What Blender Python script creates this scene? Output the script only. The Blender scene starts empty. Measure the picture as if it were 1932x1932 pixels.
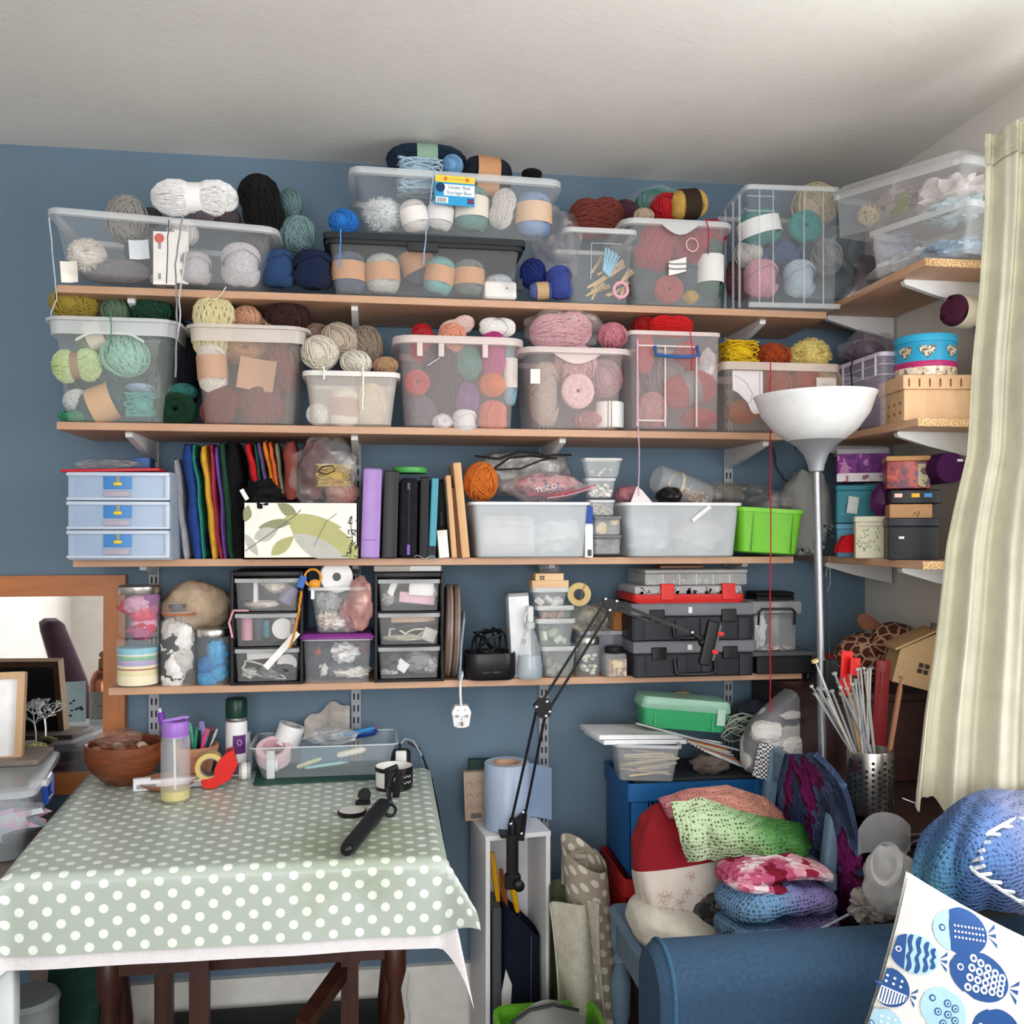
import bpy, math, random
from mathutils import Vector, Matrix, Euler, noise
sc = bpy.context.scene
C = sc.collection
rnd = random.Random(7)
PI = math.pi
sin, cos = math.sin, math.cos
# ---------------------------------------------------------------- camera, world, light, exposure
F, YAW, HC, H0, D = 1800.0, math.radians(8.4), 1.38, 1000.0, 2.63
cd = bpy.data.cameras.new('camera'); cam = bpy.data.objects.new('camera', cd); C.objects.link(cam)
cam.location = (0, 0, HC); cam.rotation_euler = (PI/2, 0, -YAW)
cd.sensor_width = 36; cd.lens = 36*F/1932; cd.shift_y = (H0-966)/1932; cd.clip_start = .02
sc.camera = cam
wd = bpy.data.worlds.new('world'); sc.world = wd; wd.use_nodes = True
wd.node_tree.nodes['Background'].inputs[0].default_value = (.86, .93, 1, 1)
wd.node_tree.nodes['Background'].inputs[1].default_value = 1.2
def area(name, loc, rot, sx, sy, watts, col):
    l = bpy.data.lights.new(name, 'AREA'); l.shape = 'RECTANGLE'; l.size = sx; l.size_y = sy; l.energy = watts; l.color = col
    o = bpy.data.objects.new(name, l); C.objects.link(o); o.location = loc; o.rotation_euler = rot; return o
area('daylight_side_window', (1.62, .86, 1.58), (0, PI/2, 0), 1.25, 1.5, 32, (1, .985, .95))
area('daylight_rear_window', (-.2, -2.5, 1.45), (PI/2, 0, 0), 2.6, 1.7, 56, (1, .98, .97))
vs = sc.view_settings; vs.view_transform = 'Standard'; vs.look = 'None'; vs.gamma = 1; vs.use_curve_mapping = False; vs.exposure = .58
sc.cycles.transparent_max_bounces = 24; sc.cycles.max_bounces = 8; sc.cycles.diffuse_bounces = 4; sc.cycles.use_denoising = True
sc.cycles.caustics_reflective = False; sc.cycles.caustics_refractive = False
# ---------------------------------------------------------------- photo pixel -> room position
def XY(px, Y): return Y*math.tan(math.atan((px-966)/F)+YAW)
def ZC(X, Y): return X*sin(YAW)+Y*cos(YAW)
def ZZ(py, X, Y): return HC+(H0-py)/F*ZC(X, Y)
def W(px, py, Y): X = XY(px, Y); return Vector((X, Y, ZZ(py, X, Y)))
def WX(px, py, X): Y = X/math.tan(math.atan((px-966)/F)+YAW); return Vector((X, Y, ZZ(py, X, Y)))
def WZ(px, py, z):
    zc = (HC-z)*F/(py-H0); xc = (px-966)/F*zc
    return Vector((zc*sin(YAW)+xc*cos(YAW), zc*cos(YAW)-xc*sin(YAW), z))
def S(n, px, Y): return n*ZC(XY(px, Y), Y)/F
# ---------------------------------------------------------------- materials
def lin(h):
    if not isinstance(h, str): return (*h, 1)
    c = [int(h[i:i+2], 16)/255 for i in (0, 2, 4)]
    return (*[x/12.92 if x <= .04045 else ((x+.055)/1.055)**2.4 for x in c], 1)
MATS = {}
def base(key, fn):
    if key not in MATS:
        m = bpy.data.materials.new('_'.join(str(k) for k in key)); m.use_nodes = True
        nt = m.node_tree; fn(m, nt, nt.nodes['Principled BSDF']); MATS[key] = m
    return MATS[key]
def node(nt, t, **kw):
    n = nt.nodes.new(t)
    for k, v in kw.items():
        if k.startswith('i_'): n.inputs[k[2:].replace('_', ' ')].default_value = v
        else: setattr(n, k, v)
    return n
def coord(nt, gen='Object'): return node(nt, 'ShaderNodeTexCoord').outputs[gen]
def bump(nt, b, h, s=.3, d=.002):
    n = node(nt, 'ShaderNodeBump', i_Strength=s, i_Distance=d); nt.links.new(h, n.inputs['Height']); nt.links.new(n.outputs[0], b.inputs['Normal'])
def ramp(nt, fac, stops, interp='LINEAR'):
    r = node(nt, 'ShaderNodeValToRGB'); e = r.color_ramp; e.interpolation = interp
    while len(e.elements) < len(stops): e.elements.new(.5)
    for el, (p, c) in zip(e.elements, stops): el.position = p; el.color = lin(c)
    nt.links.new(fac, r.inputs[0]); return r.outputs[0]
def noi(nt, co, scale, detail=3, rough=.6):
    n = node(nt, 'ShaderNodeTexNoise', i_Scale=scale, i_Detail=detail, i_Roughness=rough); nt.links.new(co, n.inputs['Vector']); return n.outputs['Fac']
def dark(c, f):
    c = lin(c); return (c[0]*f, c[1]*f, c[2]*f)
def vary(nt, b, col, co, scale, amt=.12):
    r = ramp(nt, noi(nt, co, scale), [(.3, dark(col, 1-amt)), (.7, dark(col, 1+amt))]); nt.links.new(r, b.inputs['Base Color'])
def plain(col, rough=.45, spec=.3, metal=0.):
    def f(m, nt, b):
        co = coord(nt); vary(nt, b, col, co, 30, .05); b.inputs['Roughness'].default_value = rough
        b.inputs['Specular IOR Level'].default_value = spec; b.inputs['Metallic'].default_value = metal
    return base(('plain', col, rough, spec, metal), f)
def clear(col='e8edf0', alpha=.3, rough=.25, spec=.5):
    def f(m, nt, b):
        co = coord(nt); vary(nt, b, col, co, 6, .06); b.inputs['Roughness'].default_value = rough; b.inputs['Alpha'].default_value = alpha
        b.inputs['Specular IOR Level'].default_value = spec
    return base(('clear', col, alpha, rough, spec), f)
def film(col='f2f4f6', alpha=.25):
    def f(m, nt, b):
        co = coord(nt); vary(nt, b, col, co, 20, .08); b.inputs['Roughness'].default_value = .12
        n = noi(nt, co, 22, 2, .5); bump(nt, b, n, .8, .012)
        nt.links.new(ramp(nt, n, [(.4, (alpha*.45,)*3), (.62, (alpha*.9,)*3), (.72, (min(1, alpha*2.4),)*3)]), b.inputs['Alpha'])
    return base(('film', col, alpha), f)
def woolly(col, amt=.22, sc_=9, col2=None):
    def f(m, nt, b):
        co = coord(nt); b.inputs['Roughness'].default_value = .95; b.inputs['Specular IOR Level'].default_value = .06
        b.inputs['Sheen Weight'].default_value = .06; b.inputs['Sheen Roughness'].default_value = .6
        if col2: nt.links.new(ramp(nt, noi(nt, co, sc_*.5, 2), [(.42, col), (.56, col2)]), b.inputs['Base Color'])
        else: vary(nt, b, col, co, sc_, amt)
        bump(nt, b, noi(nt, co, 60, 2), .5, .02)
    return base(('woolly', col, amt, sc_, col2), f)
def cloth(col, sc_=900, amt=.12, rough=.9, col2=None, s2=40):
    def f(m, nt, b):
        co = coord(nt); b.inputs['Roughness'].default_value = rough; b.inputs['Specular IOR Level'].default_value = .2
        n = noi(nt, co, s2, 4)
        nt.links.new(ramp(nt, n, [(.35, dark(col, 1-amt)), (.65, col2 or dark(col, 1+amt))]), b.inputs['Base Color'])
        w = node(nt, 'ShaderNodeTexWave', i_Scale=sc_*.2, i_Distortion=1.5); nt.links.new(co, w.inputs['Vector'])
        w2 = node(nt, 'ShaderNodeTexWave', i_Scale=sc_*.2, i_Distortion=1.5, bands_direction='Z'); nt.links.new(co, w2.inputs['Vector'])
        a = node(nt, 'ShaderNodeMath', operation='ADD'); nt.links.new(w.outputs['Fac'], a.inputs[0]); nt.links.new(w2.outputs['Fac'], a.inputs[1])
        bump(nt, b, a.outputs[0], .35, .002)
    return base(('cloth', col, sc_, amt, rough, col2, s2), f)
def wood(col, col2, scale=(1, 12, 12), rough=.5, sc_=6):
    def f(m, nt, b):
        co = coord(nt); mp = node(nt, 'ShaderNodeMapping', i_Scale=scale); nt.links.new(co, mp.inputs['Vector'])
        n = noi(nt, mp.outputs[0], sc_, 5, .65); nt.links.new(ramp(nt, n, [(.3, col), (.7, col2)]), b.inputs['Base Color'])
        b.inputs['Roughness'].default_value = rough; bump(nt, b, n, .15, .001)
    return base(('wood', col, col2, scale, rough, sc_), f)
def spots(bg, fg, scale, size=.3, rough=.6, feature='voronoi'):
    def f(m, nt, b):
        co = coord(nt); v = node(nt, 'ShaderNodeTexVoronoi', i_Scale=scale); nt.links.new(co, v.inputs['Vector'])
        nt.links.new(ramp(nt, v.outputs['Distance'], [(size, fg), (size+.03, bg)]), b.inputs['Base Color']); b.inputs['Roughness'].default_value = rough
    return base(('spots', bg, fg, scale, size, rough), f)
def patchy(stops, scale, rough=.7, detail=2, interp='CONSTANT', stretch=(1, 1, 1), dist=0):
    def f(m, nt, b):
        co = coord(nt); mp = node(nt, 'ShaderNodeMapping', i_Scale=stretch); nt.links.new(co, mp.inputs['Vector'])
        n = noi(nt, mp.outputs[0], scale, detail); nt.links.new(ramp(nt, n, stops, interp), b.inputs['Base Color']); b.inputs['Roughness'].default_value = rough
    return base(('patchy', str(stops), scale, rough, detail, interp, stretch), f)
def cells(stops, scale, rough=.95, stretch=(1, 1, 1), bmp=.8):
    def f(m, nt, b):
        co = coord(nt); mp = node(nt, 'ShaderNodeMapping', i_Scale=stretch); nt.links.new(co, mp.inputs['Vector']); v = node(nt, 'ShaderNodeTexVoronoi', i_Scale=scale); nt.links.new(mp.outputs[0], v.inputs['Vector'])
        nt.links.new(ramp(nt, noi(nt, v.outputs['Position'], 9, 2), stops, 'CONSTANT'), b.inputs['Base Color']); b.inputs['Roughness'].default_value = rough; b.inputs['Specular IOR Level'].default_value = .1; bump(nt, b, v.outputs['Distance'], -bmp if 0 else bmp, .006)
    return base(('cells', str(stops), scale, stretch), f)
def stripes(stops, axis='Z', lo=0., hi=1., rough=.6, alpha=1.):
    def f(m, nt, b):
        co = coord(nt); s = node(nt, 'ShaderNodeSeparateXYZ'); nt.links.new(co, s.inputs[0])
        mr = node(nt, 'ShaderNodeMapRange'); mr.inputs[1].default_value = lo; mr.inputs[2].default_value = hi; nt.links.new(s.outputs[axis], mr.inputs[0])
        nt.links.new(ramp(nt, mr.outputs[0], stops, 'CONSTANT'), b.inputs['Base Color']); b.inputs['Roughness'].default_value = rough; b.inputs['Alpha'].default_value = alpha
    return base(('stripes', str(stops), axis, lo, hi, alpha), f)
def metal(col='b8b8ba', rough=.28): return plain(col, rough, .5, 1.)
# ---------------------------------------------------------------- mesh building
def rrect(w, d, r, n=3):
    r = min(r, w/2-1e-5, d/2-1e-5); out = []
    for cx, cy, a0 in ((w/2-r, d/2-r, 0), (-w/2+r, d/2-r, 90), (-w/2+r, -d/2+r, 180), (w/2-r, -d/2+r, 270)):
        for i in range(n+1):
            a = math.radians(a0+90*i/n); out.append((cx+r*cos(a), cy+r*sin(a)))
    return out
class MB:
    def __init__(s): s.v = []; s.f = []
    def add(s, vs, fs, M=None):
        o = len(s.v); s.v += [tuple(M @ Vector(v)) for v in vs] if M else [tuple(v) for v in vs]; s.f += [tuple(i+o for i in f) for f in fs]; return s
    def box(s, x0, x1, y0, y1, z0, z1, M=None):
        v = [(x, y, z) for z in (z0, z1) for y in (y0, y1) for x in (x0, x1)]
        return s.add(v, [(0, 2, 3, 1), (4, 5, 7, 6), (0, 1, 5, 4), (2, 6, 7, 3), (0, 4, 6, 2), (1, 3, 7, 5)], M)
    def loft(s, loops, c0=True, c1=True, M=None, ring=False):
        n = len(loops[0]); v = [p for l in loops for p in l]; f = []
        L = len(loops)
        for k in range(L if ring else L-1):
            a, b = k*n, ((k+1) % L)*n
            f += [(a+i, a+(i+1) % n, b+(i+1) % n, b+i) for i in range(n)]
        if not ring:
            if c0: f.append(tuple(range(n-1, -1, -1)))
            if c1: f.append(tuple((L-1)*n+i for i in range(n)))
        return s.add(v, f, M)
    def rbox(s, x0, x1, y0, y1, z0, z1, r=.004, b=None, M=None, n=2):
        b = r*.6 if b is None else b; cx, cy, w, d = (x0+x1)/2, (y0+y1)/2, x1-x0, y1-y0
        def lp(i, z): return [(cx+p[0], cy+p[1], z) for p in rrect(w-2*i, d-2*i, max(r-i, 1e-4), n)]
        return s.loft([lp(b, z0), lp(0, z0+b), lp(0, z1-b), lp(b, z1)], M=M)
    def lathe(s, prof, n=24, M=None, c0=True, c1=True, sq=None):
        def lp(r, z): return [(max(r, 1e-5)*cos(2*PI*i/n), max(r, 1e-5)*sin(2*PI*i/n), z) for i in range(n)]
        return s.loft([lp(r, z) for r, z in prof], c0, c1, M)
    def tube(s, pts, r, n=6, M=None, closed=False):
        pts = [Vector(p) for p in pts]; m = len(pts)
        if m < 2: return s
        T = [((pts[(i+1) % m]-pts[i-1]) if closed else (pts[min(i+1, m-1)]-pts[max(i-1, 0)])).normalized() for i in range(m)]
        N = T[0].orthogonal().normalized(); loops = []
        for i in range(m):
            if i: N = (N-T[i]*N.dot(T[i]));  N = N.normalized() if N.length > 1e-6 else T[i].orthogonal().normalized()
            B = T[i].cross(N); rr = r[i] if isinstance(r, (list, tuple)) else r
            loops.append([pts[i]+(N*cos(2*PI*k/n)+B*sin(2*PI*k/n))*rr for k in range(n)])
        return s.loft(loops, M=M, ring=closed)
    def sheet(s, fn, nu, nv, th=0, M=None):
        P = [[Vector(fn(i/nu, j/nv)) for i in range(nu+1)] for j in range(nv+1)]
        idx = lambda i, j: j*(nu+1)+i
        v = [p for r in P for p in r]; f = [(idx(i, j), idx(i+1, j), idx(i+1, j+1), idx(i, j+1)) for j in range(nv) for i in range(nu)]
        if th:
            N = []
            for j in range(nv+1):
                for i in range(nu+1):
                    a = P[j][min(i+1, nu)]-P[j][max(i-1, 0)]; b = P[min(j+1, nv)][i]-P[max(j-1, 0)][i]; c = a.cross(b)
                    N.append(c.normalized() if c.length > 1e-9 else Vector((0, 0, 1)))
            K = len(v); v = v+[p-n*th for p, n in zip(v, N)]; f += [tuple(x+K for x in reversed(q)) for q in f]
            ed = [idx(i, 0) for i in range(nu+1)]+[idx(nu, j) for j in range(1, nv+1)]+[idx(i, nv) for i in range(nu-1, -1, -1)]+[idx(0, j) for j in range(nv-1, 0, -1)]
            f += [(ed[(k+1) % len(ed)], ed[k], ed[k]+K, ed[(k+1) % len(ed)]+K) for k in range(len(ed))]
        return s.add(v, f, M)
    def blob(s, c, rx, ry, rz, amp=.15, freq=1.6, seed=0, nu=28, nv=18, M=None, p=1., flat=None, oc=4):
        sg = lambda x: math.copysign(abs(x)**p, x); off = Vector((seed*7.3, seed*3.1, seed*1.7)); loops = []
        for j in range(nv+1):
            th = PI*min(max(j/nv, .004), .996); l = []
            for i in range(nu):
                ph = 2*PI*i/nu; d = Vector((sin(th)*cos(ph), sin(th)*sin(ph), -cos(th)))
                k = 1+amp*noise.fractal(d*freq+off, .8, 2.1, oc)
                q = Vector((sg(d.x)*rx*k, sg(d.y)*ry*k, sg(d.z)*rz*k))
                if flat is not None: q.z = max(q.z, -rz*flat)
                l.append(q+Vector(c))
            loops.append(l)
        return s.loft(loops, M=M)
    def prism(s, poly, y0, y1, M=None):
        return s.loft([[(p[0], y0, p[1]) for p in poly], [(p[0], y1, p[1]) for p in poly]], M=M)
    def mesh(s, name):
        me = bpy.data.meshes.new(name); me.from_pydata(s.v, [], s.f); me.update()
        import bmesh
        bm = bmesh.new(); bm.from_mesh(me); bmesh.ops.recalc_face_normals(bm, faces=bm.faces); bm.to_mesh(me); bm.free()
        me.polygons.foreach_set('use_smooth', [True]*len(me.polygons)); me.set_sharp_from_angle(angle=math.radians(42)); return me
def link(name, me, m=None, par=None):
    o = bpy.data.objects.new(name, me); C.objects.link(o)
    if par: o.parent = par
    if m and me is not None:
        if not me.materials: me.materials.append(None)
        o.material_slots[0].link = 'OBJECT'; o.material_slots[0].material = m
    return o
def ob(name, mb, m, par=None, label=None): 
    o = link(name, mb.mesh(name), m, par)
    if label: o['label'] = label
    return o
def tag(o, label, cat, group=None, kind=None):
    if label: o['label'] = label
    if cat: o['category'] = cat
    if group: o['group'] = group
    if kind: o['kind'] = kind
    return o
def thing(name, label, cat, loc=(0, 0, 0), rot=(0, 0, 0), group=None):
    o = link(name, None); o.location = loc; o.rotation_euler = rot; o.empty_display_size = .02; return tag(o, label, cat, group)
def one(name, mb, m, label, cat, loc=(0, 0, 0), rot=(0, 0, 0), group=None, kind=None):
    o = ob(name, mb, m); o.location = loc; o.rotation_euler = rot; return tag(o, label, cat, group, kind)
def struct(name, mb, m, label=None): return tag(ob(name, mb, m), label, None, None, 'structure')
def part(par, name, mb, m, loc=(0, 0, 0), rot=(0, 0, 0), label=None):
    o = ob(name, mb, m, par, label); o.location = loc; o.rotation_euler = rot; return o
def R(x=0, y=0, z=0): return (math.radians(x), math.radians(y), math.radians(z))
def MT(loc=(0, 0, 0), rot=(0, 0, 0), s=1): 
    return Matrix.Translation(loc) @ Euler(rot).to_matrix().to_4x4() @ (Matrix.Scale(s, 4) if not isinstance(s, tuple) else Matrix.Diagonal((*s, 1)))
def letters(par, name, txt, size, m, loc, rot=R(90), ext=.0004, align='CENTER', bold=0., shear=0.):
    cu = bpy.data.curves.new('lettering', 'FONT'); cu.body = txt; cu.size = size; cu.extrude = ext; cu.align_x = align; cu.align_y = 'CENTER'; cu.offset = bold; cu.shear = shear
    t = bpy.data.objects.new('lettering', cu); me = bpy.data.meshes.new_from_object(t); bpy.data.objects.remove(t)
    me.materials.clear(); o = link(name, me, m, par); o.location = loc; o.rotation_euler = rot; return o
def flat(par, name, w, h, m, loc, rot=(0, 0, 0), t=.0008, label=None):   # a thin card standing in XZ, centred
    return part(par, name, MB().box(-w/2, w/2, -t/2, t/2, -h/2, h/2), m, loc, rot, label)
# ---------------------------------------------------------------- the room
XR, XL, YB, ZT = 1.44, -2.3, -2.6, 2.377
M_WALL = base(('wall_blue',), lambda m, nt, b: (vary(nt, b, '637a8d', coord(nt), 3, .04), bump(nt, b, noi(nt, coord(nt), 220, 3), .12, .001), b.inputs['Roughness'].__setattr__('default_value', .75)))
M_WHITE = base(('wall_white',), lambda m, nt, b: (vary(nt, b, 'e6e2dc', coord(nt), 3, .03), bump(nt, b, noi(nt, coord(nt), 160, 3), .15, .001), b.inputs['Roughness'].__setattr__('default_value', .85)))
M_CEIL = base(('ceiling_white',), lambda m, nt, b: (vary(nt, b, 'f3f1ec', coord(nt), 4, .03), bump(nt, b, noi(nt, coord(nt), 60, 4), .35, .003), b.inputs['Roughness'].__setattr__('default_value', .9)))
struct('wall_back', MB().box(XL-.1, XR+.3, D, D+.1, 0, ZT+.1), M_WALL, 'blue painted back wall')
struct('wall_left', MB().box(XL-.1, XL, YB, D, 0, ZT+.1), M_WHITE, 'white side wall outside the view')
struct('ceiling', MB().box(XL-.1, XR+.3, YB-.1, D, ZT, ZT+.1), M_CEIL, 'white textured ceiling')
struct('floor', MB().box(XL-.1, XR+.3, YB-.1, D, -.05, 0), wood('4a3a2e', '6b5644', (8, 1, 8)), 'brown floor in shadow')
WY0, WY1, WZ0, WZ1 = .05, 1.68, .92, 2.2
w = MB().box(XR, XR+.12, YB, WY0, 0, ZT).box(XR, XR+.12, WY1, D, 0, ZT).box(XR, XR+.12, WY0, WY1, 0, WZ0).box(XR, XR+.12, WY0, WY1, WZ1, ZT)
struct('wall_right', w, M_WHITE, 'white side wall behind the curtain')
w = MB()
for y in (WY0, (WY0+WY1)/2-.03, WY1-.06): w.box(XR+.04, XR+.1, y, y+.06, WZ0, WZ1)
w.box(XR+.04, XR+.1, WY0, WY1, WZ0, WZ0+.06).box(XR+.04, XR+.1, WY0, WY1, WZ1-.06, WZ1)
win = struct('window_1', w, plain('f2f2f0', .4), 'white window frame beside the curtain')
part(win, 'window_pane', MB().box(XR+.06, XR+.065, WY0+.03, WY1-.03, WZ0+.03, WZ1-.03), clear('ffffff', .04, .05))
w = MB().box(XL, -1.5, YB-.1, YB, 0, ZT).box(1.1, XR, YB-.1, YB, 0, ZT).box(-1.5, 1.1, YB-.1, YB, 0, .6).box(-1.5, 1.1, YB-.1, YB, 2.3, ZT)
struct('wall_rear', w, M_WHITE, 'white wall behind the viewer')
struct('baseboard_back', MB().box(XL, XR, D-.02, D, 0, .19), plain('e9e7e2', .5), 'white skirting along the blue wall')
# ---------------------------------------------------------------- shelving on the back wall
M_BEECH = wood('b98f72', 'c9a285', (1, 9, 9), .5, 5)
M_CHIP = patchy([(0, '9a7350'), (.45, 'd0a97a'), (.6, 'e6cfa6')], 260, .8)
M_RAIL = plain('a3a8af', .4)
M_SLOT = plain('20262c', .7)
SH = {1: (-.723, 1.18, 2.35, 1.951), 2: (-.718, 1.055, 2.33, 1.63), 3: (-.70, 1.107, 2.39, 1.31), 4: (-.625, 1.14, 2.41, 1.0)}
words_ = {1: 'top', 2: 'second', 3: 'third', 4: 'lowest'}
for k, (x0, x1, y0, z) in SH.items():
    t = thing('wall_shelf', 'long beech wall shelf, %s of four on the blue wall' % {1: 'topmost', 2: 'second from top', 3: 'third from top', 4: 'lowest'}[k], 'shelf', ((x0+x1)/2, y0, z), group='beech shelves on the blue wall')
    h = (x1-x0)/2
    part(t, 'board', MB().rbox(-h, h, 0, D-y0-.012, -.018, 0, .002), M_BEECH)
for i, px in enumerate((292, 672, 1025, 1372)):
    X = XY(px, D); z0 = (.74, .74, .45, .74)[i]
    t = thing('shelf_upright', 'white twin-slot shelf upright, %s from the mirror' % ('first', 'second', 'third', 'fourth')[i], 'shelf upright', (X, D, z0), group='slotted shelf uprights')
    part(t, 'rail', MB().box(-.013, .013, -.010, 0, 0, 1.96-z0), M_RAIL)
    m = MB(); z = .02
    while z < 1.93-z0:
        for sx in (-.0055, .0055): m.box(sx-.0022, sx+.0022, -.0106, -.009, z, z+.017)
        z += .032
    s_ = part(t, 'slot_column', m, M_SLOT); s_['kind'] = 'stuff'
    for k, (x0, x1, y0, z) in SH.items():
        dp = (D-y0)-(.03 if k < 3 else .05)
        m = MB().prism([(0, 0), (0, 0), (0, 0)], 0, 0) if 0 else MB()
        if k > 2: dp -= .06
        pr = [(-.012, 0), (-.012, -.055 if k < 3 else -.03), (-dp*.5, -.035 if k < 3 else -.02), (-dp, -.012), (-dp-.004, -.004), (-dp, 0)]
        m.loft([[(-.008, p[0], p[1]) for p in pr], [(.008, p[0], p[1]) for p in pr]])
        part(t, 'bracket', m, plain('dfe0e2', .4), (0, 0, z-.0185-z0))
# right-hand shelves
RX = 1.216
for k, (ye, z) in {1: (1.961, 1.985), 2: (1.99, 1.632), 3: (1.97, 1.31)}.items():
    L = D-.012-ye
    t = thing('side_shelf', 'short beech shelf on the white wall, %s of three' % ('topmost', 'middle', 'lowest')[k-1], 'shelf', (RX, ye, z), group='short shelves beside the curtain')
    xa = 0
    part(t, 'board', MB().rbox(0, XR-RX-.012, .0012, L, -.018, 0, .002), wood('b98f72', 'c9a285', (9, 1, 9), .5, 5))
    part(t, 'cut_end', MB().box(.001, XR-RX-.013, 0, .0012, -.0175, -.0005), M_CHIP, label='raw chipboard end')
    for yy in (.12, .5):
        pr = [(XR-RX-.012, 0), (XR-RX-.012, -.06), (.1, -.035), (.02, -.012), (.016, -.003), (.02, 0)]
        part(t, 'bracket', MB().loft([[(p[0], yy-.008, p[1]-.0185) for p in pr], [(p[0], yy+.008, p[1]-.0185) for p in pr]]), plain('dfe0e2', .4))
for yy in (2.09, 2.47):
    t = thing('shelf_upright', 'white slotted upright on the white wall, %s the blue wall' % ('further from' if yy < 2.2 else 'beside'), 'shelf upright', (XR, yy, 1.25), group='slotted shelf uprights')
    part(t, 'rail', MB().box(-.010, 0, -.013, .013, 0, .79), M_RAIL)
# ---------------------------------------------------------------- yarn: shared unit meshes with real wound strands
def wound(path, core, r, n=4):
    m = MB(); core(m); m.tube(path, r, n); return m.mesh('yarn')
def p_ball(seed, wraps=34, r=.045):
    g = random.Random(seed); pts = []; ax = Vector((0, 0, 1))
    for k in range(wraps):
        if k % 6 == 0: ax = Vector((g.gauss(0, 1), g.gauss(0, 1), g.gauss(0, .8))).normalized()
        ax = (ax+Vector((g.gauss(0, .13), g.gauss(0, .13), g.gauss(0, .13)))).normalized()
        u = ax.orthogonal().normalized(); v = ax.cross(u); off = g.uniform(-.35, .35); rr = math.sqrt(1-off*off)*g.uniform(.97, 1.02)
        pts += [ax*off+(u*cos(2*PI*i/26)+v*sin(2*PI*i/26))*rr for i in range(26)]
    return wound(pts, lambda m: m.blob((0, 0, 0), .91, .91, .91, .06, 2, seed, 22, 14), r)
def prof_r(t, p): return (1-abs(t)**p)**(1/p)
def p_cake(seed, wraps=38, r=.05, p=3.4, pinch=0., rough=.0):
    g = random.Random(seed); pts = []; n = 22
    for k in range(wraps*n):
        s_ = k/n; ph = 2*PI*s_*.93; t = 2*abs(2*((s_*.47) % 1)-1)-1; t *= .985
        rr = prof_r(t, p)*(1-pinch*math.exp(-(t/.33)**2))*(1+g.uniform(-rough, rough)); pts.append((max(rr, .12)*cos(ph), max(rr, .12)*sin(ph), t))
    def core(m): m.lathe([(.90*prof_r(t, p)*(1-pinch*math.exp(-(t/.33)**2)), t*.96) for t in [-.99, -.93, -.8, -.6, -.4, -.2, 0, .2, .4, .6, .8, .93, .99]], 20)
    return wound(pts, core, r)
def p_skein(seed, wraps=40, r=.042, pinch=.16):       # long axis Z, strands running lengthwise
    g = random.Random(seed); pts = []; n = 20
    for k in range(wraps*n):
        s_ = k/n; a = 2*PI*s_; t = cos(a); ph = s_*2.399+sin(a)*.5+(0 if sin(a) > 0 else PI)
        rr = math.sqrt(max(0, 1-abs(t)**2.6))*(1-pinch*math.exp(-(t/.3)**2)); pts.append((rr*cos(ph), rr*sin(ph), t))
    def core(m): m.lathe([(.92*math.sqrt(max(.001, 1-abs(t)**2.6))*(1-pinch*math.exp(-(t/.3)**2)), t*.97) for t in [-.995, -.95, -.85, -.65, -.4, -.2, 0, .2, .4, .65, .85, .95, .995]], 20)
    return wound(pts, core, r)
def p_donut(seed, r=.05):                             # axis Z, hole through the middle, coiled strands
    pts = []; K = 34; n = 26
    for k in range(K*n):
        ps = 2*PI*k/(K*n); rad = .56+.42*math.copysign(abs(cos(ps))**.7, cos(ps)); z = .6*math.copysign(abs(sin(ps))**.7, sin(ps)); ph = 2*PI*k/n
        pts.append((rad*cos(ph), rad*sin(ph), z))
    def core(m): m.loft([[((.56+.38*cos(b))*cos(a), (.56+.38*cos(b))*sin(a), .55*sin(b)) for b in [2*PI*i/12 for i in range(12)]] for a in [2*PI*j/20 for j in range(20)]], ring=True)
    return wound(pts, core, r)
def p_fuzz(seed):
    g = random.Random(seed); m = MB().blob((0, 0, 0), .84, .84, .84, .25, 2, seed, 18, 12)
    for i in range(700):
        d = Vector((g.gauss(0, 1), g.gauss(0, 1), g.gauss(0, 1))).normalized(); e = (d+Vector((g.gauss(0, .35), g.gauss(0, .35), g.gauss(0, .35)))).normalized()
        m.tube([d*.7, d*.75+e*g.uniform(.1, .24)], [.05, .02], 3)
    return m.mesh('yarn')
def p_loose(seed):
    g = random.Random(seed); pts = []; a = Vector((1, 0, 0))
    for k in range(900):
        s_ = k/26*2*PI; ax = k/900
        pts.append((cos(s_)*(.9+.12*sin(k*.37)), sin(s_*1.03+k*.004)*(.88+.12*cos(k*.21)), .8*sin(s_*.31+k*.013)*.9))
    return wound(pts, lambda m: m.blob((0, 0, 0), .85, .85, .8, .2, 2, seed, 20, 12), .05)
def bandm(r, h, n=26): return MB().loft([[(rr*cos(2*PI*i/n), rr*sin(2*PI*i/n), z) for i in range(n)] for rr, z in ((r, -h), (r, h), (r-.03, h), (r-.03, -h))], ring=True).mesh('paper_band')
YP = {'ball': [p_ball(1), p_ball(2), p_ball(3)], 'cake': [p_cake(1), p_cake(5, 34, .055, 3)], 'barrel': [p_cake(8, 40, .045, 2.4, .10)], 'skein': [p_skein(3), p_skein(9, 34, .05, .2)],
      'bow': [p_skein(11, 44, .04, .4)], 'donut': [p_donut(1)], 'fuzz': [p_fuzz(1), p_fuzz(2)], 'loose': [p_loose(4)]}
BANDS = {'cake': bandm(1.065, .46), 'barrel': bandm(1.03, .42), 'skein': bandm(.98, .26), 'bow': bandm(.76, .2), 'ball': bandm(1.08, .3), 'donut': bandm(1.1, .3)}
yi = [0]; FRONT = [0.]
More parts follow.
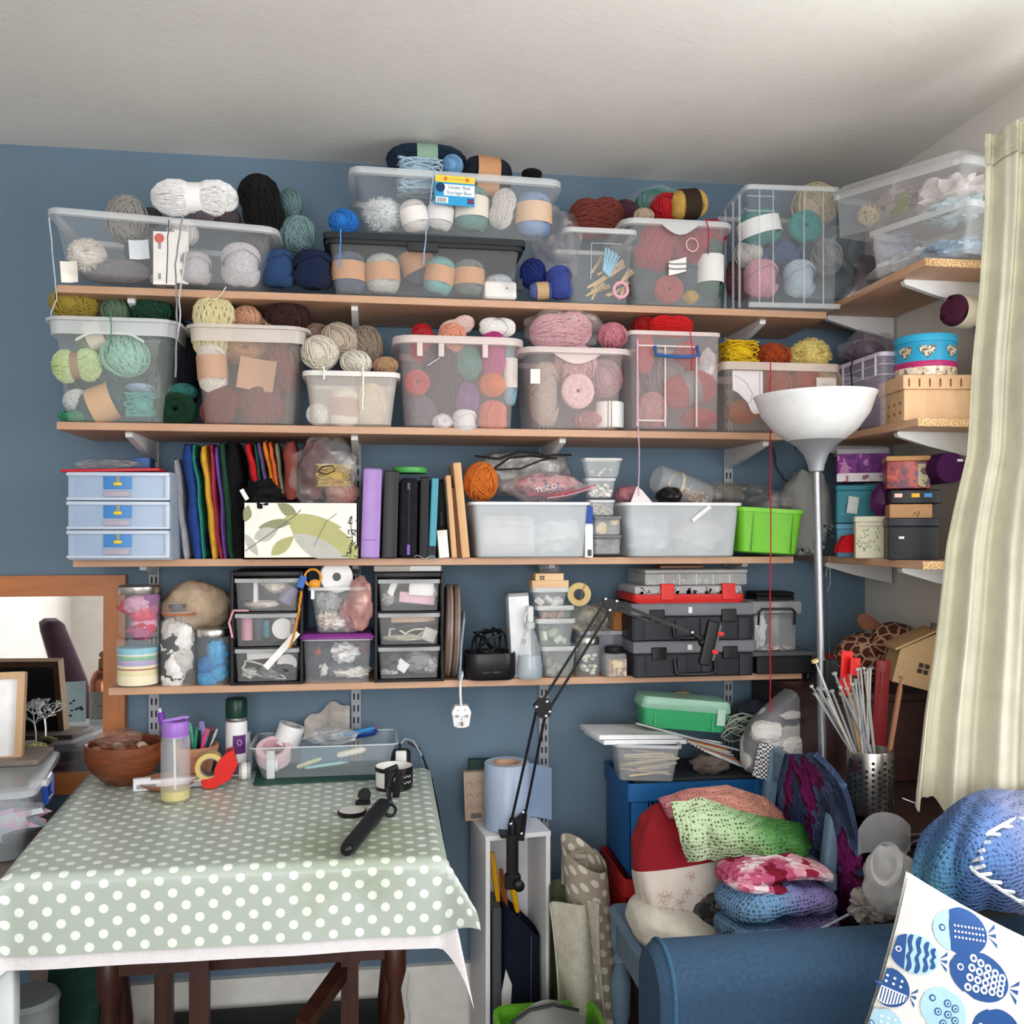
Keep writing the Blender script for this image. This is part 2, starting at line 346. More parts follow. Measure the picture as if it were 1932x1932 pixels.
def yarn(kind, label, col, px, py, Y, rx, rz=None, ry=None, rot=(0, 0, 0), band=None, name='yarn_ball', group=None, m=None, bl=None):
    """one ball or skein; rx, rz (rz = half height along its own axis) in photo pixels at that depth, ry depth half-size in metres"""
    yi[0] += 1; k = S(1, px, Y); a = rx*k; b = (rz or rx)*k
    Y = max(Y, FRONT[0]+((ry or a*.55) if kind == 'donut' else (ry or a))*1.04); p = W(px, py, Y)
    me = YP[kind][yi[0] % len(YP[kind])]
    o = link(name, me, m or woolly(col)); o.location = p; o.rotation_euler = R(*rot); o.scale = (a, b, (ry or a*.55)) if kind == 'donut' else (a, (ry or a), b); tag(o, label, 'yarn', group)
    if band:
        c = link('paper_band', BANDS[kind], plain(band, .8, .2) if isinstance(band, str) else band, o)
        c['label'] = bl or 'paper label band'
    return o
def hang(label, m, pts, r=.0016, name='yarn_strand', cat='yarn strand'):
    """a dangling strand through (px, py, Y) points"""
    P = [W(*p) for p in pts]; Q = []
    for i in range(len(P)-1):
        n = 5
        for j in range(n):
            t = j/n; q = P[i].lerp(P[i+1], t); Q.append(q+Vector((rnd.gauss(0, .0006), rnd.gauss(0, .0006), 0)))
    Q.append(P[-1]); o = P[0].copy()
    return one(name, MB().tube([q-o for q in Q], r, 5), m, label, cat, o)
# ---------------------------------------------------------------- plastic tubs and boxes
PL = dict(frost=clear('e6ebed', .18, .3), rim=clear('e6eaec', .55, .3), clear=clear('f2f5f8', .11, .15), crim=clear('eef2f5', .42, .2), milky=clear('f0e8de', .4, .45), mrim=clear('f0ede8', .8, .4),
          pinkish=clear('f4e4e2', .2, .35), prim=clear('f0e2df', .6, .3), blue=clear('aec8e6', .55, .3), lilac=clear('d8cfe6', .25, .3))
def squig(x0, x1, y, z, a, n=9): return MB().tube([(x0+(x1-x0)*i/n, y, z+a*(1 if i % 2 else -1)*(1 if i % 3 else .4)) for i in range(n+1)], .0005, 4)
def tubdims(px0, px1, pyt, Yf, zb):
    X0, X1 = XY(px0, Yf), XY(px1, Yf); return X0, X1, ZZ(pyt, (X0+X1)/2, Yf)-zb
def tub(name, label, px0, px1, pyt, Yf, zb, dep, taper=.1, body='frost', rim='rim', rimh=.012, out=.007, r=.02, cat='box', group=None, yaw=0, ribs=0, floor_=True, skirt=0, tilt=0, h=None, wx=None):
    X0, X1, hh = tubdims(px0, px1, pyt, Yf, zb); h = h or hh; w, d = X1-X0, dep
    t = thing(name, label, cat, ((X0+X1)/2, Yf+d/2, zb), R(0, tilt, yaw), group)
    bm = PL.get(body, body) if isinstance(body, str) else body; rm = PL.get(rim, rim) if isinstance(rim, str) else rim
    wi, di = w-2*out, d-2*out; FRONT[0] = Yf+d/2-di*(1-taper*.6)/2+.002
    def lp(f, z, i=0): return [(p[0], p[1], z) for p in rrect(wi*f-2*i, di*(1-(1-f)*.6)-2*i, r, 3)]
    m = MB(); f0 = 1-taper
    m.loft([lp(f0, 0.0005, .004), lp(f0, .004), lp((f0+1)/2, h*.5), lp(1, h-rimh*.8)], c1=False)
    part(t, 'tub_body', m, bm)
    m = MB(); o2 = [(p[0], p[1]) for p in rrect(w, d, r+out, 3)]; i2 = [(p[0], p[1]) for p in rrect(wi-.002, di-.002, r, 3)]
    m.loft([[(*p, z) for p in q] for q, z in ((i2, h-rimh), (o2, h-rimh-skirt), (o2, h-.002), ([(x*.997, y*.997) for x, y in o2], h), (i2, h-.001))], ring=True)
    part(t, 'rim', m, rm)
    if ribs:
        m = MB()
        for i in range(ribs+1):
            x = -wi/2*.9+wi*.9*i/ribs; m.box(x-.0015, x+.0015, -di/2-.003, -di/2+.001, .01, h-rimh)
        for z in (h-rimh-.018, h-rimh-.036): m.box(-wi/2, wi/2, -di/2-.003, -di/2+.001, z, z+.002)
        part(t, 'moulded_ribs', m, rm)
    return t, w, d, h
def bag(name, label, px, py, Y, rx, rz, ry, m, seed=1, amp=.35, cat='bag', freq=2.2, flat_=None, rot=(0, 0, 0)):
    k = S(1, px, Y); p = W(px, py, Y)
    return one(name, MB().blob((0, 0, 0), rx*k, ry, rz*k, amp*.8, freq*.85, seed, 40, 26, flat=flat_, oc=2), m, label, cat, p, R(*rot))
def sbox(name, label, cat, px0, px1, pyt, Yf, zb, dep, m, r=.003, group=None, rot=0, h=None):
    """closed box standing on zb whose front face is at Yf"""
    X0, X1, hh = tubdims(px0, px1, pyt, Yf, zb); h = h or hh; w = X1-X0
    t = thing(name, label, cat, ((X0+X1)/2, Yf+dep/2, zb), R(0, 0, rot), group)
    return t, w, dep, h
def paint_bits(t, spec):
    for nm, mb, m in spec: part(t, nm, mb, m)
# ---------------------------------------------------------------- top shelf
Z1 = 1.951
t, w, d, h = tub('storage_tub', 'long clear plastic tub of grey and white yarn at left end of top shelf', 76, 520, 418, 2.30, Z1, .26, .13, 'clear', 'crim', .014, .014, .02)
t.rotation_euler = R(0, 2.6, 0); t.location.z += .012
YA = 2.40
yarn('ball', 'grey wound ball poking out of the long left tub on the top shelf', 'a3a19c', 240, 415, YA, 38, 44)
yarn('bow', 'big fluffy white skein with white band lying across the grey yarn tub', 'ffffff', 368, 374, YA-.02, 38, 78, rot=(0, 88, 0), band='f6f6f4', name='yarn_skein')
yarn('ball', 'small purple-grey ball under the big white skein', '6f6870', 386, 405, YA, 26, 22)
yarn('ball', 'small dark mauve ball beside the black skein', '5b4f58', 432, 414, YA, 22, 20)
yarn('ball', 'dark grey ball behind the tub rim beside the wound grey ball', '58555a', 285, 410, 2.47, 20, 17)
yarn('cake', 'pale grey yarn cake in the long left tub, the smaller of two in front', 'c3bfc2', 368, 508, 2.365, 29, 30)
yarn('barrel', 'pale grey figure-eight yarn ball in the long left tub, the larger of two in front', 'cbc6ca', 455, 502, 2.37, 38, 41)
yarn('fuzz', 'fluffy white tuft of yarn at left inside the long top tub', 'efe8df', 165, 482, YA-.02, 38, 34, name='yarn_tuft')
yarn('ball', 'white yarn ball seen through the long left tub under the white skein', 'efecea', 345, 440, YA-.01, 28, 24)
yarn('skein', 'mid grey skein lying on the bottom of the long left tub', '8d8c90', 215, 512, YA, 24, 62, rot=(0, 90, 0), name='yarn_skein')
yarn('skein', 'cream skein at the bottom of the long left tub beside the tag', 'c9c0b4', 320, 528, YA+.02, 16, 34, rot=(0, 90, 0), name='yarn_skein')
yarn('ball', 'charcoal ball behind the figure-eight ball in the long left tub', '66646a', 480, 470, YA+.06, 34, 30)
yarn('ball', 'grey lump of yarn in the middle of the long left tub', '77767b', 290, 480, YA+.07, 50, 40)
for lab, px, py, ww, hh, c in (('blue and white yarn label inside the long left tub', 262, 470, 36, 36, 'd5dde6'), ('white paper slip standing in the bottom left of the long tub', 130, 512, 30, 40, 'f1ece4')):
    p = W(px, py, 2.345); k = S(1, px, 2.345)
    one('paper_label', MB().sheet(lambda u, v: ((u-.5)*ww*k, .006*sin(u*PI), (v-.5)*hh*k), 8, 4, .0008), plain(c, .7), lab, 'label', p, R(0, -4, 0))
p = W(310, 487, 2.335); k = S(1, 310, 2.335)
t2 = thing('price_tag', 'long white cardboard yarn tag with red dot behind the left tub front', 'tag', p)
flat(t2, 'tag_card', 40*k, 100*k, plain('f3f0ec', .6), (0, 0, 0)); flat(t2, 'tag_fold', 26*k, 100*k, plain('eae6e0', .6), (30*k, .008, .006), R(0, 0, 24))
part(t2, 'red_spot', MB().lathe([(9*k, 0), (9*k, .0006)], 20), plain('d0453a', .5), (-9*k, -.0006, 37*k), R(90))
for z in (17, -40): part(t2, 'grey_mark', MB().box(-11*k, -6*k, -.001, -.0004, z*k, (z+11)*k), plain('8f8c8a', .6))
FRONT[0] = 0
yarn('skein', 'big black skein leaning at the right end of the grey yarn tub', '0f0f13', 493, 387, 2.395, 41, 56, rot=(0, -14, 0), name='yarn_skein')
yarn('ball', 'small teal-grey knot of yarn behind the black skein', '6f8c90', 548, 385, 2.45, 24, 28)
yarn('ball', 'teal-grey ball resting on the two blue balls on the top shelf', '7f9ea2', 563, 442, 2.42, 34, 33)
yarn('cake', 'mid blue yarn cake standing between the left tub and dark-lidded box', '2f4d78', 525, 509, 2.39, 33, 35)
yarn('cake', 'navy yarn cake touching the dark-lidded box on the top shelf', '1b2748', 591, 511, 2.385, 36, 36)
# dark-lidded box and the open box on its lid
YC = 2.325
t, w, d, h = tub('underbed_box', 'clear underbed box with black rim on the top shelf', 612, 990, 452, YC, Z1, .27, .06, 'clear', plain('2a2d31', .5), .014, .012, .015)
t.location.z -= .002
part(t, 'lid', MB().rbox(-w/2-.004, w/2+.004, -d/2-.004, d/2+.004, h-.001, h+.008, .02), plain('24272b', .5))
part(t, 'clip', MB().rbox(-.045, .03, -d/2-.007, -d/2, h-.03, h-.006, .003), plain('2a2d31', .5), label='black lid clip')
part(t, 'clip', MB().rbox(w/2-.02, w/2-.006, -d/2-.005, -d/2+.01, .02, .05, .002), plain('2a2d31', .5))
KR = 'c3936c'; YD = 2.39
yarn('cake', 'slate blue yarn with brown band at left in the dark-rimmed box', '57657a', 658, 516, YD, 31, 38, band=KR, name='yarn_skein')
yarn('cake', 'flecked white yarn with brown band second in the dark-rimmed box', 'c9cdc6', 722, 518, YD, 31, 36, rot=(0, -3, 0), band=KR, name='yarn_skein')
yarn('cake', 'tilted grey-blue yarn with brown band in the middle of the dark-rimmed box', '5d6875', 786, 497, YD+.04, 32, 42, rot=(0, -22, 0), band=KR, name='yarn_skein')
yarn('cake', 'tilted turquoise flecked yarn with brown band in the dark-rimmed box', '7fb6b8', 829, 522, YD-.01, 27, 34, rot=(0, 10, 0), band=KR, name='yarn_skein')
yarn('cake', 'grey-green yarn with brown band fifth in the dark-rimmed box', '77827c', 884, 526, YD, 29, 33, band=KR, name='yarn_skein')
p = W(945, 545, 2.36); k = S(1, 945, 2.36); t3 = thing('yarn_packet', 'white wrapped packet at right in the dark-rimmed box', 'packet', p)
part(t3, 'wrapper', MB().rbox(-31*k, 31*k, 0, .06, -18*k, 15*k, .008), plain('ece9e6', .5)); part(t3, 'yarn_top', MB().blob((0, .03, 20*k), 26*k, .03, 12*k, .1), woolly('aeb6bf'))
part(t3, 'print', MB().box(10*k, 13*k, -.0006, 0, 0, 3*k), plain('44474c'))
Z1b = W(800, 441, YC).z+.004
t, w, d, h = tub('underbed_box', 'open clear box with price card, stacked on the black-rimmed box', 655, 1062, 325, YC+.005, Z1b, .27, .13, 'clear', 'crim', .016, .014, .02)
zt = Z1b+h
t.rotation_euler = R(0, .8, 0)
# price card on its front
ct = thing('price_card', 'yellow and blue storage box price card on the front of the upper clear box', 'card', W(858, 360, YC+.003), R(0, 1.6, 0))
k = S(1, 858, YC); cw, ch = 76*k, 56*k
part(ct, 'card', MB().rbox(-cw/2, cw/2, -.001, .0005, -ch/2, ch/2, .0004), plain('2f9fd6', .45))
part(ct, 'yellow_header', MB().box(-cw/2+.0005, cw/2-.0005, -.0014, -.001, ch*.26, ch/2-.0005), plain('f0cf4a', .5))
part(ct, 'white_panel', MB().box(-cw*.27, cw/2-.001, -.0014, -.001, -ch*.18, ch*.2), plain('f4f6f8', .5))
part(ct, 'barcode', MB().box(-cw*.46, -cw*.16, -.0014, -.001, -ch*.44, -ch*.24), plain('eeeeee', .5))
m = MB()
for i in range(9): m.box(-cw*.43+i*cw*.026, -cw*.43+i*cw*.026+cw*.012*(1+i % 2)*.6, -.0018, -.0014, -ch*.42, -ch*.27)
part(ct, 'barcode_bars', m, plain('222222'))
part(ct, 'round_badge', MB().lathe([(cw*.115, 0), (cw*.115, .0006)], 20), plain('14365e'), (-cw*.36, -.0012, ch*.08), R(90))
fl = part(ct, 'union_flag', MB().box(cw*.32, cw*.48, -.0014, -.001, -ch*.42, -ch*.24), plain('27407f'))
part(fl, 'flag_cross', MB().box(cw*.32, cw*.48, -.0018, -.0014, -ch*.345, -ch*.315).box(cw*.385, cw*.415, -.0018, -.0014, -ch*.42, -ch*.24), plain('c8323a'))
letters(ct, 'lettering', 'Under Bed', ch*.17, plain('3a7a9c'), (cw*.11, -.0015, ch*.1), R(90)); letters(ct, 'lettering', 'Storage Box', ch*.17, plain('3a7a9c'), (cw*.11, -.0015, -ch*.08), R(90))
for sx in (-.24, .3): part(ct, 'header_emblem', MB().lathe([(cw*.05, 0), (cw*.05, .0005)], 14), plain('d8782a'), (cw*sx, -.0014, ch*.38), R(90))
part(ct, 'header_print', squig(-cw*.17, cw*.22, -.0016, ch*.38, .0012, 14), plain('a5862a'))
YE = 2.41
yarn('skein', 'big dark navy skein with pale green band topping the highest clear box', '1d2f45', 805, 305, YE+.03, 33, 74, rot=(0, 90, 0), band='8fae9a', name='yarn_skein')
yarn('loose', 'pale blue skein hanging over the front of the highest clear box', 'b5d3e6', 793, 336, YE-.055, 43, 40, .04, name='yarn_skein')
yarn('ball', 'small sky blue ball beside the navy skein on the highest box', '7fb0dc', 854, 313, YE-.02, 20, 20)
yarn('cake', 'black-navy yarn with brown band standing at right in the highest box', '151a2b', 918, 335, YE-.02, 36, 46, rot=(0, 93, 3), band=KR, name='yarn_skein')
yarn('ball', 'black bit of yarn showing over the right end of the highest box', '15161a', 1003, 330, YE+.04, 20, 10)
yarn('fuzz', 'white fluffy yarn at left inside the highest clear box', 'e6ebee', 722, 405, YE-.02, 42, 34, name='yarn_tuft')
yarn('cake', 'white paper-wrapped yarn leaning inside the highest clear box', 'e9e5e0', 782, 410, YE-.03, 25, 30, rot=(0, -14, 0), band='f4f0ec', name='yarn_skein')
yarn('cake', 'white paper-wrapped yarn inside the highest box, under the price card', 'e3e1de', 830, 408, YE-.02, 24, 28, rot=(0, 6, 0), band='efece8', name='yarn_skein')
yarn('cake', 'sea green yarn with cream band in the highest clear box', '6f9e98', 890, 396, YE-.03, 31, 42, band='e9e0d2', name='yarn_skein')
yarn('skein', 'cream cone of yarn leaning in the highest clear box', 'e6e1dc', 948, 394, YE-.03, 24, 38, rot=(0, 14, 0), name='yarn_skein')
yarn('cake', 'periwinkle yarn with peach band at right in the highest clear box', '8fa6cc', 1006, 408, YE-.035, 34, 41, band='d9b89a', name='yarn_skein')
yarn('ball', 'bright blue ball sitting on the black rim of the lower box', '2f7fd6', 648, 419, YC+.06, 28, 23)
hang('bright blue strand hanging from the ball over the black-rimmed box', woolly('4f93dc'), [(643, 432, YC-.012), (642, 460, YC-.014), (641, 505, YC-.005)])
hang('pale blue strand trailing down from the highest clear box', woolly('9fb2d6'), [(818, 325, YC-.012), (812, 380, YC-.012), (804, 440, YC-.012), (799, 500, YC-.006)])
FRONT[0] = 0
# between the boxes
yarn('ball', 'deep royal blue ball right of the black-rimmed box', '1f2f7c', 1006, 517, 2.42, 26, 28)
yarn('cake', 'indigo blue oval yarn cake right of the black-rimmed box', '3f4f9c', 1056, 535, 2.39, 25, 31, rot=(0, -6, 0))
yarn('cake', 'blue striped yarn with tan band lying low beside the indigo cake', '5c6fa8', 1022, 549, 2.39, 16, 24, rot=(0, 84, 0), band='c0a07c', name='yarn_skein')
bag('plastic_bag', 'crumpled clear bag behind the peg tub on the top shelf', 1052, 460, 2.47, 46, 62, .06, film('e3d9de', .22), 3)
yarn('skein', 'rust brown skein with purple heart behind the peg tub', '7f3d33', 1125, 412, 2.48, 40, 52, rot=(0, 84, 0), name='yarn_skein')
yarn('ball', 'dusky maroon ball behind the rust skein', '5a3140', 1178, 405, 2.50, 28, 26)
# peg tub
t, w, d, h = tub('peg_tub', 'small clear tub of pegs with a white rim on the top shelf', 1064, 1206, 430, 2.335, Z1, .20, .18, 'clear', 'rim', .012, .009, .014)
g = random.Random(3)
for i in range(16):
    px, py = g.uniform(1122, 1180), g.uniform(500, 555); p = W(px, py, 2.36+g.uniform(0, .03)); an = g.uniform(20, 70)
    pg = thing('clothes_peg', 'pale wooden peg loose in the small peg tub', 'peg', p, R(g.uniform(-20, 20), an, 0), group='wooden pegs in the peg tub')
    part(pg, 'peg_half', MB().rbox(-.0035, -.0005, -.004, .004, -.028, .028, .001), plain('dcc29a', .7)); part(pg, 'peg_half', MB().rbox(.0005, .0035, -.004, .004, -.028, .028, .001), plain('d2b58a', .7), rot=R(0, 4, 0))
for i in range(4):
    p = W(1142+i*5, 490+i*4, 2.355)
    pg = thing('clothes_peg', 'pale blue plastic peg standing in the peg tub', 'peg', p, R(0, 8+5*i, 0), group='blue pegs in the peg tub')
    part(pg, 'peg_half', MB().rbox(-.004, -.0005, -.004, .004, -.03, .03, .001), plain('8fc3dc', .4)); part(pg, 'peg_half', MB().rbox(.0005, .004, -.004, .004, -.03, .03, .001), plain('7fb5d0', .4), rot=R(0, 4, 0))
def ring(c, r, rr, n=24, ax='Y'): return [(r*cos(2*PI*i/n), 0, r*sin(2*PI*i/n)) for i in range(n)]
one('plastic_ring', MB().tube(ring(0, .018, 0), .0045, 8, closed=True), plain('e0a7b6', .4), 'pink plastic ring at the front of the peg tub', 'ring', W(1171, 547, 2.352), R(8))
part(t, 'embossed_frame', MB().tube([(-.026, -d/2+.011, .06), (-.024, -d/2+.0095, h-.036), (w*.28, -d/2+.0095, h-.036)], .0012, 5), PL['rim'])
# red yarn tub
t, w, d, h = tub('storage_tub', 'frosted tub of red and green yarn on the top shelf', 1176, 1388, 414, 2.33, Z1, .25, .12, 'frost', 'rim', .014, .016, .022)
part(t, 'hand_grip', MB().loft([[(x, -d/2+.002, h-.014), (x, -d/2-.001, h-.014), (x, -d/2-.001, h-.014-.022*sin(PI*(i/12))-.003), (x, -d/2+.002, h-.014-.022*sin(PI*(i/12))-.003)] for i, x in enumerate([-.045+.09*j/12 for j in range(13)])]), PL['rim'])
YR = 2.40
yarn('skein', 'crimson skein standing at left in the red yarn tub', 'b83345', 1236, 468, YR, 38, 48, rot=(0, 20, 0), name='yarn_skein')
yarn('ball', 'crimson ball high in the middle of the red yarn tub', 'b02c42', 1300, 466, YR+.01, 42, 40)
yarn('ball', 'scarlet ball at top right inside the red yarn tub', 'b8283c', 1342, 440, YR+.04, 30, 24)
yarn('donut', 'coral red yarn ring with centre hole low in the red tub', 'b9484c', 1261, 546, YR-.035, 28, 26, .025, rot=(90, 0, 0))
yarn('cake', 'bottle green yarn with white band at right in the red tub', '2f5a4c', 1340, 510, YR-.01, 24, 56, band='f0efec', name='yarn_skein')
yarn('fuzz', 'small golden yellow tuft at the bottom of the red yarn tub', 'd8a73a', 1303, 561, YR-.035, 17, 14, name='yarn_tuft')
yarn('ball', 'dark teal yarn at the bottom of the red tub behind the yellow tuft', '3f5560', 1300, 525, YR+.03, 34, 30)
yarn('ball', 'dark slate yarn at bottom left inside the red tub', '4a5462', 1215, 538, YR+.02, 30, 32)
one('paper_label', MB().sheet(lambda u, v: ((u-.5)*.045, .004*sin(u*4), (v-.5)*.036+.012*u), 8, 4, .0008), stripes([(0, 'f0ece8'), (.35, '8b8f94'), (.45, 'f0ece8'), (.6, '8b8f94'), (.7, 'f0ece8')], 'Z', -.02, .03), 'white striped paper label in the middle of the red tub', 'label', W(1278, 507, YR-.06))
one('yarn_loop', MB().tube(ring(0, .0165, 0), .0014, 6, closed=True), woolly('efc9cc'), 'thin pale pink loop hanging inside the front of the red tub', 'yarn strand', W(1306, 462, 2.335), R(0, 0, 8))
yarn('cake', 'golden yarn with dark band lying on the rim of the red tub', 'd3ad5a', 1297, 386, YR-.02, 27, 36, rot=(0, 80, 8), band='33281f', name='yarn_skein')
yarn('ball', 'scarlet ball tucked under the golden yarn', 'c41f2b', 1256, 392, YR+.02, 30, 26)
yarn('ball', 'teal green yarn in clear wrap behind the golden yarn', '3f8f88', 1240, 384, YR+.07, 42, 24)
bag('plastic_bag', 'clear wrap round the teal yarn behind the golden yarn', 1236, 384, YR+.07, 52, 30, .07, film('dfe6e6', .15), 5, .2)
yarn('ball', 'small cream ball at the left rim of the red yarn tub', 'cbb79c', 1214, 408, YR-.04, 20, 14)
hang('dark red strand hanging down the front of the red tub', woolly('a82238'), [(1333, 412, 2.318), (1337, 440, 2.32), (1336, 480, 2.325)])
# tall ribbed box
t, w, d, h = tub('ribbed_box', 'tall clear ribbed box of pastel yarn at the right end of the top shelf', 1414, 1592, 350, 2.32, Z1, .26, .05, 'clear', 'crim', .012, .006, .012)
t.rotation_euler = R(0, 0, -3)
m = MB()
for x in (-w*.36, -w*.22, w*.1, w*.3): m.box(x-.0012, x+.0012, -d/2-.002, -d/2+.003, .006, h-.012)
for z in (h*.9, h*.78): m.box(-w*.49, -w*.2, -d/2-.002, -d/2+.003, z, z+.002)
m.box(-w*.47, w*.47, -d/2-.004, -d/2+.004, .0, .012)
part(t, 'moulded_ribs', m, clear('eef2f5', .26, .2))
m = MB()
for y in (-d*.3, -d*.1, d*.15, d*.35): m.box(-w/2-.002, -w/2+.004, y-.0012, y+.0012, .01, h-.01)
m.box(-w/2-.002, -w/2+.004, -d/2, d/2, h*.8, h*.8+.002)
part(t, 'side_ribs', m, clear('eef2f5', .22, .2))
YT = 2.39
yarn('barrel', 'rose pink yarn cake at the bottom of the tall ribbed box', 'd394a8', 1436, 527, YT, 33, 36)
yarn('barrel', 'icy blue yarn cake at the bottom of the tall ribbed box', 'b9cbd8', 1508, 528, YT, 31, 36)
yarn('cake', 'teal yarn with white band near the top of the tall ribbed box', '3f8f8c', 1432, 432, YT+.01, 38, 33, rot=(0, -14, 0), band='eceeee', name='yarn_skein')
yarn('donut', 'teal yarn ring with centre hole high in the tall ribbed box', '3f9f9c', 1519, 427, YT-.03, 31, 29, .03, rot=(90, 0, 0))
yarn('ball', 'cream ball at the top of the tall ribbed box', 'd9c9ac', 1538, 388, YT+.05, 42, 40)
yarn('ball', 'denim blue ball in the middle of the tall ribbed box', '49648e', 1472, 484, YT+.05, 42, 32)
yarn('ball', 'silver grey ball at right in the tall ribbed box', 'a9adb2', 1560, 486, YT+.03, 28, 34)
yarn('ball', 'white ball low at the left of the tall ribbed box', 'd9d3d2', 1412, 478, YT+.03, 26, 26)
yarn('ball', 'dusky plum ball behind the pink cake in the tall box', '7a4352', 1398, 525, YT+.09, 30, 40)
# hanging strands at the left end
hang('grey yarn strand dangling from the long tub past the shelf edge', woolly('8f8f95'), [(345, 405, 2.292), (330, 500, 2.29), (334, 590, 2.30), (331, 712, 2.30)], .0022)
hang('white yarn strand dangling beside the grey one from the top shelf', woolly('c8c6c8'), [(356, 440, 2.292), (338, 560, 2.29), (340, 600, 2.30), (334, 640, 2.302)], .0018)
hang('pale grey strand hanging at the far left end of the top shelf', woolly('b9bfc4'), [(92, 410, 2.30), (103, 520, 2.31), (107, 560, 2.31), (96, 595, 2.29)], .0016)
hang('dark grey strand along the red-dotted tag', woolly('55545a'), [(318, 415, 2.292), (316, 470, 2.30), (314, 535, 2.30)], .0014)
# ---------------------------------------------------------------- clear boxes on the topmost side shelf
ZR1 = 1.985
for (A_, B_, zb, hh, lab, tl) in (((1.20, 2.17), (1.278, 1.90), ZR1+.003, .112, 'clear box of blue fabric, lower of two by the curtain top', 2), ((1.178, 2.32), (1.268, 1.915), ZR1+.122, .108, 'clear lidded box of craft bits, upper of two by the curtain top', 7)):
    A_, B_ = Vector(A_), Vector(B_); wy = (A_-B_).length; an = math.atan2(-(A_-B_).x, (A_-B_).y); mid = (A_+B_)/2
    t = thing('clear_box', lab, 'box', (mid.x, mid.y, zb), (math.radians(tl), 0, an))
    def lp(f, z): return [(p[0]+.09, p[1], z) for p in rrect(.18*f, wy*f, .012, 3)]
    part(t, 'box_body', MB().loft([lp(.93, .001), lp(1, hh-.012)], c1=False), clear('f0f2f5', .24, .2))
    part(t, 'rim', MB().loft([lp(1, hh-.014), lp(1.05, hh-.014), lp(1.05, hh), lp(1, hh)], ring=True), PL['crim'])
    if zb > 2.05:
        part(t, 'lid', MB().loft([lp(1.05, hh), lp(1.06, hh+.003), lp(.94, hh+.02), lp(.92, hh+.02)]), clear('eaeaee', .5, .25))
        for yy in (-wy*.46, wy*.46): part(t, 'hinge', MB().lathe([(.007, 0), (.007, .003)], 12), clear('f4f4f6', .7), (-.006, yy, hh-.008), R(0, 90))
def wx(px, py, X=RX): return WX(px, py, X)
g = random.Random(5)
wb = MB()
for k in range(14):
    a = Vector((g.gauss(0, 1), g.gauss(0, 1), g.gauss(0, 1))).normalized(); u = a.orthogonal().normalized(); v = a.cross(u)
    wb.tube([(u*cos(i*PI/10)+v*sin(i*PI/10))*.027 for i in range(20)], .0016, 5, closed=True)
one('wicker_ball', wb, wood('d8c39a', 'ead9b4'), 'open cream wicker ball inside the upper clear box', 'wicker ball', wx(1640, 405, RX+.03))
one('leaf_bundle', MB().sheet(lambda u, v: ((u-.5)*.03, (u-.5)*.11+.01*sin(v*9), (v-.5)*.05+.03*u), 10, 6, .002), cloth('a9b56a'), 'pale green felt strip in the upper clear box', 'felt', wx(1700, 395, RX+.05))
for lab, px, py, c, sx, sy, sz, sd in (('white lacy fabric heap at right in the upper clear box', 1790, 372, 'efe6e6', .05, .09, .04, 1), ('pale pink ribbon heap at left in the upper clear box', 1700, 370, 'd9cbc8', .04, .06, .03, 2), ('pale blue checked cloth in the upper clear box', 1800, 402, 'cfe0e6', .05, .07, .02, 3)):
    one('fabric_scrap', MB().blob((0, 0, 0), sx, sy, sz, .5, 2.6, sd, 30, 18), cloth(c), lab, 'fabric', wx(px, py, RX+.09))
for lab, px, py, c, sx, sy, sz, sd in (('white folded fabric in the lower clear box', 1735, 495, 'dfe8f0', .07, .14, .022, 4), ('sky blue fabric in the lower clear box', 1790, 478, '9fb9d2', .06, .09, .02, 5), ('lavender cloth corner in the lower clear box', 1690, 465, 'b9b9d2', .05, .05, .035, 6)):
    one('fabric_scrap', MB().blob((0, 0, 0), sx, sy, sz, .4, 2.4, sd, 30, 18), cloth(c), lab, 'fabric', wx(px, py, RX+.09))
one('plastic_sheet', MB().sheet(lambda u, v: ((.03*sin(v*7+u*4))-.0, -.20+u*.40, .16-v*.19-.04*sin(u*PI)), 20, 12), film('f0f2f4', .2), 'crumpled clear plastic draped over the side shelf boxes', 'plastic wrap', (RX-.035, 2.22, ZR1+.05))
one('foil_packet', MB().blob((0, 0, 0), .03, .045, .06, .3, 2, 8), plain('3a2a38', .4), 'dark purple packet behind the stacked clear boxes', 'packet', Vector((RX+.08, 2.36, ZR1+.062)))
# ---------------------------------------------------------------- second shelf
Z2 = 1.63; YF = 2.295
def skirted(label, px0, px1, pyt, body, rim, grip=True, dep=.28):
    t, w, d, h = tub('storage_tub', label, px0, px1, pyt, YF, Z2, dep, .16, body, rim, .008, .022, .03, group='tubs on the second shelf')
    # deep overhanging collar under the rim, cut away under the hand hold
    def lp(f, z): return [(p[0], p[1], z) for p in rrect((w-.024)*f, (d-.024)*f, .03, 3)]
    part(t, 'collar', MB().loft([lp(1, h-.008), lp(.985, h-.038)], c0=False, c1=False), rim if not isinstance(rim, str) else PL[rim])
    if grip:
        n = 12; a = [(-.075+.15*i/n, h-.05+.018*min(1, 1.6*sin(PI*i/n))) for i in range(n+1)]
        part(t, 'hand_hold', MB().loft([[(x, -d/2+.013, z), (x, -d/2+.008, z), (x, -d/2+.008, z-.006), (x, -d/2+.013, z-.006)] for x, z in a]), PL[rim] if isinstance(rim, str) else rim)
    return t, w, d, h
FR2 = clear('e2efea', .15, .3)
t, w, d, h = skirted('frosted tub of green and mint yarn at left end of second shelf', 72, 336, 598, FR2, 'rim')
Yg = 2.37
yarn('ball', 'mustard ball on top of the green yarn tub', 'a8923f', 142, 574, Yg+.06, 44, 32)
yarn('ball', 'grey-green ball on top of the green yarn tub', '6f8a72', 219, 586, Yg+.06, 27, 24)
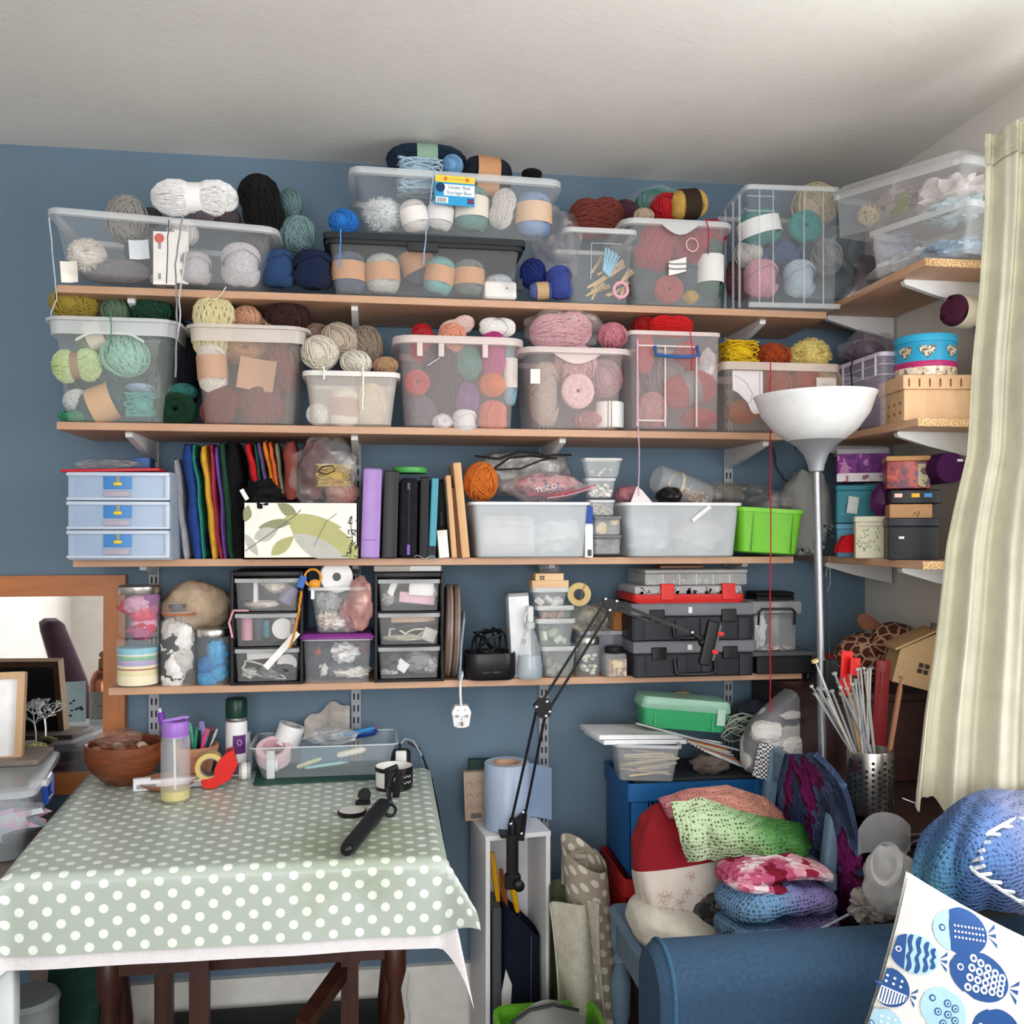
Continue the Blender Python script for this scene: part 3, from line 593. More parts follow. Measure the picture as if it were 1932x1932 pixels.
yarn('ball', 'dark forest ball on top of the green tub at right', '1f4a34', 287, 588, Yg+.07, 42, 26)
yarn('bow', 'lemon-lime skein with brown band inside the green yarn tub', 'd3e6a8', 146, 690, Yg-.01, 36, 44, rot=(0, 84, 0), band='9c7a62', name='yarn_skein')
yarn('ball', 'large mint ball inside the green yarn tub', 'a3d8c4', 236, 672, Yg-.015, 44, 40)
yarn('cake', 'dark teal yarn with tan band low in the green tub', '3a545c', 196, 762, Yg-.01, 34, 48, rot=(0, 68, 0), band='c99e76', name='yarn_skein')
yarn('loose', 'turquoise ruffled yarn at right in the green tub', '5aa8a6', 268, 766, Yg-.02, 27, 30)
yarn('fuzz', 'pale blue ruffle yarn on top of the turquoise one', 'a9c3dc', 264, 732, Yg-.02, 28, 10, name='yarn_tuft')
yarn('ball', 'white ball low at the left in the green tub', 'dfe0e2', 146, 757, Yg, 24, 22)
yarn('ball', 'emerald yarn at the bottom left of the green tub', '3f9a72', 142, 786, Yg-.02, 30, 12)
yarn('cake', 'beige-banded olive yarn near the top of the green tub', '8a9a7c', 182, 633, Yg+.01, 26, 34, rot=(0, 70, 0), band='d9cdbd', name='yarn_skein')
yarn('ball', 'deep sea green ball behind the mint ball', '2f7a68', 232, 636, Yg+.05, 34, 24)
yarn('ball', 'dark slate ball behind the lime skein', '4f6062', 200, 715, Yg+.09, 70, 50)
hang('green strand hanging down the front of the green tub', woolly('3f8064'), [(208, 585, YF-.004), (209, 640, YF-.001), (203, 668, YF+.01)], .0013)
yarn('donut', 'dark green coiled yarn ring standing between two tubs', '08351f', 332, 773, 2.35, 38, 32, .04, rot=(90, 0, 0))
yarn('ball', 'sea green ball behind the dark green ring', '3f8a80', 345, 740, 2.42, 26, 16)
one('wool_bag', MB().blob((0, 0, 0), .05, .05, .12, .2, 2, 3), cloth('14171d'), 'black cloth bag behind the dark green ring', 'bag', W(338, 690, 2.5))
# brown tub
FR3 = clear('efe2da', .16, .3); RM3 = clear('ece4de', .55, .3)
t, w, d, h = skirted('frosted tub of brown and maroon yarn, second on its shelf', 342, 584, 612, FR3, RM3, False)
yarn('skein', 'pale cream skein standing at the top left of the brown tub', 'ece2b2', 404, 620, Yg-.015, 42, 64, name='yarn_skein')
yarn('ball', 'peach ball on top of the brown yarn tub', 'd9a587', 467, 600, Yg+.03, 27, 22)
yarn('ball', 'dark brown ball on top of the brown tub at right', '3f2422', 544, 602, Yg+.05, 42, 34)
yarn('fuzz', 'hairy tan yarn in the middle of the brown tub', 'b58560', 460, 662, Yg, 44, 30, name='yarn_tuft')
one('paper_label', MB().sheet(lambda u, v: ((u-.5)*.085, .01*sin(u*PI), (v-.5)*.075), 8, 4, .0008), plain('b58d74', .8), 'brown paper label under the hairy tan yarn', 'label', W(484, 706, 2.335), R(0, 8, 0))
yarn('cake', 'white yarn with tan band at left in the brown tub', 'eae2da', 401, 695, Yg-.01, 27, 48, rot=(0, -4, 0), band='c49a7a', name='yarn_skein')
yarn('skein', 'maroon skein at the bottom left of the brown tub', '7a3f44', 415, 766, Yg-.01, 34, 42, rot=(0, 20, 0), name='yarn_skein')
yarn('skein', 'wine red skein at the bottom right of the brown tub', '7c4248', 492, 764, Yg-.01, 44, 42, rot=(0, -20, 0), name='yarn_skein')
yarn('ball', 'plum ball at right in the brown tub', '84484e', 528, 695, Yg+.04, 34, 50)
yarn('ball', 'tan ball behind the cream skein in the brown tub', 'b08c74', 470, 640, Yg+.09, 70, 40)
hang('cream strand curling over the top shelf edge above the cream skein', woolly('ece2c0'), [(400, 566, Yg-.03), (412, 562, 2.345), (420, 552, 2.343), (426, 541, 2.345)], .0015)
# cream tub
t, w, d, h = tub('yarn_bin', 'milky white bin heaped with cream and beige yarn', 569, 756, 700, YF, Z2, .24, .13, 'milky', 'mrim', .012, .008, .02)
for lab, c, px, py, Y, rx, rz in (('cream striped ball at front left on the milky bin', 'e6e0d0', 604, 666, 2.36, 35, 32), ('ivory ball at front middle on the milky bin', 'eee8da', 672, 684, 2.35, 31, 22),
    ('tan ball at front right on the milky bin', 'c39c78', 728, 690, 2.36, 24, 16), ('oatmeal ball behind the cream ones on the milky bin', 'c9b9a8', 640, 644, 2.42, 36, 34), ('grey-brown speckled ball at back right of the milky bin', 'a39282', 692, 652, 2.44, 32, 36),
    ('mushroom ball at back left of the milky bin', '9c8074', 596, 636, 2.46, 36, 24)):
    yarn('ball', lab, c, px, py, Y, rx, rz)
yarn('cake', 'pale yarn with maroon band inside the milky bin', 'efe6d8', 650, 770, 2.345, 26, 36, rot=(0, 3, 0), band='a5716c', name='yarn_skein')
yarn('ball', 'white ball at bottom left inside the milky bin', 'f2f0ee', 600, 782, 2.35, 22, 20)
yarn('ball', 'beige ball at right inside the milky bin', 'd9c2a4', 700, 765, 2.36, 30, 40)
hang('ivory strand hanging down the front of the milky bin', woolly('f0ebe0'), [(686, 690, YF-.004), (685, 735, YF-.002), (685, 775, YF+.004)], .002)
hang('short ivory strand at left on the front of the milky bin', woolly('efe9dc'), [(610, 690, YF-.004), (612, 703, YF-.004), (611, 716, YF-.003)], .002)
# bright tub
t, w, d, h = tub('storage_tub', 'pinkish clear tub of bright mixed yarn in the middle of the second shelf', 741, 993, 634, YF, Z2, .27, .09, 'pinkish', 'prim', .018, .018, .03)
for x in (-w*.3, w*.19, -w*.14): part(t, 'latch_tab', MB().rbox(x-.007, x+.007, -d/2+.003, -d/2+.012, h-.05, h-.016, .002), PL['prim'])
Yb = 2.36
B = (('skein', 'big navy skein in the middle of the bright tub', '2a3346', 836, 708, Yb+.01, 42, 70, (0, -8, 0)), ('ball', 'teal ball in the bright tub', '3f948c', 884, 685, Yb-.015, 26, 31, (0, 0, 0)), ('skein', 'magenta skein at upper right in the bright tub', 'c03f86', 930, 668, Yb, 25, 44, (0, 0, 0)),
     ('ball', 'violet ball low in the bright tub', '7a5690', 881, 752, Yb-.02, 23, 30, (0, 0, 0)), ('ball', 'bright orange ball at right in the bright tub', 'ee7f42', 929, 726, Yb-.02, 26, 23, (0, 0, 0)), ('skein', 'coral orange skein at lower right in the bright tub', 'e27a5e', 930, 786, Yb-.015, 28, 30, (0, 0, 0)),
     ('ball', 'red ball at upper left in the bright tub', 'c2323e', 800, 655, Yb+.02, 27, 34, (0, 0, 0)), ('donut', 'crimson ring at left in the bright tub', 'c0424a', 787, 722, Yb-.02, 24, 24, (90, 0, 0)), ('ball', 'peach ball at the rim of the bright tub', 'efa489', 853, 640, Yb-.02, 28, 30, (0, 0, 0)),
     ('fuzz', 'white fluffy pompom at the bottom of the bright tub', 'f2f0f2', 835, 797, Yb-.025, 21, 18, (0, 0, 0)), ('cake', 'white yarn cake at the bottom of the bright tub', 'efeef2', 877, 795, Yb-.02, 22, 22, (0, 0, 0)),
     ('ball', 'dark slate lump at the bottom left of the bright tub', '5a5f6e', 795, 780, Yb+.02, 32, 34, (0, 0, 0)))
for kd, lab, c, px, py, Y, rx, rz, ro in B: yarn(kd, lab, c, px, py, Y, rx, rz, rot=ro, name='yarn_skein' if kd == 'skein' else 'yarn_ball', ry=.025 if kd == 'donut' else None)
yarn('cake', 'pale blue and white banded yarn at the right wall of the bright tub', '93bfcf', 962, 705, Yb+.03, 14, 60, band='efeae6', name='yarn_skein')
yarn('ball', 'scarlet ball on top at left of the bright tub', 'd3202a', 797, 627, Yb+.05, 20, 16)
yarn('skein', 'pink-white skein lying on the bright tub', 'f1d3cc', 862, 617, Yb+.02, 18, 34, rot=(0, 68, 0), name='yarn_skein')
yarn('barrel', 'pure white ball on top at right of the bright tub', 'f5f3f1', 938, 618, Yb, 19, 34, rot=(0, 90, 0))
hang('small white staple-shaped tag on the navy skein', woolly('e6e6ea'), [(806, 690, 2.31), (818, 683, 2.31), (830, 675, 2.31)], .0012)
# pink tub
t, w, d, h = tub('storage_tub', 'pinkish clear tub of pale pink yarn, right of the bright one', 980, 1201, 655, YF, Z2, .26, .12, 'pinkish', 'prim', .014, .022, .03)
part(t, 'hand_hold', MB().loft([[(x, -d/2+.02, h-.012), (x, -d/2+.016, h-.012), (x, -d/2+.016, h-.012-.024*sin(PI*i/12)-.002), (x, -d/2+.02, h-.012-.024*sin(PI*i/12)-.002)] for i, x in enumerate([-.06+.12*j/12 for j in range(13)])]), PL['prim'])
Yp = 2.36
yarn('skein', 'crinkly pink yarn in a clear bag on the pink tub', 'e0a9b4', 1058, 626, Yp+.02, 38, 58, rot=(0, 82, 0), name='yarn_skein')
bag('plastic_bag', 'glossy clear bag around the crinkly pink yarn', 1066, 622, Yp+.02, 76, 40, .075, film('f4e6e4', .2), 12, .28)
yarn('ball', 'rose pink ball at right on the pink tub', 'dc8a9c', 1155, 634, Yp, 29, 24)
yarn('cake', 'tall taupe packet of yarn at left in the pink tub', 'b3a094', 1027, 745, Yp-.005, 27, 60, name='yarn_skein')
one('paper_label', MB().sheet(lambda u, v: ((u-.5)*.024, 0, (v-.5)*.036), 2, 2, .0008), plain('efe9e0', .7), 'small cream label on the taupe packet', 'label', W(1010, 710, 2.318))
yarn('donut', 'pale pink coiled yarn disc in the middle of the pink tub', 'f6cfd4', 1090, 738, Yp-.03, 31, 33, .022, rot=(90, 0, 0))
yarn('ball', 'dusty pink lump behind the coiled disc', 'd9a9b0', 1085, 690, Yp+.03, 42, 40)
one('striped_can', MB().lathe([(.034, 0), (.036, .003), (.036, .062), (.034, .065)], 24), stripes([(0, 'efe9e6'), (.3, '9a958e'), (.36, 'efe9e6'), (.42, '6f6a66'), (.46, 'e9e4e0'), (.7, 'dce4e4')], 'X', -.036, .036), 'white roll with dark stripes at right in the pink tub', 'roll', W(1150, 808, Yp))
yarn('ball', 'mauve ball at right above the striped roll', 'b58a94', 1140, 715, Yp+.03, 34, 36)
yarn('ball', 'deep pink yarn at the foot of the pink tub', 'cf8f96', 1120, 795, Yp+.03, 40, 18)
# tall box with blue handle
t, w, d, h = tub('handled_box', 'tall clear box with a blue carrying handle and red yarn', 1188, 1362, 625, YF, Z2, .24, .03, 'pinkish', 'prim', .01, .004, .01)
m = MB()
for x in (-w*.42, -w*.12, w*.22): m.box(x-.0018, x+.0018, -d/2-.003, -d/2+.002, .008, h-.04)
m.box(-w*.42, -w*.12, -d/2-.003, -d/2+.002, .02, .024).box(-w*.42, w*.24, -d/2-.003, -d/2+.002, h-.04, h-.036)
part(t, 'moulded_ribs', m, PL['prim'])
hd = part(t, 'handle', MB().tube([(-.055, -d/2-.002, h-.04), (-.056, -d/2-.014, h-.062), (-.03, -d/2-.018, h-.066), (.03, -d/2-.018, h-.066), (.054, -d/2-.014, h-.06), (.053, -d/2-.002, h-.036)], .0045, 8), plain('2a5f9c', .4), label='blue plastic handle')
Yh = 2.36
yarn('skein', 'scarlet skein lying on top of the handled box', 'd81f22', 1266, 616, Yh, 22, 42, rot=(0, 90, 0), name='yarn_skein')
yarn('ball', 'darker red ball on top at left of the handled box', 'b01c22', 1217, 618, Yh+.04, 26, 20)
yarn('skein', 'rose red skein upright at left in the handled box', 'cf5262', 1216, 665, Yh-.01, 18, 40, name='yarn_skein')
yarn('skein', 'crimson skein with grey band in the middle of the handled box', 'b84a56', 1300, 735, Yh-.015, 34, 52, rot=(0, 74, 0), band='7d7c80', name='yarn_skein')
yarn('ball', 'cherry red yarn at the bottom right of the handled box', 'b83846', 1318, 790, Yh-.01, 34, 20)
yarn('ball', 'raspberry ball at the top of the handled box', 'c43a4c', 1296, 672, Yh+.02, 26, 28)
yarn('ball', 'dusky rose yarn at the bottom left of the handled box', 'c98c90', 1230, 775, Yh, 28, 34)
yarn('ball', 'grey yarn behind the crimson skein', '8a8488', 1260, 720, Yh+.07, 50, 50)
bag('plastic_bag', 'white film packet at right in the handled box', 1335, 700, Yh-.02, 18, 40, .015, film('f0eeee', .5), 21, .3)
hang('bright red strand over the blue handle', woolly('c9202c'), [(1302, 622, YF-.004), (1306, 660, YF-.024), (1305, 700, YF-.008)], .0014)
# orange box
t, w, d, h = tub('orange_yarn_box', 'low clear box of orange and yellow yarn behind the lamp bowl', 1365, 1588, 684, YF+.01, Z2, .24, .05, clear('f0ded2', .16, .3), clear('ecdccf', .5, .3), .02, .006, .012)
Yo = 2.37
yarn('loose', 'bright yellow bundle on the orange yarn box', 'f0c81c', 1392, 668, Yo, 32, 28)
yarn('ball', 'burnt orange ball on the orange yarn box', 'b04a20', 1455, 674, Yo+.04, 36, 25)
yarn('fuzz', 'fluffy pale yellow ball on the orange yarn box', 'ecd682', 1527, 672, Yo+.03, 44, 36)
for lab, c, px, py, rx, rz in (('orange yarn at left inside the orange box', 'c9683c', 1400, 778, 28, 22), ('rust yarn in the middle of the orange box', 'a8482a', 1462, 725, 30, 34), ('red-orange yarn at right in the orange box', 'c4523c', 1520, 725, 28, 32), ('cream yarn at far right in the orange box', 'd9c49a', 1560, 720, 26, 26), ('dark orange yarn at the foot of the orange box', 'a8502c', 1490, 780, 50, 18)):
    yarn('ball', lab, c, px, py, Yo+(.02 if rx < 45 else .03), rx, rz)
pp = thing('paper_pattern', 'torn white paper pattern with a drawn line in the orange box', 'paper', W(1414, 738, 2.325))
part(pp, 'sheet', MB().prism([(-.046, .052), (.036, .052), (.036, -.056), (.012, -.058), (.004, -.05), (-.006, -.028), (-.03, -.005), (-.045, .002)], -.0006, .0006), plain('eceaf2', .7))
part(pp, 'drawn_line', MB().tube([(-.04, -.001, .04), (-.01, -.001, .022), (.008, -.001, -.006), (.004, -.001, -.026), (-.008, -.001, -.036), (-.004, -.001, -.054)], .0006, 4).tube([(.027, -.001, .05), (.028, -.001, -.03)], .0006, 4), plain('3d4258'))
pc = thing('name_card', 'small white card with faint writing in the orange box front', 'card', W(1559, 728, 2.318))
flat(pc, 'card', .054, .042, plain('e9e2da', .7), (0, 0, 0)); part(pc, 'faint_writing', squig(-.014, .012, -.001, .004, .0012), plain('8c8680'))
# ---------------------------------------------------------------- middle side shelf
FRONT[0] = 0; ZR2 = 1.632; XF2 = RX-.01
t = thing('ribbed_box', 'lilac-tinted ribbed box tied with black cord beside the lamp bowl', 'box', (XF2+.10, 2.31, ZR2))
ly, hb = .36, .175
def lp(f, z): return [(p[0], p[1], z) for p in rrect(.2*f, ly*f, .015, 3)]
part(t, 'box_body', MB().loft([lp(.92, .001), lp(1, hb)], c1=False), PL['lilac'])
m = MB().loft([lp(1, hb-.01), lp(1.03, hb-.01), lp(1.03, hb), lp(1, hb)], ring=True)
for z in (hb-.03, hb-.055): m.loft([lp(1, z), lp(1.02, z), lp(1.02, z+.002), lp(1, z+.002)], ring=True)
for y in (-.16, -.1, .0, .1): m.box(-.104, -.099, y-.001, y+.001, hb-.055, hb)
for x in (-.06, 0, .06): m.box(x-.001, x+.001, -ly/2-.003, -ly/2, .01, hb)
part(t, 'moulded_ribs', m, clear('dcd6ea', .5, .3))
part(t, 'contents', MB().blob((.0, 0, .07), .08, .15, .06, .2, 2, 5), cloth('7a6a8a'), label='purple yarn inside')
for y0 in (-.06, .06):
    one('dangling_string', MB().tube([(0, 0, hb+.002), (-.004, .004, hb-.02), (-.002, 0, hb*.6), (.006, -.005, hb*.3), (.012, -.008, .0)], .0018, 6), woolly('1f1a24'), 'dark cord hanging down the lilac box, %s the curtain' % ('nearer' if y0 < 0 else 'further from'), 'cord', (XF2-.006, 2.31+y0, ZR2+.002))
bag('plastic_bag', 'clear bag of purple yarn on the lilac box', 1640, 660, 2.42, 52, 34, .07, film('cfc3d2', .3), 31, .3)
yarn('ball', 'dull purple ball inside the clear bag', '6a5468', 1632, 668, 2.42, 36, 24)
wbx = thing('wooden_box', 'carved pale wooden lidded box under the turquoise tin', 'box', (RX+.085, 2.10, ZR2), R(0, 0, -8))
M_WB = wood('c9a27a', 'dcb68c', (6, 6, 1), .6)
part(wbx, 'box_body', MB().rbox(-.078, .085, -.07, .07, 0, .072, .002), M_WB)
part(wbx, 'lid', MB().rbox(-.082, .09, -.075, .075, .072, .105, .002), M_WB)
m = MB()
for i in range(7): m.box(-.07+i*.024, -.067+i*.024, -.0765, -.075, .078, .096)
part(wbx, 'lid_notches', m, plain('7a5236', .8)); 
for i in range(4):
    for j in range(2): part(wbx, 'carved_dot', MB().lathe([(.004, 0), (.004, .001)], 10, MT((-.0786, -.05+i*.033, .02+j*.022), R(0, -90))), plain('9a6f4c', .8))
tin = thing('round_tin', 'turquoise round tin with magenta base band and hearts by the curtain', 'tin', (RX+.088, 2.10, ZR2+.1055))
part(tin, 'lower_wall', MB().lathe([(.066, 0), (.068, .003), (.068, .022)], 40), patchy([(0, 'e9dccb'), (.5, 'd2b7a0'), (.6, '7a6a60')], 60, .5))
part(tin, 'magenta_band', MB().lathe([(.0685, .022), (.0695, .024), (.0695, .033), (.0685, .035)], 40), plain('b02a6a', .4))
part(tin, 'upper_wall', MB().lathe([(.0685, .035), (.0685, .08)], 40), plain('2a9ac4', .4))
part(tin, 'lid', MB().lathe([(.0685, .08), (.0705, .081), (.0705, .094), (.068, .098), (.05, .099)], 40), plain('2fa2cc', .4))
for a in (-118, -68, -160):
    ht = [(16*sin(q)**3*.0011, (13*cos(q)-5*cos(2*q)-2*cos(3*q)-cos(4*q))*.0011) for q in [2*PI*i/24 for i in range(24)]]
    an = math.radians(a); part(tin, 'heart', MB().prism(ht, -.0006, .0006), patchy([(0, '6b5a4c'), (.5, 'd9cdb8')], 160, .5), (.0692*cos(an), .0692*sin(an), .058), (0, 0, an+PI/2))
yarn('cake', 'plum yarn with cream band lying on the turquoise tin', '5a1f42', 1814, 588, 2.06, 29, 44, rot=(0, 90, 20), band='e9e2d2', name='yarn_skein')
# ---------------------------------------------------------------- third shelf
FRONT[0] = 0
Z3 = 1.31
# clear-blue drawer unit
X0, X1 = XY(124, 2.33), XY(322, 2.33); wd_ = X1-X0; hd_ = .206
t = thing('drawer_unit', 'pale blue plastic unit of three stacked drawers at left end of third shelf', 'drawer unit', ((X0+X1)/2, 2.33, Z3), R(0, 0, -3))
PB = clear('b4cbe8', .62, .3); PBs = clear('c3d3e8', .45, .3)
part(t, 'casing', MB().rbox(-wd_/2, wd_/2, .012, .26, hd_-.006, hd_, .006).rbox(-wd_/2, wd_/2, .012, .26, 0, .004, .006).rbox(-wd_/2, -wd_/2+.004, .012, .26, 0, hd_, .002).rbox(wd_/2-.004, wd_/2, .012, .26, 0, hd_, .002).rbox(-wd_/2, wd_/2, .256, .26, 0, hd_, .002), PBs)
for i in range(3):
    z0 = .004+i*.0675
    dr = part(t, 'drawer', MB().rbox(-wd_/2+.002, wd_/2-.002, 0, .012, z0, z0+.064, .004).rbox(-wd_/2+.008, wd_/2-.008, .012, .24, z0+.004, z0+.05, .004), PB)
    part(dr, 'drawer_edge', MB().rbox(-wd_/2, wd_/2, -.006, .002, z0+.056, z0+.065, .003).rbox(-wd_/2, wd_/2, -.005, .002, z0, z0+.007, .003).rbox(wd_/2-.012, wd_/2, -.004, .01, z0, z0+.064, .003), clear('cfdcee', .75, .3))
    part(dr, 'blue_label', MB().rbox(-.034, .03, -.0015, 0, z0+.026, z0+.057, .001), plain('3f7fc0', .4), label='blue drawer label')
    part(dr, 'yellow_clasp', MB().rbox(-.011, .008, -.004, -.001, z0+.034, z0+.042, .003), plain('dcc43a', .4), label='yellow clasp')
    part(dr, 'clasp_stem', MB().rbox(-.006, .003, -.003, -.001, z0+.042, z0+.058, .001), plain('8a8a88', .4))
    part(dr, 'finger_pull', MB().rbox(-.032, .026, -.005, -.001, z0+.008, z0+.022, .003), clear('b9b3c4', .7, .4))
    part(dr, 'contents', MB().blob((.0, .1, z0+.03), wd_*.42, .08, .018, .3, 3, i+2), patchy([(0, 'c9d6e0'), (.45, '93a8bc'), (.55, 'd8dce6')], 30), label='pale craft supplies inside')
one('document_wallet', MB().rbox(-.11, .11, -.1, .1, 0, .007, .003), plain('c42430', .35), 'thin red plastic folder lying on the blue drawer unit', 'folder', (XY(226, 2.45), 2.45, Z3+hd_+.001), R(0, -1.5, 2))
bag('plastic_bag', 'flat clear bag on the red folder', 208, 878, 2.47, 62, 12, .07, film('d6d6d8', .35), 41, .3)
one('blue_box', MB().rbox(-.02, .02, -.03, .03, 0, .035, .003), plain('3f63a0', .5), 'small blue box behind the clear bag on the drawers', 'box', (XY(272, 2.5), 2.5, Z3+hd_+.009))
# folded fabrics standing upright: (label, colour, px top, px bottom, py top, py bottom, half thickness px, wiggle, lean)
def fabric(label, col, pxt, pxb, pyt, pyb, hw, Y=2.40, dep=.17, wig=.004, seed=0, m=None, col2=None):
    zt_, zb_ = W(pxt, pyt, Y).z, (Z3+.0005 if pyb is None else W(pxb, pyb, Y).z); xt, xb = XY(pxt, Y), XY(pxb, Y); h_ = S(hw, pxb, Y); L = []
    n = 14
    for j in range(n+1):
        v = j/n; z = zb_+(zt_-zb_)*v; x = xb+(xt-xb)*v+wig*noise.noise(Vector((seed*5.1, v*4, 0)))*2; k = h_*(1-.12*sin(v*9+seed)) * (.55+.45*min(1, (1-v)*9)) * (.8+.2*min(1, v*12))
        L.append([(x+k*cos(a)*1., Y+dep/2-(dep/2)*math.copysign(abs(sin(a))**.35, sin(a))*(1+.02*sin(v*11+seed)), z+(.004*cos(a*2) if v in (0, 1) else 0)) for a in [2*PI*i/16+PI/16 for i in range(16)]])
    o = Vector((xb, Y+dep/2, zb_))
    return one('folded_fabric', MB().loft([[Vector(p)-o for p in l] for l in L]), m or cloth(col, 600, .15, .9, col2), label, 'fabric', o, group='folded fabrics on the third shelf')
for a in (('folded grey fabric beside the drawer unit', '9a9aa2', 330, 348, 866, None, 7), ('tall royal blue folded fabric beside the grey one', '22407f', 352, 374, 838, None, 13), ('thin turquoise fabric edge against the blue one', '2f8f80', 364, 384, 838, None, 3),
          ('golden yellow folded fabric', 'd9a53a', 383, 404, 840, None, 8), ('raspberry pink folded fabric next to the yellow', 'a8324f', 397, 415, 838, None, 5), ('purple folded fabric next to the raspberry one', '6f4f9c', 406, 424, 842, None, 5),
          ('dark green folded fabric beside the purple', '1f4a34', 418, 438, 836, None, 9), ('tall black folded fabric left of the leaf box', '0d0e11', 435, 450, 834, None, 17)):
    fabric(*a, seed=rnd.randint(0, 99), Y=2.405)
# leaf-print box
t, w, d, h = sbox('fabric_box', 'open box covered in green and grey leaf print paper', 'box', 458, 676, 949, 2.345, Z3, .22, None)
M_LEAFBG = plain('eceae2', .75)
m = MB().box(-w/2, w/2, -d/2, -d/2+.004, 0, h).box(-w/2, w/2, d/2-.004, d/2, 0, h).box(-w/2, -w/2+.004, -d/2, d/2, 0, h).box(w/2-.004, w/2, -d/2, d/2, 0, h).box(-w/2, w/2, -d/2, d/2, 0, .004)
part(t, 'box_shell', m, M_LEAFBG)
def leaf(L, wd): return [(L*u, wd*sin(PI*u)**.8*(1-.35*u)) for u in [i/10 for i in range(11)]]+[(L*u, -wd*sin(PI*u)**.8*(1-.35*u)) for u in [1-i/10 for i in range(1, 10)]]
def clipleaf(cx, cz, ang, L, wd, m, dy=0):
    a = math.radians(ang); pts = [(cx+x*cos(a)-z*sin(a), cz+x*sin(a)+z*cos(a)) for x, z in leaf(L, wd)]
    pts = [(min(max(x, -w/2+.001), w/2-.001), min(max(z, .001), h-.001)) for x, z in pts]
    part(t, 'printed_leaf', MB().prism(pts, -d/2-.0006-dy, -d/2), m)
GO, GR_, GG, GD = plain('b0b07a', .75), plain('b9b9b2', .75), plain('8f9170', .75), plain('6a6a64', .75)
for a in ((-.04, .1, -10, .14, .022, GO), (-.1, .075, 12, .09, .014, GG), (-.03, .09, -28, .22, .05, GO), (-.02, .06, -30, .17, .03, GR_), (.02, .04, -25, .1, .014, plain('d9d9d2', .75)), (-.11, .05, 20, .06, .02, GR_), (-.13, .09, 80, .04, .014, GG), (-.07, .01, 40, .07, .018, GO), (-.13, .06, -60, .06, .012, GR_), (-.01, .1, 140, .06, .016, GG)): clipleaf(*a, dy=rnd.uniform(0, .0004))
part(t, 'printed_stem', MB().tube([(-.13, -d/2-.0008, .02), (-.06, -d/2-.0008, .07), (-.02, -d/2-.0008, .1), (.0, -d/2-.0008, .118)], .0012, 4).tube([(.03, -d/2-.0008, .03), (.06, -d/2-.0008, .09), (.085, -d/2-.0008, .11)], .0008, 4), GD)
m = MB()
for i in range(26):
    z = rnd.uniform(.0, .09); x = w/2-.018+rnd.uniform(-.01, .014); a = rnd.uniform(0, 6.28); m.tube([(x, -d/2-.0008, z+.004), (x+.012*cos(a), -d/2-.0008, z+.004+.012*sin(a))], .0012, 4)
m.tube([(w/2-.02, -d/2-.0008, .002), (w/2-.014, -d/2-.0008, .05), (w/2-.02, -d/2-.0008, .1)], .001, 4)
part(t, 'printed_sprig', m, plain('2c2c2c', .7), label='black printed sprig')
# fabrics leaning inside the leaf box
for a in (('bright red fabric slanting into the leaf box', 'c41f26', 466, 490, 836, 940, 8), ('dark teal fabric sliver in the leaf box', '1f5a4c', 480, 494, 836, 940, 3), ('muted purple fabric in the leaf box', '5d4a78', 486, 504, 834, 930, 5), ('amber fabric in the leaf box', 'cf7f2a', 498, 516, 832, 930, 5), ('coral orange fabric in the leaf box', 'd8693c', 508, 524, 834, 930, 5),
          ('sage speckled fabric in the leaf box', '7d8068', 520, 532, 836, 935, 4), ('brick red plush fabric in the leaf box', '86423c', 545, 547, 832, 940, 13), ('maroon fabric at the back of the leaf box', '5a2a2a', 590, 590, 830, 940, 24)):
    fabric(*a, seed=rnd.randint(0, 99), Y=2.40, dep=.13, wig=.002)
one('black_cloth', MB().blob((0, 0, 0), .05, .05, .04, .5, 2.2, 6, 34, 20), cloth('111114'), 'crumpled black cloth spilling over the leaf box', 'cloth', W(495, 938, 2.39))
one('white_tag', MB().box(-.005, .005, -.0006, .0006, -.014, .014), plain('e6e6e6', .6), 'white tag sticking out beside the black cloth', 'tag', W(461, 933, 2.34), R(0, -30, 0))
b = bag('plastic_bag', 'clear bag with yellow and pink skeins standing in the leaf box', 612, 888, 2.40, 60, 66, .07, film('d9d4d4', .26), 52, .3)
yarn('loose', 'yellow yarn inside the clear bag in the leaf box', 'dcb84a', 630, 898, 2.42, 32, 28)
yarn('ball', 'dusty pink yarn low inside the clear bag in the leaf box', 'c9938a', 645, 930, 2.42, 30, 24)
yarn('ball', 'maroon yarn at the back of the clear bag', '5f3430', 600, 880, 2.45, 36, 40)
one('bag_tie', MB().tube([(-.02, 0, .0), (-.008, -.004, .012), (.014, -.004, .014), (.02, 0, .002), (.0, -.004, -.006), (-.018, 0, -.002)], .0016, 6), plain('33261f'), 'dark cord tie on the clear bag', 'cord', W(616, 890, 2.325))
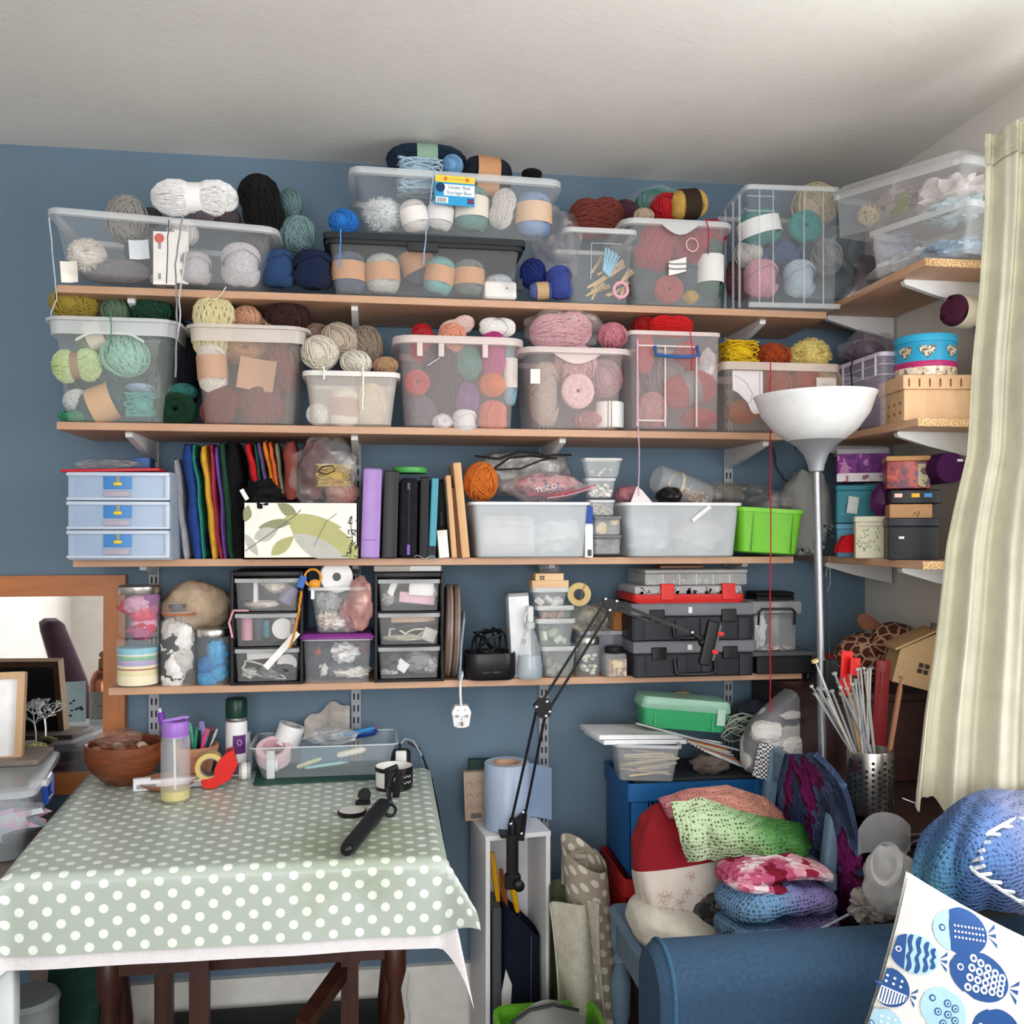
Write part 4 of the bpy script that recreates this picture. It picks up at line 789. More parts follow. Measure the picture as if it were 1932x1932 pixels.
# binders and cases
def upright(name, label, cat, px0, px1, pyt, col, dep=.2, Y=2.36, lean=0, r=.004, m=None, base_z=Z3):
    X0, X1, hh = tubdims(px0, px1, pyt, Y, base_z); t = thing(name, label, cat, ((X0+X1)/2, Y+dep/2, base_z+abs(sin(math.radians(lean)))*(X1-X0)/2), R(0, lean, 0)); w = X1-X0
    return t, w, hh, dep
t, w, h, d = upright('ring_binder', 'lilac ring binder standing between leaf box and black folder', 'binder', 680, 716, 884, None, lean=1.8)
part(t, 'spine', MB().rbox(-w/2, w/2, -d/2, -d/2+.01, 0, h, .006), plain('9f7cc0', .3)); part(t, 'cover', MB().rbox(-w/2, -w/2+.004, -d/2+.005, d/2, 0, h, .002).rbox(w/2-.004, w/2, -d/2+.005, d/2, 0, h, .002), plain('4a3560', .4))
part(t, 'paper_block', MB().box(-w/2+.004, w/2-.004, -d/2+.012, d/2-.006, .004, h-.006), plain('e6e2dc', .8)); part(t, 'crease', MB().box(-w*.4, w*.35, -d/2-.0006, -d/2, h*.2, h*.206), plain('6d4f8c'))
t, w, h, d = upright('folder', 'plain black folder standing right of the lilac binder', 'folder', 720, 749, 888, None, lean=1.5)
part(t, 'spine', MB().rbox(-w/2, w/2, -d/2, -d/2+.008, 0, h, .004), plain('1b1c22', .4)); part(t, 'pages', MB().rbox(-w/2+.002, w/2-.002, -d/2+.008, d/2, 0, h-.003, .003), plain('26272e', .7))
t, w, h, d = upright('zip_case', 'black zip case with purple zip pulls standing on end', 'case', 752, 788, 902, None, lean=1.)
part(t, 'case_body', MB().rbox(-w/2, w/2, -d/2, d/2, 0, h, .014), cloth('1d1d24', 500)); part(t, 'zip', MB().box(-.0015, .0015, -d/2-.0015, -d/2, .01, h-.012), plain('0f0f12', .5))
part(t, 'zip_pull', MB().rbox(-.004, .004, -d/2-.005, -d/2-.001, .008, .034, .002), plain('7a4fb0', .4), label='purple zip pull'); part(t, 'zip_pull', MB().rbox(-.006, .002, -d/2-.005, -d/2-.001, h-.03, h-.012, .002), plain('4a4460', .4))
one('plastic_disc', MB().lathe([(.042, 0), (.044, .003), (.044, .012), (.042, .014), (.036, .013), (.036, .004)], 28), plain('4fa455', .35), 'bright green round disc resting on the black cases', 'disc', (XY(773, 2.43), 2.43, W(773, 893, 2.43).z))
t, w, h, d = upright('folder', 'thick black folder supporting the green lid', 'folder', 790, 808, 900, None, lean=1.)
part(t, 'spine', MB().rbox(-w/2, w/2, -d/2, -d/2+.008, 0, h, .004), plain('101015', .5)); part(t, 'pages', MB().rbox(-w/2+.002, w/2-.002, -d/2+.008, d/2, 0, h-.003, .003), plain('17171c', .7))
t, w, h, d = upright('notebook', 'slim teal blue notebook leaning beside black folders', 'notebook', 808, 822, 902, None, lean=2.4)
part(t, 'cover', MB().rbox(-w/2, w/2, -d/2, d/2, .0, h, .004), plain('3f93a8', .35)); part(t, 'closure', MB().rbox(-w/2-.003, w/2, -d/2-.002, -d/2+.01, .004, .03, .002), plain('14161a', .5))
t, w, h, d = upright('document_case', 'wide black case filling the gap before the wooden boards', 'case', 824, 842, 905, None, lean=0, dep=.12, Y=2.44)
part(t, 'case_body', MB().rbox(-w/2, w/2, -d/2, d/2, 0, h, .006), plain('0e0f13', .6)); part(t, 'handle', MB().rbox(-w/4, w/4, -d/2-.004, -d/2, h*.4, h*.6, .003), plain('1a1b20', .5))
one('papers', MB().sheet(lambda u, v: ((u-.5)*.05, (v-.5)*.05, .004+.004*sin(u*9)), 10, 6, .001), plain('c9c4c4', .6), 'crumpled silver-grey paper at the foot of the cases', 'paper', (XY(800, 2.37), 2.38, Z3))
t, w, h, d = upright('white_box', 'small white box standing in front of wooden boards', 'box', 829, 848, 1001, None, dep=.06, lean=-5)
part(t, 'box_body', MB().rbox(-w/2, w/2, -d/2, d/2, 0, h, .002), plain('eceae6', .5)); part(t, 'flap', MB().rbox(-w/2, w/2, -d/2-.001, -d/2, h*.8, h, .0004), plain('dcdad4', .6))
for lab, px0, px1, pyt, Y, ln in (('shorter pale wooden board leaning right of the black cases', 853, 863, 897, 2.375, -4.5), ('taller pale wooden board leaning against the white drawer', 872, 887, 873, 2.365, -5.5)):
    t, w, h, d = upright('wooden_board', lab, 'board', px0, px1, pyt, None, dep=.15, Y=Y, lean=ln)
    part(t, 'plank', MB().rbox(-w/2, w/2, -d/2, d/2, 0, h, .002), wood('c99a6c', 'd9b184', (6, 6, 1), .6)); part(t, 'end_grain', MB().box(-w/2+.001, w/2-.001, -d/2+.002, d/2-.002, h, h+.0004), wood('b58a5c', 'c99a6c', (20, 1, 1), .7))
t, w, h, d = upright('fibreboard', 'brown fibreboard panel between the two leaning boards', 'board', 864, 873, 921, None, dep=.14, Y=2.38, lean=-5)
part(t, 'panel', MB().rbox(-w/2, w/2, -d/2, d/2, 0, h, .001), plain('8a5f42', .8)); part(t, 'panel_edge', MB().box(-w/2, w/2, -d/2-.0006, -d/2, 0, h), plain('7a5238', .8))
# white translucent bins
MK = clear('d3dae0', .62, .45); MKr = clear('f2f3f4', .9, .4)
t, w, d, h = tub('storage_bin', 'milky white rectangular bin under a zip bag on the third shelf', 888, 1117, 947, 2.35, Z3, .24, .07, MK, MKr, .007, .008, .012)
part(t, 'contents', MB().rbox(-w*.4, w*.05, -d*.4, d*.4, .01, h*.75, .02), patchy([(0, 'd9c9cc'), (.5, 'e9e6e6')], 14), label='pale pink papers inside'); part(t, 'contents', MB().blob((w*.25, -.02, h*.45), w*.2, .07, h*.35, .4, 2, 4), patchy([(0, 'c9dce6'), (.5, 'f4f4f4')], 14))
part(t, 'mark', MB().box(-w*.33, -w*.02, -d/2+.004, -d/2+.005, h*.58, h*.585).box(-w*.33, -w*.02, -d/2+.005, -d/2+.006, h*.25, h*.255), MKr)
ZB = Z3+h
yarn('ball', 'big bright orange ball on the milky bin beside the boards', 'e07a30', 907, 909, 2.42, 33, 36)
zp = thing('zip_bag', 'clear zip bag of pink bits with red seal lying on the milky bin', 'bag', W(1030, 912, 2.41))
k = S(1, 1030, 2.41)
def bagfn(u, v):
    th = 2*PI*u; rr = sin(PI*min(max(v, .02), .98))**.5
    x = (v-.5)*165*k; top = 32*k*(1-.5*abs(v-.35)); 
    return (x, .075*cos(th)*rr*1., top*sin(th)*rr*(1+.25*noise.noise(Vector((v*6, th, 1))))-8*k+.0)
part(zp, 'bag_skin', MB().sheet(bagfn, 30, 26), film('ead9dc', .42))
part(zp, 'contents', MB().blob((0, 0, -4*k), 58*k, .05, 20*k, .35, 2, 3), patchy([(0, '6a5270'), (.4, 'bf8a90'), (.5, 'c4606c'), (.58, 'c99c98')], 34), label='pink and purple craft bits')
part(zp, 'zip_seal', MB().tube([(-10*k, -.08, -26*k), (30*k, -.078, -20*k), (85*k, -.06, -5*k)], .0014, 5), plain('c2304a', .4), label='red zip seal')
part(zp, 'zip_seal', MB().tube([(-8*k, -.08, -30*k), (32*k, -.078, -24*k), (86*k, -.06, -9*k)], .0012, 5), plain('d9a0aa', .4))
letters(zp, 'lettering', 'TESCO', 13*k, plain('e0d6d4'), (-10*k, -.081, -12*k), R(78, -14, 0))
zp2 = thing('zip_pouch', 'grey mesh zip pouch with black zips behind the clear zip bag', 'pouch', W(985, 893, 2.49)); k2 = S(1, 985, 2.49)
part(zp2, 'pouch_body', MB().blob((0, .0, 0), 92*k2, .05, 40*k2, .18, 1.6, 7, 40, 20, p=.7), film('a9a6a4', .75))
part(zp2, 'zip', MB().tube([(-92*k2, -.03, 30*k2), (-50*k2, -.05, 24*k2), (-10*k2, -.054, 38*k2), (40*k2, -.05, 32*k2), (90*k2, -.03, 34*k2)], .0028, 6), plain('17171a', .6), label='black zip')
part(zp2, 'zip', MB().tube([(-60*k2, -.05, 4*k2), (-30*k2, -.056, 26*k2), (10*k2, -.056, 30*k2), (60*k2, -.05, 26*k2)], .0028, 6), plain('17171a', .6))
part(zp2, 'zip', MB().tube([(-55*k2, -.052, 4*k2), (-10*k2, -.058, 6*k2), (30*k2, -.058, 22*k2), (50*k2, -.05, 26*k2)], .0022, 6), plain('221a1c', .6))
# little stacked pots
def pot(label, px0, px1, pyt, pyb, Y, cont, n=14, lid=None, dep=.05, taper=.18, size=.006, shape='bead'):
    zb_ = W((px0+px1)/2, pyb, Y).z; X0, X1 = XY(px0, Y), XY(px1, Y); h = ZZ(pyt, (X0+X1)/2, Y)-zb_
    t, w, d, h = tub('bead_pot', label, px0, px1, pyt, Y, zb_, X1-X0 if dep is None else dep, taper, clear('dfe3e4', .28, .25), clear('e6e8e8', .6, .3) if not lid else plain(lid, .4), .006, .003, .006, cat='pot', h=h)
    t['group'] = 'stacked clear craft pots'
    m = MB(); g = random.Random(px0+pyt)
    for i in range(n):
        x, y, z = g.uniform(-.34, .34)*w, g.uniform(-.4, .3)*d, .006+h*.55*g.random()**1.5
        if shape == 'bead': m.blob((x, y, z), size, size, size*.8, 0, 1, 0, 8, 6)
        elif shape == 'disc': m.lathe([(size, -.001), (size, .001)], 12, MT((x, -d*.35, z+size*.6), R(80, 0, g.uniform(-30, 30))))
        else: m.tube([(x-size, y, z), (x, y+.002, z+size*.6), (x+size, y, z+size*g.uniform(-1, 1))], size*.2, 5)
    pc = part(t, 'contents', m, cont); pc['kind'] = 'stuff'
    if lid: part(t, 'lid', MB().rbox(-w/2-.001, w/2+.001, -d/2-.001, d/2+.001, h-.002, h+.004, .006), clear('9aa0a4', .6, .3))
    return t
Yk = 2.375; WB = plain('ece8e2', .5)
pot('empty-topped clear pot with few white beads, top of the pot stack', 1102, 1176, 864, 902, Yk, WB, 7, size=.0045)
pot('clear pot full of white beads, second in the stack', 1106, 1164, 902, 940, Yk, WB, 60, size=.005)
pot('smoky pot of pale curls, third in the stack', 1112, 1162, 943, 974, Yk, plain('c9bba6', .6), 10, size=.012, shape='curl', taper=.05)
pot('lidded pot with two wooden discs, fourth in the stack', 1121, 1174, 977, 1011, Yk-.01, plain('d6c19c', .6), 4, '6a6c70', size=.011, shape='disc', taper=.03)
pot('lidded pot of grey metal bits, lowest in the stack', 1121, 1174, 1013, 1047, Yk-.01, plain('8a9096', .3, .5, .8), 16, '55585c', size=.01, shape='curl', taper=.03)
t, w, h, d = upright('leaflet_box', 'slim white and blue packet between milky bin and pots', 'packet', 1104, 1119, 955, None, dep=.08, Y=2.372)
part(t, 'packet_body', MB().rbox(-w/2, w/2, -d/2, d/2, 0, h*.62, .001), plain('e6e8ea', .5)); part(t, 'packet_top', MB().rbox(-w/2-.003, w/2, -d/2, d/2, h*.66, h, .001), plain('24479a', .5)); part(t, 'packet_neck', MB().box(-w/2+.001, w/2-.001, -d/2+.001, d/2, h*.6, h*.68), plain('cfd3d8', .5))
part(t, 'barcode', MB().box(-w*.2, w*.3, -d/2-.0006, -d/2, .004, .02), plain('44464a'))
# right milky bin with heap
t, w, d, h = tub('storage_bin', 'milky bin heaped with bags and wood chips, beside the green tub', 1176, 1406, 948, 2.35, Z3, .24, .08, MK, MKr, .008, .009, .02)
part(t, 'contents', MB().blob((-w*.25, -.02, h*.45), w*.2, .07, h*.35, .4, 2, 14), patchy([(0, 'b9cfe6'), (.5, 'eef0f2')], 14)); part(t, 'contents', MB().blob((w*.2, -.02, h*.4), w*.22, .07, h*.3, .4, 2, 15), patchy([(0, 'e0bcc4'), (.5, 'd9d6d6')], 14), label='pink bits inside')
part(t, 'tape_strip', MB().box(-.03, .03, -d/2+.003, -d/2+.004, -.005, .005), clear('f2f4f4', .7, .3), (w*.14, 0, h*.8), R(0, -38, 0))
cj = thing('wood_chip_jar', 'clear jar of pale wood chips lying on the right milky bin', 'jar', W(1290, 922, 2.43), R(0, 18, 12)); k = S(1, 1290, 2.43)
part(cj, 'jar_wall', MB().lathe([(22*k, -62*k), (27*k, -56*k), (27*k, 40*k), (24*k, 52*k)], 24), clear('d9dcdc', .25, .1), rot=R(0, 90))
part(cj, 'cream_band', MB().loft([[(-20*k+z, r*cos(a), r*sin(a)) for a in [2*PI*i/24 for i in range(24)]] for r, z in ((27.6*k, 0), (27.6*k, 5*k), (27.1*k, 5*k), (27.1*k, 0))], ring=True), plain('cfc3a6', .5))
m = MB(); g = random.Random(9)
for i in range(50): m.rbox(-.006, .006, -.004, .004, -.001, .001, .001, M=MT((g.uniform(-.0, 50)*k, g.uniform(-18, 18)*k, g.uniform(-20, 6)*k), (g.uniform(0, 3), g.uniform(0, 3), g.uniform(0, 3))))
pc = part(cj, 'wood_chips', m, patchy([(0, 'a8785c'), (.5, 'd9c2a0')], 40)); pc['kind'] = 'stuff'
one('black_pouch', MB().blob((0, 0, 0), .034, .04, .026, .15, 2, 3), plain('151218', .25), 'shiny black pouch beside the wood chip jar', 'pouch', W(1262, 936, 2.40))
bag('plastic_bag', 'glossy dark clear bag at right on the milky bin', 1405, 932, 2.42, 46, 22, .06, film('6f6a64', .4), 61, .4)
bag('plastic_bag', 'clear bag with beige discs behind the dark glossy bag', 1362, 930, 2.45, 38, 20, .05, film('a39a8c', .5), 62, .35)
bag('plastic_bag', 'small pink striped bag at the left of the right bin', 1185, 933, 2.42, 26, 17, .03, cloth('a8707c', 300, .25), 63, .15)
one('white_paper', MB().prism([(-.035, -.02), (.03, -.022), (.0, .02), (-.012, .03)], -.001, .001), plain('e6dee2', .7), 'folded white paper where the pink strand ends', 'paper', W(1212, 938, 2.37), R(-20, 0, 0))
bag('plastic_bag', 'frosted bag behind the green tub', 1465, 950, 2.46, 52, 24, .05, film('b9b6b6', .45), 64, .3)
# green tub, tilted
GT = plain('6fbf2a', .35)
t, w, d, h = tub('green_tub', 'lime green plastic tub perched tilted at the right end of third shelf', 1397, 1519, 962, 2.34, Z3+.004, .2, .1, GT, plain('78c832', .35), .011, .005, .014)
t.rotation_euler = R(0, 3.2, -4); t.location.z += .004
for x in (-.28, .32): part(t, 'rib', MB().box(w*x, w*(x+.02), -d/2+.003, -d/2+.008, .006, h-.014), plain('62ad24', .35))
# dangling strands
hang('long pale pink strand hanging from the handled box past third shelf', woolly('dcb0c4'), [(1203, 640, 2.288), (1204, 790, 2.288), (1206, 850, 2.32), (1205, 935, 2.345)], .0018)
hang('long red strand hanging from the orange box down to the crates', woolly('b8243c'), [(1454, 684, 2.285), (1453, 800, 2.29), (1454, 1000, 2.29), (1453, 1150, 2.27), (1453, 1345, 2.27)], .0017)
# ---------------------------------------------------------------- lowest side shelf: tins, bags and boxes facing the room
ZR3 = 1.31
def sidebox(name, label, cat, px0, px1, pyt, zb, Y, dep, m, h=None, r=.003, rot=-24, lidm=None, lidh=.014):
    """a box on the side shelf turned towards the room; px0, px1 are its front corners"""
    pm = (px0+px1)/2; X = XY(pm, Y); w = S(px1-px0, pm, Y)/cos(math.radians(math.degrees(math.atan(X/Y))+rot)); hh = h or ZZ(pyt, X, Y)-zb; a = math.radians(rot)
    t = thing(name, label, cat, (X-sin(a)*dep/2, Y+cos(a)*dep/2, zb), R(0, 0, rot))
    part(t, 'box_body', MB().rbox(-w/2, w/2, -dep/2, dep/2, 0, hh-(lidh if lidm else 0), r), m)
    if lidm: part(t, 'lid', MB().rbox(-w/2-.0015, w/2+.0015, -dep/2-.0015, dep/2+.0015, hh-lidh, hh, r), lidm)
    return t, w, dep, hh
bb = thing('gauze_bag', 'tall grey gauzy bag with printed flowers beside the lamp pole', 'bag', (XY(1530, 2.42), 2.45, ZR3)); k = S(1, 1530, 2.42)
part(bb, 'bag_body', MB().blob((0, 0, 80*k), 44*k, .06, 82*k, .14, 2, 71, 34, 24, p=.8, flat=.97), clear('a9a9a6', .6, .6, .2))
m = MB(); g = random.Random(2)
for i in range(22): m.lathe([(.005, 0), (.005, .001)], 8, MT((g.uniform(-30, 36)*k, -.058, g.uniform(8, 60)*k), R(90)))
part(bb, 'printed_flowers', m, patchy([(0, '3d4440'), (.5, '8f9a90')], 80))
bx = sidebox('teal_box', 'teal gift box with white tag under the purple box', 'box', 1581, 1664, 915, ZR3+.088, 2.30, .1, spots('2f8496', '7aa8ae', 60, .12), lidm=plain('2f7f92', .5))
tg = thing('gift_tag', 'blank white gift tag on the teal box', 'tag', W(1609, 953, 2.297)); k = S(1, 1609, 2.29)
flat(tg, 'tag_card', 21*k, 32*k, plain('d9dcdc', .6), (0, 0, 0), R(0, 8, 0)); part(tg, 'tag_string', MB().tube([(0, -.001, 16*k), (4*k, -.002, 22*k)], .0005, 4), plain('8a8478'))
sidebox('blue_box', 'small blue lidded box at the bottom under the teal box', 'box', 1581, 1630, 978, ZR3, 2.31, .09, plain('5a9cc0', .5), lidm=plain('6aa8cc', .5), h=.086)
one('red_pouch', MB().prism([(-.026, 0), (.024, 0), (.024, .046), (-.006, .042), (-.024, .016)], -.01, .012), cloth('c01824', 500), 'bright red felt pouch in front of the small blue box', 'pouch', W(1596, 1044, 2.26)+Vector((0, 0, .002)))
t, w, d, h = sidebox('purple_box', 'purple floral gift box with white lower edge and grey lid', 'box', 1582, 1674, 850, ZR3+.195, 2.30, .1, patchy([(0, '5a1f6a'), (.5, '7a2f84'), (.62, 'b47aa8')], 30), lidm=plain('9c98a4', .5), h=.085)
part(t, 'white_edge', MB().box(-w/2-.0006, w/2+.0006, -d/2-.0008, -d/2, 0, .022), patchy([(0, 'e6e0e6'), (.52, 'd9d4da'), (.6, 'a85a7a')], 60))
t, w, d, h = sidebox('herb_tin', 'cream tin printed with green leaves on the lowest side shelf', 'tin', 1616, 1678, 974, ZR3, 2.19, .075, plain('e0dcc2', .45), lidm=plain('e4e0c8', .4))
m = MB(); g = random.Random(4)
for i in range(34):
    x, z, a, L = g.uniform(-w*.42, w*.2), g.uniform(.016, h*.68), g.uniform(-.6, 2.2), g.uniform(.006, .012)
    m.prism([(x, z), (x+L*.5*cos(a)-.0016*sin(a), z+L*.5*sin(a)+.0016*cos(a)), (x+L*cos(a), z+L*sin(a)), (x+L*.5*cos(a)+.0016*sin(a), z+L*.5*sin(a)-.0016*cos(a))], -d/2-.0007, -d/2)
part(t, 'leaf_print', m, patchy([(0, '6f9a62'), (.5, '9ab88a')], 60))
part(t, 'title_line', MB().box(-w*.42, w*.42, -d/2-.0007, -d/2, h*.76, h*.77), plain('6d6a58'))
t, w, d, h = sidebox('black_box', 'black box with tiny white label at the end of lowest side shelf', 'box', 1680, 1768, 977, ZR3, 2.06, .11, plain('1b1c24', .45), lidm=plain('1e1f28', .4), lidh=.02)
part(t, 'tiny_label', MB().rbox(-w*.3, -w*.19, -d/2-.0012, -d/2, h*.5, h*.56, .0005), plain('d9d9dc'))
t, w, d, h = sidebox('kraft_box', 'kraft-fronted tray box standing on the black box', 'box', 1681, 1756, 947, ZR3+.0965, 2.07, .1, plain('a8825c', .8), h=.034)
part(t, 'print', MB().tube([(w*.05, -d/2-.001, .006), (w*.1, -d/2-.001, .016), (w*.16, -d/2-.001, .005), (w*.2, -d/2-.001, .018)], .0008, 4), plain('6a4a30'))
t, w, d, h = sidebox('tool_case', 'black case with coloured tabs above the kraft box', 'case', 1684, 1772, 912, ZR3+.132, 2.07, .11, plain('15161d', .4), h=.032)
for x, c in ((-.34, 'd9b0a0'), (.0, 'e0a838'), (.25, '3f84c4')): part(t, 'colour_tab', MB().rbox(w*x-.01, w*x+.008, -d/2-.002, -d/2, h*.45, h*.75, .001), plain(c, .4))
t, w, d, h = sidebox('red_tin', 'dark red picture tin with tan lid beneath the middle side shelf', 'tin', 1676, 1752, 848, ZR3+.168, 2.10, .1, patchy([(0, '5a1f3a'), (.45, '8a2f34'), (.55, 'b04a3a'), (.65, '4a4a7a')], 26, .4), lidm=plain('b08454', .5), lidh=.012, h=.078)
part(t, 'picture_strip', MB().box(w*.22, w*.45, -d/2-.0008, -d/2, .004, h*.75), patchy([(0, 'b9ae94'), (.5, '6a5a4c')], 60))
one('purple_bag', MB().blob((0, 0, 0), .032, .03, .042, .12, 2, 3), plain('4f1a50', .3), 'glossy plum drawstring pouch between the teal box and black case', 'pouch', W(1666, 945, 2.2))
t = thing('purple_roll', 'dark purple fabric roll at the curtain edge under the middle side shelf', 'fabric roll', W(1770, 885, 2.09), R(0, 0, 0))
part(t, 'roll', MB().lathe([(.03, -.05), (.036, -.045), (.036, .05), (.03, .055)], 24), cloth('3f1446', 500), rot=R(90)); part(t, 'roll_core', MB().lathe([(.012, -.056), (.012, -.05)], 14), plain('24102a'), rot=R(90)); part(t, 'tag', MB().box(.012, .026, -.057, -.0562, .014, .02), plain('d9d2dc'))
hang('thin wire loop hanging below the lowest side shelf', plain('9aa0a2', .4), [(1562, 1060, 2.28), (1557, 1100, 2.28), (1560, 1118, 2.28), (1567, 1100, 2.28), (1565, 1050, 2.28)], .0007, 'wire_loop', 'wire')
hang('black cable looping on the blue wall behind the lamp', plain('1f242a', .5), [(1460, 845, 2.615), (1465, 880, 2.615), (1480, 905, 2.615), (1500, 912, 2.6)], .002, 'cable', 'cable')
# ---------------------------------------------------------------- lowest shelf
Z4 = 1.0; FRONT[0] = 0
GLASS = clear('eef2f2', .12, .05, .8); LIDM = metal('c4c2c0', .3)
def jar(label, px, pw, pyt, zb, Y, fill, lid='metal', neck=None, fillh=.8, h=None):
    k = S(1, px, Y); r = pw/2*k; X = XY(px, Y); h = h or ZZ(pyt, X, Y)-zb
    t = thing('glass_jar', label, 'jar', (X, Y+r, zb))
    lh = .02 if lid else 0
    part(t, 'glass_wall', MB().lathe([(r*.9, 0), (r, .006), (r, h-lh-.004), (r*.94, h-lh)], 28, c1=False), GLASS)
    fill(t, r, h-lh)
    if lid == 'metal': part(t, 'lid', MB().lathe([(r*.99, h-lh), (r*1.02, h-lh+.003), (r*1.02, h-.003), (r*.96, h)], 28), LIDM)
    return t
def scraps(mats, n, seed, fillh=.85):
    def f(t, r, h):
        g = random.Random(seed)
        for i in range(n):
            a = g.uniform(PI*1.0, PI*2.0); z = h*fillh*(i+.5)/n+.008; q = r*.36
            part(t, 'fabric_scrap', MB().blob((q*cos(a), q*sin(a), z), r*.62, r*.52, h*.2, .3, 2.2, seed+i, 18, 12), mats[i % len(mats)])
    return f
def layers(spec):
    def f(t, r, h):
        z = .004
        for c, th in spec:
            part(t, 'ribbon_layer', MB().lathe([(r*.93, z), (r*.95, z+th*.5*h), (r*.93, z+th*h)], 24), plain(c, .6)); z += th*h
    return f
zlow = Z4+.001
j1 = jar('open glass jar of layered pastel ribbons under the pink jar', 251, 80, 1208, zlow, 2.395, layers([('efe6c4', .2), ('e6d9a8', .12), ('a84a30', .03), ('e9e2c0', .06), ('a99cc8', .12), ('6fae86', .08), ('e4dccc', .04), ('7abcd2', .13)]), lid=None)
jar('glass jar of pink and red fabrics with steel lid, upper of two', 254, 76, 1106, W(254, 1204, 2.40).z, 2.398, scraps([cloth('b05a84'), cloth('c4284a'), cloth('d9a0c0'), cloth('8f4a90'), cloth('d4486a')], 9, 5))
def clipfill(t, r, h): scraps([cloth('e6e4e0'), cloth('1c1c20'), cloth('f0eeec'), cloth('c9c6c2'), cloth('2a2a2e')], 9, 31, .82)(t, r, h)
j3 = jar('clip-top glass jar of black and white fabric beside the ribbons jar', 331, 68, 1172, zlow, 2.40, clipfill, lid=None)
k = S(1, 331, 2.4); r = 34*k; h = ZZ(1172, XY(331, 2.4), 2.4)-zlow
part(j3, 'neck', MB().lathe([(r*.9, h-.004), (r*.78, h), (r*.78, h+.012)], 26, c0=False, c1=False), GLASS)
part(j3, 'seal', MB().lathe([(r*.9, h+.012), (r*.95, h+.015), (r*.9, h+.018)], 26), plain('b8704a', .5), label='orange rubber seal')
part(j3, 'lid', MB().lathe([(r*.85, h+.018), (r*.86, h+.022), (r*.5, h+.024)], 26), clear('dfe2e2', .4, .1))
j3b = jar('tiny clear pot standing on the clip-top jar', 331, 32, 1138, zlow+h+.0245, 2.405, layers([('4a3f44', .55)]), lid=None)
jar('glass jar of bright blue fabric with steel lid next to the drawer tower', 397, 60, 1188, zlow, 2.40, scraps([cloth('1f8cc4'), cloth('2a9ad2'), cloth('1b6fae'), cloth('1f8cc4')], 6, 55, .75))
one('felt_bag', MB().blob((0, 0, 0), .085, .06, .066, .14, 1.4, 3, 34, 22), cloth('b59f88', 300, .15), 'soft beige felt bag slumped behind the glass jars', 'bag', W(372, 1145, 2.50))
one('eyelet_ring', MB().tube([(-.008, 0, 0), (0, -.003, .008), (.008, 0, 0), (0, .003, -.008)], .003, 6, closed=True), plain('2e2a28', .5), 'dark eyelet ring on the beige felt bag', 'ring', W(305, 1122, 2.45))
# drawer towers
def tower(label, px0, px1, pyt, Y, fills):
    X0, X1 = XY(px0, Y), XY(px1, Y); w = X1-X0; h = ZZ(pyt, (X0+X1)/2, Y)-Z4; d = .2
    t = thing('drawer_tower', label, 'drawer unit', ((X0+X1)/2, Y, Z4), group='black drawer towers on the lowest shelf'); BK = plain('17161a', .4)
    part(t, 'frame', MB().rbox(-w/2, -w/2+.008, 0, d, 0, h, .003).rbox(w/2-.008, w/2, 0, d, 0, h, .003).rbox(-w/2, w/2, .004, d, h-.012, h, .003).rbox(-w/2, w/2, .004, d, 0, .006, .003).rbox(-w/2, w/2, d-.004, d, 0, h, .002), BK)
    dh = (h-.02)/3
    for i in range(3):
        z0 = .008+(2-i)*dh
        part(t, 'runner', MB().rbox(-w/2+.006, w/2-.006, .004, d-.01, z0-.005, z0-.001, .001), BK)
        dr = part(t, 'drawer', MB().loft([[(p[0], p[1]+d/2, z) for p in rrect(ww, d-.02, .006, 3)] for ww, z in ((w-.032, z0+.001), (w-.022, z0+dh-.014))], c1=False), clear('d9dde0', .16, .1))
        part(dr, 'front_lip', MB().loft([[(x, .008-.012*sin(PI*(i2/10)), z0+dh-.006), (x, .012, z0+dh-.006), (x, .012, z0+dh-.016), (x, .008-.004*sin(PI*(i2/10)), z0+dh-.016)] for i2, x in enumerate([-w/2+.01+(w-.02)*j/10 for j in range(11)])]), clear('cfd2d6', .55, .25))
        fills[i](dr, w, z0, dh)
    return t, w, h
def fb(items):
    def f(dr, w, z0, dh):
        for nm, c, kind, x, z, sx, sz, rot in items:
            y = .032 if len(nm) % 2 else .04
            M_ = MT((x*w, y, z0+.004+z*dh), R(0, rot, 0))
            if kind == 'box': m = MB().rbox(-sx*w, sx*w, -.01, .03, -sz*dh, sz*dh, .003, M=M_)
            elif kind == 'disc': m = MB().lathe([(sx*w, -.006), (sx*w, .006)], 20, M_ @ MT((0, 0, 0), R(90)))
            elif kind == 'cyl': m = MB().lathe([(sx*w, -sz*dh), (sx*w, sz*dh)], 18, M_ @ MT((0, .02, 0)))
            elif kind == 'loop': m = MB().tube([(sx*w*cos(a)*(1+.2*cos(3*a)), -.006*sin(2*a), sz*dh*sin(a)) for a in [2*PI*i/20 for i in range(20)]], .0025, 6, M_, True)
            else: m = MB().blob((0, .01, 0), sx*w, .03, sz*dh, .35, 2.4, len(nm)+int(x*50), 20, 14, M=M_)
            part(dr, nm, m, cloth(c) if kind == 'blob' else plain(c, .45))
    return f
